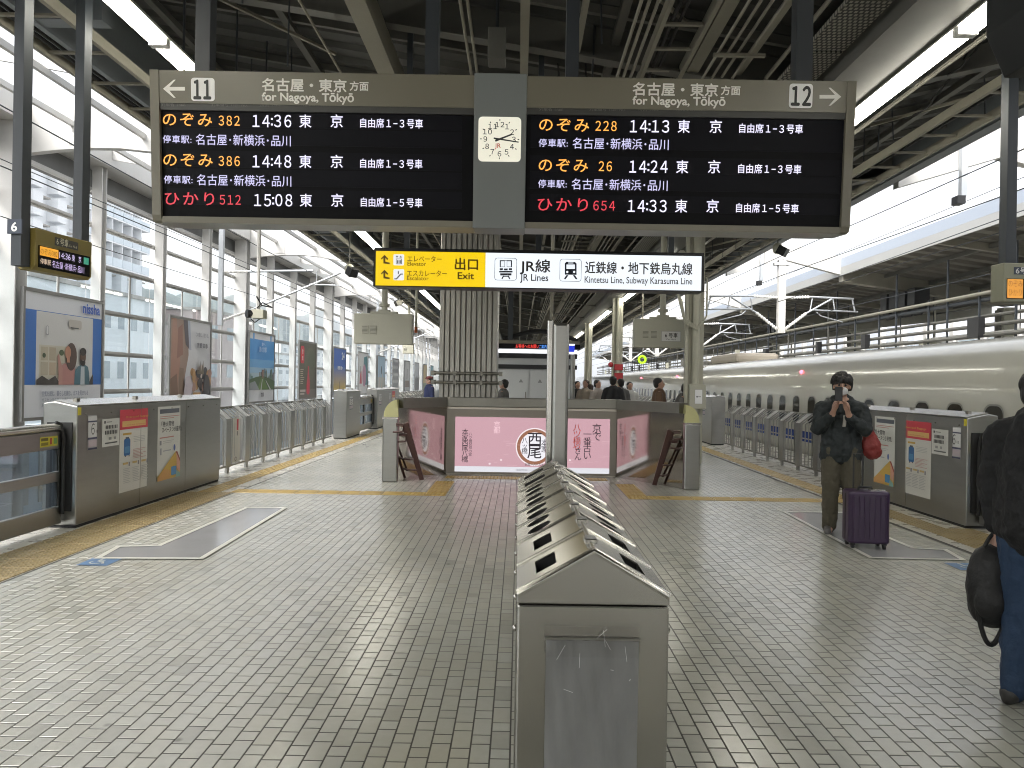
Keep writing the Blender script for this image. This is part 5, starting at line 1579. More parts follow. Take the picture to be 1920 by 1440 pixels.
for k in range(16):
    a = Vector((random.uniform(wx0 + .01, wx1 - .02), 2.1655, random.uniform(.70, .885)))
    if a.z > .8 or random.random() < .5:
        b = a + Vector((random.uniform(-.03, .03), 0, random.uniform(-.05, .03)))
        mb.bar(a, b, .0012, .0008, up=(0, 1, 0))
mb.build('painted_glint', mat('film_highlight', (.45, .45, .45), .3), B1)  # pale slivers: glints on the clear film, painted as light grey bars
mb = MB()
vs = []
for j in range(9):
    for i in range(21):
        u, v = i / 20, j / 8
        vs.append((wx0 - .006 + u * (wx1 - wx0 + .012), 2.1625 - .0025 * math.sin(u * 19 + v * 4) * (1 - v) - .001, .80 + v * .092))
mb.add(vs, [(j * 21 + i, j * 21 + i + 1, (j + 1) * 21 + i + 1, (j + 1) * 21 + i) for j in range(8) for i in range(20)])
mb.build('clear_film', M['film'], B1, smooth=True)

# ================================================================== DEPARTURE BOARD
KE = 0.40
TH = R(4.0)
BY = 5.24
dbd = thing('departure_board', 'wide hanging departure board with orange and white train times and a clock', 'departure board', (-.145, BY, 2.69))
dbd.rotation_euler = (TH, 0, 0)
def bl(px, py):
    z = 0.5
    for _ in range(6):
        X, Z = at(px, py, BY - z * math.sin(TH))
        z = (Z - 2.69) / math.cos(TH)
    return X + .145, z
BL, BR = bl(283, 280)[0], bl(1600, 290)[0]
BT = bl(940, 141)[1]; BB = bl(940, 427)[1]
cxa, cxb = bl(888, 280)[0], bl(986, 280)[0]
def cab(x0, x1, m, name, y0=0.0, d=.34):
    h = BT - BB
    pr = [(y0, BB + .05), (y0 + .012, BB + .012), (y0 + .05, BB), (d - .05, BB), (d, BB + .05), (d, BT), (y0, BT)]
    return MB().prism(pr, 'x', x0, x1).build(name, m, dbd, world=False, fix=True)
fw = .062
def board_half(x0, x1, left):
    # bronze shell: end cap, top header, bottom lip, back
    e0, e1 = (x0, x0 + fw) if left else (x1 - fw, x1)
    cab(e0, e1, M['board'], 'end_cap', 0.0)
    i0, i1 = (x0 + fw + .0005, x1) if left else (x0, x1 - fw - .0005)
    zt0 = bl(600, 197)[1] if left else bl(1300, 206)[1]
    MB().box(i0, i1, .006, .33, zt0, BT - .002).build('header', M['board'], dbd, world=False)
    MB().box(i0, i1, .01, .33, BT - .0015, BT).build('top_plate', M['board'], dbd, world=False)
    MB().box(i0, i1, .012, .33, BB, BB + .045).build('bottom_lip', M['board'], dbd, world=False)
    zs = zt0 - .045
    MB().box(i0, i1, .012, .03, zs, zt0 - .0005).build('caption_strip', mat('caption_strip', (.045, .045, .04), .4), dbd, world=False)
    MB().box(i0, i1, .03, .33, BB + .0455, zs - .0005).build('screen', M['screen'], dbd, world=False)
    return i0, i1, zs
il = board_half(BL, cxa - .002, True)
ir = board_half(cxb + .002, BR, False)
cp = MB().box(cxa, cxb, -.004, .335, BB - .006, BT + .012).build('clock_panel', M['board_grey'], dbd, world=False, bevel=.004)
for (i0, i1, zs), rows, xe in ((il, (235, 268, 311, 345, 382), 865), (ir, (245, 276, 321, 353, 394), 1585)):
    for k, r in enumerate(rows):
        px = 600 if i0 < -.5 else 1300
        z0, z1 = bl(px, r + 4)[1], bl(px, r - 27)[1]
        MB().box(i0 + .03, bl(xe, r)[0], .0285, .0299, z0, z1).build('led_row', M['screen_row'], dbd, world=False)
SY = .0265
OR = glow((1.0, .42, .07), KE * 1.25); WH = glow((.80, .78, 1.0), KE * 1.3); WS = glow((.62, .60, .90), KE * 1.15); RD_ = glow((.80, .05, .08), KE * 1.0)
px2 = 5.2 / FPX
def wide(s):
    return ''.join(chr(ord(c) + 0xFEE0) if '!' <= c <= '~' else c for c in s)
def led(s, xa, xb, yb, em, m, space=1.0, bold=.006):
    x0, z = bl(xa, yb)
    x1, _ = bl(xb, yb)
    if s[0] in '0123456789':
        s, space, bold = wide(s), .56, .006
    return text(s, em * px2, (x0, SY, z), m, dbd, width=x1 - x0, space=space, bold=bold, name='led_text')
for rows in (((235, 'のぞみ', 302, 395, '382', 407, 447, '14:36', 471, 544, 559, 618, '自由席１−３号車', 674, 792, OR),
              (311, 'のぞみ', 303, 396, '386', 407, 447, '14:48', 471, 544, 559, 618, '自由席１−３号車', 674, 791, OR),
              (384, 'ひかり', 306, 399, '512', 409, 449, '15:08', 474, 546, 560, 619, '自由席１−５号車', 675, 791, RD_),
              (245, 'のぞみ', 1011, 1105, '228', 1117, 1157, '14:13', 1182, 1256, 1272, 1332, '自由席１−３号車', 1388, 1508, OR),
              (321, 'のぞみ', 1010, 1103, '26', 1123, 1148, '14:24', 1181, 1253, 1269, 1329, '自由席１−３号車', 1386, 1505, OR),
              (395, 'ひかり', 1008, 1103, '654', 1113, 1154, '14:33', 1178, 1251, 1267, 1326, '自由席１−５号車', 1382, 1500, RD_)),):
    for (yb, a, a0, a1, b, b0, b1, c, c0, c1, d0, d1, e, e0, e1, m) in rows:
        led(a, a0, a1, yb - 3, 28, m, 1.2, .006)
        led(b, b0, b1, yb - 2, 24, m, 1.1, .006)
        wc = (c1 - c0) * .445
        led(c[:2], c0, c0 + wc, yb + 1, 30, WH, 1.0, .008)
        led(c[3:], c1 - wc, c1, yb + 1, 30, WH, 1.0, .008)
        for dy in (4.5, 15):
            cq = bl((c0 + c1) / 2, yb + 1 - dy)
            MB().box(cq[0] - .0065, cq[0] + .0065, SY - .002, SY, cq[1] - .0065, cq[1] + .0065).build('led_dot', WH, dbd, world=False)
        led('東', d0, d0 + 23, yb, 26, WH)
        led('京', d1, d1 + 23, yb, 26, WH)
        led(e, e0, e1, yb + .5, 18.5, WH, 1.0, .008)
for yb, xs in ((268, (302, 356, 364, 543)), (344, (304, 358, 366, 544)), (275, (1010, 1065, 1074, 1255)), (352, (1009, 1063, 1072, 1253))):
    led('停車駅:', xs[0], xs[1], yb - 3, 16, WS, 1.1, .008)
    led('名古屋･新横浜･品川', xs[2], xs[3], yb, 22, WS, 1.0, .004)
hw = paint((.84, .82, .76)); hdim = paint((.16, .155, .14))
def head(s, xa, xb, yb, em, m, bold=.02, y=.0055):
    x0, z = bl(xa, yb); x1, _ = bl(xb, yb)
    sp_ = 1.0
    if s[0] in '01':
        s, sp_ = wide(s), .55
    return text(s, em * px2, (x0, y - .0015, z), m, dbd, width=x1 - x0, bold=bold, space=sp_)
head('名古屋・東京', 491, 649, 168, 25, hw); head('方面', 655.5, 690.5, 168, 18, hw); head('for Nagoya, Tōkyō', 491, 663, 188, 21, hw, .025)
head('名古屋・東京', 1186.5, 1346, 176, 25, hw); head('方面', 1352, 1388, 176, 18, hw); head('for Nagoya, Tōkyō', 1186.5, 1360, 195, 21, hw, .025)
for dx_, dy_ in ((0, 0), (710, 9)):
    for s, a, b in (('列車名 Train', 301, 346), ('列車番号 Train No.', 395, 463), ('時刻 Time', 487, 525), ('行先 Destination', 558, 617)):
        x0, z = bl(a + dx_, 197.5 + dy_); x1, _ = bl(b + dx_, 197.5 + dy_)
        text(s, 9 * px2, (x0, .0105, z), hdim, dbd, width=x1 - x0, bold=.0)
def flat(pts, m, y, name='symbol'):
    return MB().poly([(bl(*p_)[0], y, bl(*p_)[1]) for p_ in pts]).build(name, m, dbd, world=False, fix=False)
wbox = mat('white_number_plate', (.86, .85, .84), .3)
def numbox(x0, y0, x1, y1, s, sx0, sx1, yb):
    a, b = bl(x0, y1), bl(x1, y0)
    MB().poly([(q[0], .003, q[1]) for q in rrect(a[0], a[1], b[0], b[1], .022)]).build('number_plate', wbox, dbd, world=False)
    head(s, sx0, sx1, yb, 46, paint((.02, .02, .02)), .022, .0025)
numbox(358, 146, 402, 189, '11', 363.5, 395, 185)
numbox(1479, 157, 1525, 202, '12', 1484, 1519.5, 197)
arrow = paint((.84, .82, .76))
def arrow_at(cx, cy, s):
    p1 = [(cx - s * 20, cy), (cx - s * 0, cy - 17), (cx - s * -1 + s * 3, cy - 17), (cx - s * 8, cy - 3.5), (cx + s * 21, cy - 3.5), (cx + s * 21, cy + 3.5), (cx - s * 8, cy + 3.5), (cx + s * 4, cy + 17), (cx, cy + 17)]
    flat(p1 if s > 0 else p1[::-1], arrow, .0045, 'arrow')
arrow_at(325, 166, 1)
arrow_at(1558, 181, -1)
# clock
ca, cb = bl(896.5, 303), bl(977.5, 221)
ck = MB()
ck.prism(rrect(ca[0], ca[1], cb[0], cb[1], .03, 5), 'y', -.016, -.0045)
ck = ck.build('clock', mat('clock_face', (.66, .64, .54), .4, emit=(1, .97, .82), estr=.14), dbd, world=False, fix=True)
ccx, ccz = (ca[0] + cb[0]) / 2, (ca[1] + cb[1]) / 2
cr_ = (cb[0] - ca[0]) / 2
ckm = paint((.03, .03, .03))
for h in range(1, 13):
    a = R(90 - 30 * h)
    x, z = ccx + math.cos(a) * cr_ * .67, ccz + math.sin(a) * cr_ * .67
    text(wide(str(h)), .048, (x, -.0165, z - .018), ckm, dbd, align='CENTER', bold=.01, name='numeral', space=.55).parent = ck
    c0, s0 = math.cos(a), math.sin(a)
    q = lambda r, w: (ccx + c0 * cr_ * r - s0 * w, -.0167, ccz + s0 * cr_ * r + c0 * w)
    MB().poly([q(.84, -.003), q(.92, -.003), q(.92, .003), q(.84, .003)]).build('tick', ckm, ck, world=False)
def hand(a, r, w, back, nm, y):
    c0, s0 = math.cos(R(a)), math.sin(R(a))
    q = lambda r_, w_: (ccx + c0 * cr_ * r_ - s0 * w_, y, ccz + s0 * cr_ * r_ + c0 * w_)
    MB().poly([q(-back, -w), q(r, -w * .7), q(r, w * .7), q(-back, w)]).build(nm, ckm, ck, world=False)
hand(22, .62, .007, .22, 'hour_hand', -.0175)
hand(-8, .90, .0055, .28, 'minute_hand', -.0182)
text('JR', .045, (ccx - .03, -.0166, ccz - cr_ * .40), paint((.6, .08, .04)), dbd, bold=.01, name='emblem').parent = ck
# hangers
for px, w in ((384, 28), (811, 25), (1073, 24), (1505, 31)):
    x, _ = at(px, 90, BY + .1)
    z0 = 2.69 + BT * math.cos(TH)
    hx = w * BY / FPX / 2
    zt_h = hl(x) + .3
    MB().box(x - hx, x + hx, BY + .06, BY + .17, z0 + .03, zt_h).build('hanger_post', M['post'], dbd)
    MB().box(x - hx - .10, x + hx + .10, BY + .0, BY + .22, z0 + .004, z0 + .028).build('hanger_plate', M['post'], dbd)
    for q in (-1, 1):
        MB().ball((x + q * (hx + .06), BY + .03, z0 + .034), .012, 6).build('bolt', M['steel_light'], dbd)
# the board is tilted: undo the tilt for the upright hangers
for ch in dbd.children:
    if ch.name.split('.')[0] in ('hanger_post', 'hanger_plate', 'bolt'):
        ch.rotation_euler = (-TH, 0, 0)

# ================================================================== YELLOW AND WHITE EXIT SIGN
EY_ = 8.2
e0, ezt = at(705, 471, EY_); _, ezb = at(705, 537, EY_); e1, _ = at(1315, 512, EY_)
ezm = (at(1010, 475.5, EY_)[1], at(1010, 540, EY_)[1])
ezt, ezb = ezm
es = thing('exit_sign', 'long glowing yellow and white exit and rail lines sign', 'sign', ((e0 + e1) / 2, EY_, ezb))
EX = es.location.x
def ex(px, py):
    X, Z = at(px, py, EY_)
    return X - EX, Z - ezb
YE = glow((.92, .62, .0), KE * 1.05); WE = glow((.87, .93, 1.0), KE * 1.08)
W2 = (e1 - e0) / 2
Hs = ezt - ezb
xm = ex(910, 505)[0]
MB().box(e0 - .02, e1 + .025, EY_ + .004, EY_ + .25, ezb - .012, ezt + .012).box(e0 - .02, e1 + .025, EY_ - .01, EY_ + .0035, ezt + .001, ezt + .035).box(e1 + .001, e1 + .03, EY_ - .01, EY_ + .0035, ezb - .012, ezt + .0005).box(e0 - .024, e0 - .001, EY_ - .01, EY_ + .0035, ezb - .012, ezt + .0005).build('cabinet', M['black'], es)
MB().box(-W2, xm, -.002, .003, 0, Hs).build('yellow_panel', YE, es, world=False)
MB().box(xm + .001, W2, -.002, .003, 0, Hs).build('white_panel', WE, es, world=False)
bk = paint((.03, .025, .02)); bn = paint((.09, .045, .01))
def et(s, xa, xb, yb, em, m=bk, bold=.01):
    x0, z = ex(xa, yb); x1, _ = ex(xb, yb)
    return text(s, em * EY_ / FPX, (x0, -.0035, z), m, es, width=x1 - x0, bold=bold)
et('エレベーター', 764, 828, 490, 13, bn, .012); et('Elevator', 764, 799, 498, 10.5, bn, .012)
et('エスカレーター', 763, 838, 517, 13, bn, .012); et('Escalator', 763, 804, 525, 10.5, bn, .012)
et('出口', 853, 896, 504, 24, bn, .016); et('Exit', 858, 889, 523, 18, bn, .02)
et('JR線', 975, 1032, 508, 26, bk, .014); et('JR Lines', 975, 1028, 526, 18, bk, .012)
et('近鉄線・地下鉄烏丸線', 1097, 1298, 510.5, 24, bk, .013); et('Kintetsu Line, Subway Karasuma Line', 1096, 1298, 530, 17.5, bk, .010)
def ef(pts, m, y=-.003, name='symbol'):
    return MB().poly([(ex(*p_)[0], y, ex(*p_)[1]) for p_ in pts]).build(name, m, es, world=False)
def erect(x0, y0, x1, y1, m, y=-.003):
    return ef([(x0, y1), (x1, y1), (x1, y0), (x0, y0)], m, y)
for y in (477, 505):     # bent arrows
    ef([(714, y + 8), (721, y + 1), (728.5, y + 8.5), (726, y + 10.5), (722.5, y + 6.5), (722.5, y + 14), (731, y + 15.5), (730.5, y + 18.5), (719, y + 17), (719, y + 6), (716, y + 10)], bn, name='arrow')
wplate = paint((.72, .72, .70))
gr = paint((.10, .10, .11))
for y, k in ((477, 0), (505, 1)):
    MB().poly([(q[0], -.003, q[1]) for q in rrect(*ex(737.5, y + 20.5), *ex(758, y), .014)]).build('pictogram_plate', glow((.9, .92, .95), KE * .95), es, world=False)
    if k == 0:
        erect(742.5, y + 8, 753.5, y + 18.5, gr, -.0042)
        erect(743.5, y + 9, 752.5, y + 17.5, glow((.9, .92, .95), KE * .9), -.0046)
        for q in range(3):
            erect(744.5 + q * 3, y + 11, 746.3 + q * 3, y + 17, gr, -.005)
        ef([(742, y + 3), (747, y + 3), (744.5, y + 6.5)], gr, -.0042); ef([(749, y + 6), (754, y + 6), (751.5, y + 2.5)], gr, -.0042)
    else:
        ef([(739.5, y + 17), (743, y + 17), (751, y + 8), (755.5, y + 8), (755.5, y + 10), (752, y + 10), (744, y + 19), (739.5, y + 19)], gr, -.0042)
        erect(746, y + 3.5, 748, y + 9, gr, -.0042)
def outline_plate(x0, y0, x1, y1):
    a = ex(x0, y1); b = ex(x1, y0)
    o_ = rrect(a[0], a[1], b[0], b[1], .03); i_ = rrect(a[0] + .005, a[1] + .005, b[0] - .005, b[1] - .005, .026)
    n_ = len(o_)
    MB().add([(q[0], -.003, q[1]) for q in o_] + [(q[0], -.003, q[1]) for q in i_], [(k, (k + 1) % n_, n_ + (k + 1) % n_, n_ + k) for k in range(n_)]).build('pictogram_outline', gr, es, world=False)
outline_plate(927, 484, 969.5, 525.5)
outline_plate(1049, 486, 1090.5, 527.5)
nv = paint((.02, .025, .04)); wh_ = glow((.87, .93, 1.0), KE * 1.0)
# JR train pictogram
erect(937, 488, 960, 501, nv); erect(939, 490, 946, 500, wh_, -.0045); erect(951, 490, 958, 500, wh_, -.0045); erect(946.7, 489, 950.3, 503, wh_, -.0045)
erect(937, 503, 943, 506.5, nv); erect(954, 503, 960, 506.5, nv); erect(945, 503.5, 952, 507, nv); erect(936, 508, 961, 511, nv); erect(938, 512.5, 959, 516.5, nv); ef([(943, 517), (940, 523), (942.5, 523), (945.5, 517)], nv); ef([(951.5, 517), (954.5, 523), (957, 523), (954, 517)], nv); erect(943, 517.5, 954, 519, nv)
# subway pictogram
ef([(1059, 515), (1059, 494), (1062, 491), (1078, 491.4), (1081, 494.4), (1081, 515.4)], nv); erect(1062, 496, 1078, 504.5, wh_, -.0045); erect(1065, 492.5, 1075, 494, wh_, -.0045)
for x in (1063.5, 1076.5):
    c_ = ex(x, 510); MB().disc((c_[0], -.0046, c_[1]), .013, 'y', 12).build('symbol', wh_, es, world=False)
ef([(1062, 516), (1057, 523.5), (1060.5, 523.5), (1066, 516)], nv); ef([(1074, 516), (1079.5, 523.7), (1083, 523.7), (1078, 516)], nv)
for px in (760, 1010, 1262):
    x = at(px, 470, EY_)[0]
    MB().box(x - .03, x + .03, EY_ + .09, EY_ + .15, ezt + .036, hl(x) + .35).build('hanger', M['post'], es)

# ================================================================== HANGING CAR NUMBER DISPLAYS
def display_back(label, px, pt, pb, py0, Y, notice=False):
    x0, zt_ = at(px, py0, Y); x1, _ = at(pt, py0, Y)
    zb_ = at((px + pt) / 2, pb, Y)[1]
    zt_ = at((px + pt) / 2, py0, Y)[1]
    xc = (x0 + x1) / 2
    t = thing('hanging_display', label, 'display', (xc, Y, zb_), group='blank display backs hanging on poles')
    MB().box(x0, x1, Y, Y + .28, zb_, zt_).build('cabinet', M['cream'], t, bevel=.015)
    w = x1 - x0
    for q in (.13, .27):
        f = MB().box(x0 + w * q, x0 + w * (q + .12), Y - .012, Y - .001, zb_ + (zt_ - zb_) * .32, zb_ + (zt_ - zb_) * .60).build('vent_cover', M['cream'], t, bevel=.003)
        for k in range(6):
            zz = zb_ + (zt_ - zb_) * (.34 + .042 * k)
            MB().box(x0 + w * (q + .012), x0 + w * (q + .108), Y - .016, Y - .0125, zz, zz + .008).build('louvre', M['beam'], f)
    MB().box(xc - .28, xc + .28, Y + .05, Y + .23, zt_ + .001, zt_ + .05).box(xc - .12, xc + .12, Y + .06, Y + .22, zt_ + .051, zt_ + .09).build('mount', M['cream'], t)
    MB().tube([(xc, Y + .14, zt_ + .091), (xc, Y + .14, hl(xc) + .3)], .065, 12).build('pole', M['cream'], t, smooth=True)
    MB().tube([(xc, Y + .14, zt_ + .16), (xc, Y + .14, zt_ + .22)], .11, 12).build('collar', M['cream'], t, smooth=True)
    if notice:
        art('notice', t, (at(1240, 620, Y)[0] - xc, -.003, (zt_ - zb_) * .22), (1, 0, 0), (0, 0, 1), .42, .22, [(rect(0, 0, 1, 1), paint((.3, .3, .28))), (rect(.02, .03, .98, .97), paint((.64, .64, .62)))])
        text('6 号車', .11, (at(1240, 620, Y)[0] - xc + .08, -.006, (zt_ - zb_) * .22 + .09), bk, t, width=.27, bold=.015)
        text('Car No.6', .05, (at(1240, 620, Y)[0] - xc + .11, -.006, (zt_ - zb_) * .22 + .03), bk, t, width=.2)
    return t
display_back('beige blank back of a display hanging left of the clad column', 664, 773, 645, 588, 15.6)
display_back('beige display back bearing a small 6 car notice on its corner', 1190, 1300, 652, 598, 15.9, True)
display_back('small far display back hanging under the first, left of the column', 755, 775, 663, 645, 34)
# near display on the left, seen along its side
Y0, Y1 = 6.0, 6.62
dl = thing('car_number_display', 'tan hanging display with 6 plaque on the left, orange and violet lettering', 'display', (-3.94, Y0, 2.45))
dl.rotation_euler = (0, 0, R(-9))
tan_ = mat('display_tan_paint', (.20, .155, .035), .45, var=.05); 
MB().prism([(-.17, .03), (-.14, 0), (-.03, 0), (0, .03), (.0, .34), (-.17, .34)], 'y', 0, .63).build('cabinet', tan_, dl, world=False, bevel=.006, fix=True)
MB().box(.001, .006, .03, .60, .025, .205).build('screen', M['screen'], dl, world=False)
MB().box(.001, .004, .20, .46, .235, .305).build('caption_plate', mat('caption_strip', (.045, .045, .04), .4), dl, world=False)
rr = (90, 0, 90)
text('6 号車', .07, (.0055, .215, .247), paint((.6, .58, .45)), dl, rot=rr, width=.13, bold=.01)
text('Car No.6', .03, (.0055, .355, .250), paint((.6, .58, .45)), dl, rot=rr, width=.09)
MB().box(.0062, .0068, .04, .235, .125, .20).build('orange_block', glow((1, .45, .03), KE * .9), dl, world=False)
text('のぞみ382', .06, (.0075, .045, .138), paint((.10, .05, .02)), dl, rot=rr, width=.18)
text('14:36', .075, (.0075, .245, .135), glow((.75, .65, 1), KE), dl, rot=rr, width=.125)
text('東　京', .06, (.0075, .385, .138), glow((.75, .65, 1), KE), dl, rot=rr, width=.11)
MB().box(.0062, .0068, .525, .585, .13, .19).build('green_block', glow((.05, .40, .25), KE * .7), dl, world=False)
text('停車駅', .05, (.0075, .045, .06), glow((1, .75, .55), KE * .9), dl, rot=rr, width=.11)
text('名古屋･新横浜･品川', .065, (.0075, .17, .05), glow((.75, .60, 1), KE * .95), dl, rot=rr, width=.36)
for x, y in ((-.085, -.05), (-.085, .60)):
    MB().box(x - .045, x + .045, y - .05, y + .04, (.02 if y < 0 else .345), hl(-3.9) - 2.45 + .3).build('hanger_post', M['post'], dl, world=False)
MB().box(-.15, -.02, -.118, -.102, .27, .385).build('number_plaque', mat('slate_plaque', (.035, .045, .07), .4), dl, world=False)
text('6', .10, (-.113, -.1195, .29), paint((.7, .7, .7)), dl, bold=.03, width=.055)
# near display on the right edge
dr = thing('car_number_display', 'beige hanging display on the right with orange block and grey post', 'display', (4.57, 7.0, 2.44))
dr.rotation_euler = (0, 0, R(4))
bt_ = mat('display_beige_paint', (.22, .22, .16), .45, var=.05)
MB().box(0, .75, 0, .18, 0, .37).build('cabinet', bt_, dr, world=False, bevel=.01)
MB().box(.03, .72, -.004, -.001, .03, .22).build('screen', M['screen'], dr, world=False)
MB().box(.10, .34, -.004, -.001, .26, .33).build('caption_plate', mat('slate_plaque', (.035, .045, .07), .4), dr, world=False)
text('6号車', .07, (.115, -.006, .27), paint((.6, .6, .6)), dr, width=.2, bold=.01)
MB().box(.035, .19, -.0052, -.0044, .035, .215).build('orange_block', glow((1, .42, .05), KE * .85), dr, world=False)
text('のぞみ\nひかり', .075, (.045, -.0065, .145), paint((.15, .06, .02)), dr, width=.14, line=1.1)
text('14:13\n14:24', .085, (.205, -.0065, .14), glow((.55, .45, 1), KE), dr, width=.19, line=1.0)
for x in (.10, .64):
    MB().box(x - .05, x + .05, .04, .14, .371, hl(4.7) - 2.44 + .3).build('hanger_post', M['post'], dr, world=False)
# dark panel hanging close by at the top right
nx0, _ = at(1848, 60, 4.35)
dp = thing('hanging_sign', 'dark grey sloped panel hanging in the top right corner', 'display', (nx0 + .35, 4.0, 3.2))
z0 = at(1890, 147, 4.35)[1]; z1 = at(1848, 68, 4.35)[1]
xk = at(1882, 147, 4.35)[0]
MB().prism([(nx0, z1), (xk, z0), (xk + .15, z0), (nx0 + .9, z0 + .18), (nx0 + .9, 4.4), (nx0, 4.4)], 'y', 4.0, 4.35).build('cabinet', mat('dark_panel_paint', (.016, .018, .019), .6, var=.05), dp, bevel=.008, fix=True)
for x in (nx0 + .2, nx0 + .7):
    MB().tube([(x, 4.17, 4.401), (x, 4.17, hl(x) + .3)], .03, 8).build('rod', M['post'], dp)

# ================================================================== FLUORESCENT LAMPS UNDER THE CANOPY
ORD = ['first', 'second', 'third', 'fourth', 'fifth', 'sixth', 'seventh', 'eighth', 'ninth', 'tenth', 'eleventh', 'twelfth', 'thirteenth', 'fourteenth', 'fifteenth', 'sixteenth', 'seventeenth', 'eighteenth', 'nineteenth', 'twentieth', 'twenty first', 'twenty second', 'twenty third', 'twenty fourth', 'twenty fifth', 'twenty sixth', 'twenty seventh', 'twenty eighth', 'twenty ninth', 'thirtieth']
def lamp_row(x, z, starts, label):
    ahead = behind = 0
    for y in starts:
        if y > 1:
            ahead += 1
            lab = ORD[ahead - 1] + ' lit twin tube lamp ahead ' + label
        else:
            behind += 1
            lab = ORD[behind - 1] + ' lit twin tube lamp behind the viewpoint ' + label
        t = thing('fluorescent_lamp', lab, 'lamp', (x, y, z), group='fluorescent lamps under the canopy')
        MB().prism([(x - .10, z), (x - .055, z + .07), (x + .055, z + .07), (x + .10, z)], 'y', y, y + 2.44).build('reflector', M['reflector'], t, fix=True)
        for dx in (-.05, .05):
            MB().tube([(x + dx, y + .05, z - .034), (x + dx, y + 2.39, z - .034)], .033, 10).build('tube', M['tube'], t, smooth=True)
        for yy in (y + .001, y + 2.401):
            MB().box(x - .085, x + .085, yy, yy + .038, z - .07, z - .0005).build('lamp_holder', M['white'], t)
        if y < 20:
            for yy in (y + .5, y + 1.9):
                MB().tube([(x, yy, z + .071), (x, yy, hl(x) + .37)], .012, 6).box(x - .16, x + .02, yy - .035, yy + .035, z + .072, z + .10).build('hanger', M['post'], t)
lamp_row(-3.5, 4.83, [-34, -31.5, -29, -22, -19.5, -17, -10, -7.5, -2.7, 2.2 - 2.45, 2.2, 4.65, 7.1, 9.55, 15.5, 17.95, 20.4, 26, 28.45, 30.9, 33.35, 39, 41.45, 43.9, 46.35], 'in the left hand row')
lamp_row(3.78, 4.70, [-34, -31.5, -29, -22, -19.5, -17, -10, -7.5, -3.5, 1.45 - 2.45, 1.45, 3.9, 6.35, 8.8, 11.25, 17.4, 19.85, 22.3, 24.75, 31, 33.45, 35.9, 38.35, 44, 46.45, 48.9, 51.35], 'in the right hand row')

# ================================================================== LOUDSPEAKERS, CAMERAS, SMALL HANGING THINGS
def speaker(label, px, py, Y, s=1, grp='loudspeakers hung along the canopy edges'):
    x, z = at(px, py, Y)
    t = thing('loudspeaker', label, 'loudspeaker', (x, Y, z), group=grp)
    MB().ball((x, Y, z), .13, 12, sc=(.9, .9, 1.05)).build('housing', M['cream'] if s < 0 else M['steel_dark'], t, smooth=True)
    MB().bar((x - s * .02, Y - .02, z - .02), (x - s * .16, Y - .12, z - .12), .22, .2).build('horn', M['black'] if s < 0 else M['steel_dark'], t)
    MB().tube([(x, Y, z + .13), (x, Y, hl(max(-5.4, min(6.8, x))) + .3)], .015, 6).build('rod', M['beam'], t)
speaker('grey loudspeaker hanging over the left track edge, nearest', 655, 505, 17.5, -0.9)
speaker('grey loudspeaker hanging farther along the left canopy edge', 751, 565, 28, 1)
speaker('black and cream loudspeaker hanging at the right canopy edge', 1458, 466, 17.0, -1)
x, z = at(478, 589, 13.0)
cc = thing('security_camera', 'cream security camera with black hood hanging beside the left track', 'camera', (x, 13, z))
MB().tube([(x - .11, 12.9, z), (x - .02, 12.98, z)], .075, 12).build('lens_hood', M['black'], cc, smooth=True)
MB().box(x - .03, x + .18, 12.9, 13.1, z - .08, z + .075).build('housing', M['cream'], cc, bevel=.01)
MB().tube([(x + .05, 13.0, z + .076), (x + .05, 13.0, hl(x) + .3)], .035, 8).build('pole', M['white_steel'], cc)
MB().tube([(x + .05, 12.95, z + .1), (x + .15, 12.95, z + .2), (x + .3, 13, z + .12), (x + .1, 13.05, z + .16), (x + .06, 12.9, z + .3)], .012, 6).tube([(x - .05, 12.95, z - .09), (x + .02, 12.95, z - .15), (x + .1, 12.95, z - .09)], .01, 6).build('cable', M['rubber'], cc)
x, z = at(1204, 674, 24)
sl = thing('signal_ring', 'small glowing yellow green ring signal under the right display', 'signal', (x, 24, z))
MB().tube([(x + .11 * math.cos(R(a)), 24, z + .11 * math.sin(R(a))) for a in range(0, 361, 20)], .035, 8).build('ring', glow((.45, 1, .02), .7), sl)
MB().tube([(x, 24, z + .14), (x, 24, 4.9)], .02, 6).build('rod', M['beam_pale'], sl)
x, z = at(780, 617, 16)
pc = thing('pull_cord', 'thin hanging pole with an orange tip beside the left display back', 'pole', (x, 16, z))
MB().tube([(x, 16, z + .05), (x, 16, hl(x) + .3)], .025, 8).build('pole', M['cream'], pc)
MB().tube([(x, 16, z - .08), (x, 16, z + .049)], .035, 8).build('orange_tip', paint((.5, .12, .03)), pc)
x, z = at(932, 80, 7.6)
bx = thing('ceiling_box', 'dark grey box hanging under the canopy above the clock', 'box', (x, 7.6, z))
MB().box(x - .09, x + .09, 7.5, 7.75, z - .2, z + .12).build('housing', M['beam'], bx, bevel=.01)
MB().tube([(x, 7.6, z + .121), (x, 7.6, hl(x) + .35)], .02, 6).build('rod', M['post'], bx)

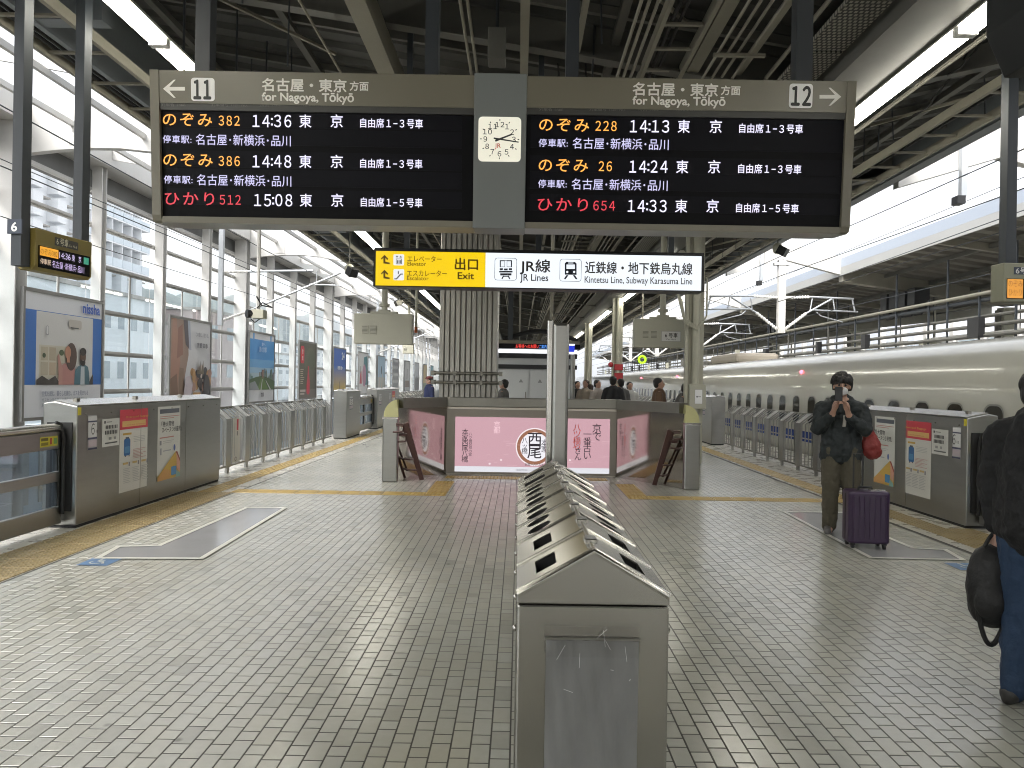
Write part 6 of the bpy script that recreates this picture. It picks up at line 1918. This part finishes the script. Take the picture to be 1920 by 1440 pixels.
# ================================================================== PEOPLE AND LUGGAGE
def blob(name, shapes, m, parent, voxel=.012, smooth=4, disp=0):
    """one continuous skin over tapered limbs and rounded masses"""
    mb = MB()
    for s in shapes:
        if s[0] == 'b':
            mb.ball(s[1], 1.0, 14, sc=s[2])
        else:
            pts = [Vector(p) for p in s[1]]
            rs = s[2] if isinstance(s[2], (list, tuple)) else [s[2]] * len(pts)
            n = 8 if voxel < .009 and max(rs) < .02 else 12
            for i in range(len(pts) - 1):
                mb.tube([pts[i], pts[i + 1]], [rs[i], rs[i + 1]], n)
            for p_, r_ in zip(pts, rs):
                mb.ball(p_, r_ * .995, n)
    me = bpy.data.meshes.new('tmp')
    me.from_pydata(mb.v, [], mb.f)
    ob = bpy.data.objects.new('tmp', me)
    COL.objects.link(ob)
    r = ob.modifiers.new('r', 'REMESH'); r.mode = 'VOXEL'; r.voxel_size = voxel; r.adaptivity = 0
    if smooth:
        k = ob.modifiers.new('s', 'SMOOTH'); k.factor = .5; k.iterations = smooth
    if disp:
        tx_ = bpy.data.textures.get('folds') or bpy.data.textures.new('folds', 'CLOUDS')
        tx_.noise_scale = .07
        d_ = ob.modifiers.new('d', 'DISPLACE'); d_.texture = tx_; d_.strength = disp; d_.mid_level = .5
    bpy.context.view_layer.update()
    dg = bpy.context.evaluated_depsgraph_get()
    out = bpy.data.meshes.new_from_object(ob.evaluated_get(dg))
    bpy.data.objects.remove(ob)
    bpy.data.meshes.remove(me)
    out.name = name
    out.materials.clear(); out.materials.append(m)
    out.polygons.foreach_set('use_smooth', [True] * len(out.polygons))
    o_ = bpy.data.objects.new(name, out)
    COL.objects.link(o_); o_.parent = parent
    return o_
skin = mat('skin', (.42, .25, .18), .5, var=.05, vscale=12)
hairm = mat('black_hair', (.012, .010, .009), .5, bump=.7, bscale=120, stretch=(1, 1, .2))
shoem = mat('dark_shoe', (.03, .028, .026), .5)
def cloth(name, c, r=.85):
    return mat(name, c, r, var=.18, vscale=9, bump=.35, bscale=70)
def hand_shapes(w, d, side, curl=.5, f=Vector((0, 0, -1))):
    """palm and five bent fingers growing from a wrist along d; f is the way the fingers curl"""
    w, d, f = Vector(w), Vector(d).normalized(), Vector(f).normalized()
    sdv = d.cross(f).normalized() * side
    sh = [('c', [w, w + d * .045, w + d * .08], [.026, .034, .032]), ('c', [w + d * .05 - sdv * .018, w + d * .082 - sdv * .026], [.018, .014]), ('c', [w + d * .05 + sdv * .018, w + d * .082 + sdv * .026], [.018, .014])]
    for k, ln in enumerate((.068, .078, .072, .056)):
        b = w + d * .085 + sdv * (-.030 + .020 * k)
        p1 = b + d * ln * .45 * (1 - .4 * curl) + f * ln * .45 * curl * .8
        p2 = p1 + d * ln * .3 * (1 - 1.3 * curl) + f * ln * .35 * curl * 1.2
        p3 = p2 + d * ln * .2 * (1 - 2 * curl) + f * ln * .22 * curl
        sh.append(('c', [b, p1, p2, p3], [.0098, .0092, .0085, .0075]))
    t0 = w + d * .03 - sdv * .028
    sh.append(('c', [t0, t0 + d * .03 - sdv * .022 + f * .01, t0 + d * .06 - sdv * .026 + f * .022], [.013, .0115, .009]))
    return sh
def head_shapes(c, f, sc=1.0):
    """head with jaw, nose, ears and neck; f faces forward"""
    c, f = Vector(c), Vector(f).normalized()
    s = Vector((0, 0, 1)).cross(f).normalized()
    u = Vector((0, 0, 1))
    k = sc
    return [('b', c + u * .02 * k - f * .01 * k, (.077 * k, .092 * k, .098 * k) if abs(f.y) > .6 else (.092 * k, .077 * k, .098 * k)), ('b', c - u * .055 * k + f * .025 * k, (.056 * k, .058 * k, .06 * k)),
            ('c', [c + f * .083 * k + u * .012 * k, c + f * .104 * k - u * .022 * k], [.009 * k, .014 * k]), ('c', [c + f * .085 * k - u * .062 * k + s * .018 * k, c + f * .085 * k - u * .062 * k - s * .018 * k], [.010 * k, .010 * k]),
            ('b', c + s * .078 * k - u * .005 * k, (.014 * k, .02 * k, .03 * k)), ('b', c - s * .078 * k - u * .005 * k, (.014 * k, .02 * k, .03 * k)),
            ('c', [c - u * .05 * k - f * .015 * k, c - u * .19 * k - f * .03 * k], [.052 * k, .058 * k])]

def tufts(c, n, r, down=.03, seed=3, front=None):
    rr_ = random.Random(seed)
    out = []
    for k in range(n):
        th, ph = rr_.uniform(.05, 1.35), rr_.uniform(0, 6.283)
        p_ = Vector((math.sin(th) * math.cos(ph) * r[0], math.sin(th) * math.sin(ph) * r[1], math.cos(th) * r[2]))
        d_ = Vector((math.cos(ph + rr_.uniform(-.8, .8)), math.sin(ph + rr_.uniform(-.8, .8)), -.6 - th)).normalized() * rr_.uniform(.03, .05)
        q_ = Vector(c) + p_
        out.append(('c', [q_, q_ + d_ * .6, q_ + d_ + Vector((0, 0, -.01))], [.020, .015, .006]))
    return out
# ---- the photographer with phone raised, facing the camera
gx, gy = ground(1574, 1000)
pg = thing('person', 'person in dark jacket and olive trousers holding a phone up to the face', 'person', (gx, gy, 0), R(-21), group='people on the platform')
hc = (-.0, -.02, 1.615)
HL, HR = Vector((-.085, -.25, 1.36)), Vector((.05, -.26, 1.35))
body = head_shapes(hc, (0, -1, -.05)) + [
    ('c', [(0, .01, 1.42), (0, .02, 1.2), (0, .02, .98)], [.10, .13, .14]),
    ('c', [(-.05, .01, 1.40), (-.19, .01, 1.385), (-.235, -.07, 1.15), HL + Vector((-.015, .04, -.05)), HL], [.07, .06, .045, .034, .026]),
    ('c', [(.05, .01, 1.40), (.19, .01, 1.385), (.235, -.07, 1.15), HR + Vector((.015, .04, -.05)), HR], [.07, .06, .045, .034, .026]),
    ('c', [(-.09, .02, .93), (-.10, .0, .5), (-.10, .03, .09)], [.095, .062, .042]), ('c', [(-.10, .05, .05), (-.11, -.12, .035)], [.04, .03]),
    ('c', [(.09, .02, .93), (.11, .0, .5), (.115, .03, .09)], [.095, .062, .042]), ('c', [(.115, .05, .05), (.13, -.12, .035)], [.04, .03])]
body += hand_shapes(HL, (.02, -.03, .07), 1, .45, (.6, -.35, .1)) + hand_shapes(HR, (-.02, -.03, .07), -1, .45, (-.6, -.35, .1))
blob('body', body, skin, pg, .006, 3)
jm = cloth('dark_jacket', (.012, .017, .018), .7)
blob('jacket', [('c', [(0, .03, 1.37), (0, .02, 1.15), (0, .02, .90)], [.135, .155, .165]), ('c', [(-.08, .02, 1.15), (-.10, .02, .85)], [.115, .12]), ('c', [(.08, .02, 1.15), (.10, .02, .85)], [.115, .12]),
                ('c', [(-.06, .02, 1.40), (-.20, .02, 1.36), (-.24, -.08, 1.15), HL + Vector((-.03, .055, -.075))], [.09, .088, .074, .052]), ('c', [(.06, .02, 1.40), (.20, .02, 1.36), (.24, -.08, 1.15), HR + Vector((.03, .055, -.075))], [.09, .088, .074, .052]),
                ('c', [(-.06, .05, 1.45), (.06, .05, 1.45)], [.075, .075]), ('c', [(-.07, -.05, 1.43), (-.02, -.10, 1.34)], [.035, .03]), ('c', [(.07, -.05, 1.43), (.02, -.10, 1.34)], [.035, .03])], jm, pg, .010, 4, .036)
blob('trousers', [('c', [(-.085, .02, .93), (-.10, .0, .5), (-.105, .02, .07)], [.125, .092, .074]), ('c', [(.085, .02, .93), (.11, .0, .5), (.12, .02, .07)], [.125, .092, .074]), ('b', (0, .02, .92), (.17, .13, .12))], cloth('olive_trousers', (.075, .065, .042)), pg, .010, 3, .026)
for s in (-1, 1):
    x = s * .115
    blob('shoe', [('c', [(x, .05, .048), (x + s * .01, -.13, .036)], [.048, .040]), ('c', [(x, .07, .025), (x + s * .012, -.15, .022)], [.03, .027])], mat('grey_shoe', (.10, .095, .09), .6), pg, .009, 3)
blob('hair', tufts(Vector(hc) + Vector((0, .01, .055)), 120, (.098, .108, .095)) + [('b', Vector(hc) + Vector((0, .016, .068)), (.104, .108, .086)), ('b', Vector(hc) + Vector((0, .05, .0)), (.088, .07, .09)),
              ('c', [Vector(hc) + Vector((-.084, .01, .03)), Vector(hc) + Vector((-.084, .02, -.03))], [.022, .016]), ('c', [Vector(hc) + Vector((.084, .01, .03)), Vector(hc) + Vector((.084, .02, -.03))], [.032, .022])], hairm, pg, .006, 1)
ph = MB().prism(rrect(-.038, -.075, .038, .075, .01), 'y', -.0045, .0045).build('phone', M['black'], None, fix=True)
ph.location = Vector((gx, gy, 0)) + Matrix.Rotation(R(-21), 3, 'Z') @ Vector((-.045, -.335, 1.535))
ph.rotation_euler = (0, 0, R(-21))
tag(ph, 'dark phone held up in front of the face of the person in olive trousers', 'phone')
blob('face_mask', [('b', Vector(hc) + Vector((0, -.072, -.052)), (.062, .042, .050))], mat('white_mask', (.62, .62, .62), .8), pg, .008, 3)
for s in (-1, 1):
    MB().ball(Vector(hc) + Vector((s * .032, -.088, .012)), .013, 10).build('eye', M['black'], pg, world=False, smooth=True)
MB().tube([Vector((.03, -.165, 1.30)), Vector((.02, -.185, 1.18))], .018, 8).build('scarf_end', paint((.4, .37, .32)), pg, world=False, smooth=True)
# red bag hanging on the left arm
rbx, rbz = at(1633, 828, gy - .02)
rb = thing('shoulder_bag', 'red bag hanging at the side of the person photographing', 'bag', (rbx, gy - .02, rbz - .2))
redm_ = cloth('red_bag_cloth', (.20, .022, .018), .6)
rloc = rb.location.copy()
blob('pouch', [('b', (0, 0, .15), (.105, .075, .15)), ('b', (-.03, 0, .28), (.07, .06, .09)), ('b', (.02, 0, .10), (.10, .075, .10))], redm_, rb, .01, 4, .03)
MB().tube([(-.05, 0, .34), (-.085, -.0, .44), (-.07, .02, .52), (-.03, .03, .44), (.01, .02, .34)], .012, 8).build('strap', redm_, rb, world=False, smooth=True)
# purple suitcase
sx0 = ground(1587, 1018); 
sx_, sy_ = ground(1622, 1026)
sc_ = thing('suitcase', 'dark purple ribbed suitcase with extended handle beside the person photographing', 'suitcase', (sx_, sy_, 0), R(-6))
pm_ = mat('purple_shell', (.030, .013, .042), .30, var=.12, vscale=5)
wS, dS, z0S, z1S = .395, .25, .055, .575
bm_ = MB().prism(rrect(-wS / 2, -dS / 2, wS / 2, dS / 2, .05, 5), 'z', z0S, z1S)
bm_.build('shell', pm_, sc_, world=False, bevel=.025, bseg=3, fix=True)
for k in range(7):
    x = -.15 + k * .05
    MB().box(x - .006, x + .006, -dS / 2 - .006, -dS / 2 + .004, z0S + .06, z1S - .05).build('shell_rib', pm_, sc_, world=False, bevel=.003)
MB().box(-wS / 2 - .004, wS / 2 + .004, -.012, .012, z0S + .03, z1S - .03).build('zip_seam', M['black'], sc_, world=False)
for x in (-.15, .15):
    for y in (-.085, .085):
        MB().tube([(x - .012, y, .026), (x + .012, y, .026)], .026, 12).box(x - .02, x + .02, y - .015, y + .015, .04, .058).build('wheel', M['rubber'], sc_, world=False)
MB().tube([(-.09, .10, .58), (-.09, .10, .93), (.0, .10, .93)], .009, 8).tube([(-.0, .10, .93), (.0, .10, .58)], .009, 8).build('telescopic_handle', M['black'], sc_, world=False)
MB().tube([(-.08, -.0, .575), (-.07, 0, .605), (.05, 0, .605), (.06, 0, .575)], .012, 8).build('carry_handle', M['black'], sc_, world=False, smooth=True)
for x in (.06, .14):
    MB().box(x - .035, x + .035, -.05, .02, .574, .586).build('latch', M['steel_light'], sc_, world=False, bevel=.004)

# ---- passenger at the right edge, seen from behind
gx2, gy2 = 2.635, 3.72
p2 = thing('person', 'person in black jacket and blue jeans seen from behind at the right edge', 'person', (gx2, gy2, 0), R(-62), group='people on the platform')
H2 = Vector((-.225, .03, .83))
bod2 = head_shapes((.0, .02, 1.59), (0.2, 1, 0)) + [('c', [(0, .0, 1.42), (0, -.01, 1.2), (0, -.01, .98)], [.10, .13, .14]), ('c', [(-.05, 0, 1.40), (-.18, 0, 1.375), (-.225, .0, 1.10), H2], [.07, .058, .044, .027]), ('c', [(.05, 0, 1.40), (.18, 0, 1.375), (.24, .0, 1.10), (.25, .08, .86)], [.07, .058, .044, .027]),
       ('c', [(-.09, 0, .93), (-.095, .02, .5), (-.10, -.02, .09)], [.095, .062, .042]), ('c', [(-.10, -.04, .05), (-.11, .13, .035)], [.04, .03]), ('c', [(.09, 0, .93), (.10, .02, .5), (.11, -.02, .09)], [.095, .062, .042]), ('c', [(.11, -.04, .05), (.12, .13, .035)], [.04, .03])]
bod2 += hand_shapes(H2, (.0, .01, -1), 1, .75, (.5, 0, .0)) + hand_shapes((.25, .08, .86), (0, .2, -1), -1, .5, (-.5, 0, 0))
blob('body', bod2, skin, p2, .007, 3)
blob('jacket', [('c', [(0, 0, 1.38), (0, -.01, 1.15), (0, -.01, .92)], [.15, .17, .175]), ('c', [(-.08, 0, 1.2), (-.09, 0, .90)], [.125, .125]), ('c', [(.08, 0, 1.2), (.09, 0, .90)], [.125, .125]), ('c', [(-.06, 0, 1.41), (-.19, 0, 1.355), (-.235, 0, 1.10), (-.228, .02, .89)], [.085, .09, .075, .056]),
                ('c', [(.06, 0, 1.41), (.19, 0, 1.355), (.25, 0, 1.10), (.252, .06, .92)], [.085, .09, .075, .056]), ('c', [(-.05, -.01, 1.46), (.05, -.01, 1.46)], [.068, .068])], cloth('black_jacket', (.008, .008, .009), .75), p2, .010, 4, .034)
blob('jeans', [('c', [(-.085, 0, .93), (-.095, .02, .5), (-.10, -.02, .07)], [.12, .088, .07]), ('c', [(.085, 0, .93), (.10, .02, .5), (.11, -.02, .07)], [.12, .088, .07]), ('b', (0, 0, .92), (.165, .125, .12))], cloth('blue_denim', (.018, .040, .085)), p2, .010, 3, .024)
for s in (-1, 1):
    x = s * .105
    blob('shoe', [('c', [(x, -.05, .048), (x + s * .01, .14, .036)], [.05, .042]), ('c', [(x, -.07, .025), (x + s * .012, .16, .022)], [.032, .028])], shoem, p2, .01, 3)
blob('hair', tufts((.0, -.0, 1.615), 90, (.088, .10, .09)) + [('b', (.0, -.0, 1.635), (.088, .105, .085)), ('b', (.0, -.035, 1.585), (.084, .07, .09))], hairm, p2, .007, 1)
bgx, bgz = at(1852, 1125, gy2 + .03)
bp_ = thing('backpack', 'black backpack hanging from the hand of the passenger in jeans', 'bag', (gx2 + (Matrix.Rotation(R(-62), 3, 'Z') @ H2).x - .03, gy2 + (Matrix.Rotation(R(-62), 3, 'Z') @ H2).y, .34))
bkm = cloth('black_nylon', (.010, .010, .010), .6)
blob('pouch', [('c', [(0, 0, .10), (0, 0, .34)], [.105, .10]), ('b', (0, 0, .22), (.125, .10, .225)), ('b', (-.03, -.06, .16), (.09, .06, .11))], bkm, bp_, .01, 4, .012)
MB().tube([(-.04 + .12 * t / 12, 0, .42 + .08 * math.sin(math.pi * t / 12)) for t in range(13)], .010, 8).build('handle', bkm, bp_, world=False, smooth=True)
MB().tube([(-.10 + .19 * t / 14, -.04, .16 - .24 * math.sin(math.pi * (t / 14) ** .8)) for t in range(15)], .013, 8).build('strap', bkm, bp_, world=False, smooth=True)

# ---- people farther off, beyond the stair wall
def far_person(label, px, Y, h, face, top, low, hair=hairm, hat=None, lean=0.0, z0=0.0):
    X = at(px, 720, Y)[0]
    t = thing('person', label, 'person', (X, Y, z0), R(face), group='people beyond the stair wall')
    k = h / 1.72
    v = lambda x, y, z: Vector((x, y - lean * max(0, z - .9), z)) * k
    f = Vector((0, -1, 0))
    blob('body', head_shapes(v(0, -.01, 1.60), f, k) + [('c', [v(0, 0, 1.40), v(0, 0, .98)], [.10 * k, .13 * k]), ('c', [v(-.18, 0, 1.38), v(-.24, 0, 1.12), v(-.22, -.12, .90)], [.06 * k, .045 * k, .03 * k]), ('c', [v(.18, 0, 1.38), v(.24, 0, 1.12), v(.22, -.12, .90)], [.06 * k, .045 * k, .03 * k]),
                            ('c', [v(-.09, 0, .93), v(-.1, 0, .5), v(-.1, 0, .06)], [.09 * k, .06 * k, .04 * k]), ('c', [v(.09, 0, .93), v(.1, 0, .5), v(.1, 0, .06)], [.09 * k, .06 * k, .04 * k]), ('c', [v(-.18, 0, 1.39), v(.18, 0, 1.39)], [.06 * k, .06 * k]), ('b', v(-.22, -.15, .84), (.04, .03, .06)), ('b', v(.22, -.15, .84), (.04, .03, .06))], skin, t, .018, 2)
    blob('coat', [('c', [v(0, 0, 1.38), v(0, 0, 1.1), v(0, 0, .85)], [.14 * k, .17 * k, .18 * k]), ('c', [v(-.18, 0, 1.36), v(-.25, 0, 1.12), v(-.22, -.10, .94)], [.085 * k, .07 * k, .055 * k]), ('c', [v(.18, 0, 1.36), v(.25, 0, 1.12), v(.22, -.10, .94)], [.085 * k, .07 * k, .055 * k]), ('c', [v(-.15, 0, 1.38), v(.15, 0, 1.38)], [.08 * k, .08 * k])], top, t, .022, 3, .015)
    blob('trousers', [('c', [v(-.085, 0, .92), v(-.1, 0, .5), v(-.1, 0, .05)], [.12 * k, .085 * k, .07 * k]), ('c', [v(.085, 0, .92), v(.1, 0, .5), v(.1, 0, .05)], [.12 * k, .085 * k, .07 * k])], low, t, .022, 3)
    blob('hair', [('b', v(0, .03, 1.645), (.096 * k, .105 * k, .088 * k)), ('b', v(0, .055, 1.60), (.088 * k, .07 * k, .10 * k))], hair, t, .018, 2)
    if hat:
        blob('hat', [('b', v(0, .01, 1.70), (.11 * k, .12 * k, .05 * k)), ('b', v(0, -.07, 1.67), (.09 * k, .08 * k, .014 * k))], hat, t, .014, 2)
    return t
blk = cloth('charcoal_coat', (.018, .018, .02)); brn = cloth('brown_coat', (.10, .055, .03)); gry = cloth('grey_coat', (.10, .095, .09)); bei = cloth('beige_coat', (.34, .29, .23)); nvy = cloth('navy_uniform', (.015, .022, .07)); dkl = cloth('dark_trousers', (.02, .02, .025)); brh = mat('brown_hair', (.04, .022, .015), .5, bump=.5, bscale=90)
far_person('black clad person at the left end of the crowd beside the blue sign pole', 1083, 21.5, 1.66, 20, blk, dkl)
far_person('brown haired person in a pale coat in the crowd beyond the stair wall', 1098, 20.5, 1.70, -30, bei, dkl, brh)
far_person('dark haired person in a cream coat in the middle of the crowd', 1121, 20.0, 1.70, 40, cloth('cream_coat', (.42, .37, .33)), dkl)
far_person('short person in a tan coat between two dark haired ones in the crowd', 1108, 22, 1.58, 170, cloth('tan_coat', (.26, .17, .08)), dkl, brh)
far_person('tall person in black nearest the red banded column', 1150, 19.0, 1.79, 160, blk, dkl)
far_person('person in dark coat pressed beside the tall one in black', 1163, 19.6, 1.74, 200, gry, dkl)
far_person('person in white shirt at the right end of the crowd', 1181, 20.5, 1.66, 10, cloth('white_shirt', (.5, .49, .47)), dkl)
far_person('person in a brown jacket standing in profile behind the right wing wall', 1236, 15.6, 1.74, 80, brn, dkl)
far_person('person in a grey coat bending forward behind the right wing wall', 1266, 15.4, 1.64, 75, gry, dkl, lean=.35)
far_person('person in a grey coat beside the clad column at the lift doors', 944, 17.4, 1.66, -100, gry, dkl)
far_person('station worker in navy uniform and red cap left of the clad column', 805, 22.5, 1.72, -60, nvy, nvy, hat=cloth('dark_red_cap', (.13, .03, .03)))

# ================================================================== FIT LETTERING
bpy.context.view_layer.update()
for o_, w in FIT:
    if o_.dimensions.x > 1e-5:
        o_.scale.x = w / (o_.dimensions.x / o_.scale.x)
        o_['fitted'] = 1
bpy.context.view_layer.update()

# lettering becomes plain meshes
dg_ = bpy.context.evaluated_depsgraph_get()
for o_ in [q for q in SC.objects if q.type == 'FONT']:
    me_ = bpy.data.meshes.new_from_object(o_.evaluated_get(dg_))
    if o_.data.align_x == 'LEFT' and o_.get('fitted') and len(me_.vertices):
        mnx = min(v.co.x for v in me_.vertices)
        for v in me_.vertices:
            v.co.x -= mnx
    th_ = o_.get('thick')
    if th_:
        bm = bmesh.new(); bm.from_mesh(me_)
        g0 = bm.verts[:] + bm.edges[:] + bm.faces[:]
        sx_ = o_.scale.x or 1
        for q, v in enumerate(((th_ / sx_, 0, .0002), (-th_ / sx_, 0, .0004), (0, th_, .0006), (0, -th_, .0008))):
            gg = bmesh.ops.duplicate(bm, geom=g0)
            bmesh.ops.translate(bm, verts=[e for e in gg['geom'] if isinstance(e, bmesh.types.BMVert)], vec=v)
        bm.to_mesh(me_); bm.free()
    c_ = bpy.data.objects.new('lettering', me_)
    COL.objects.link(c_)
    c_.parent = o_.parent
    c_.location = o_.location
    c_.rotation_euler = o_.rotation_euler
    c_.scale = o_.scale
    bpy.data.objects.remove(o_)
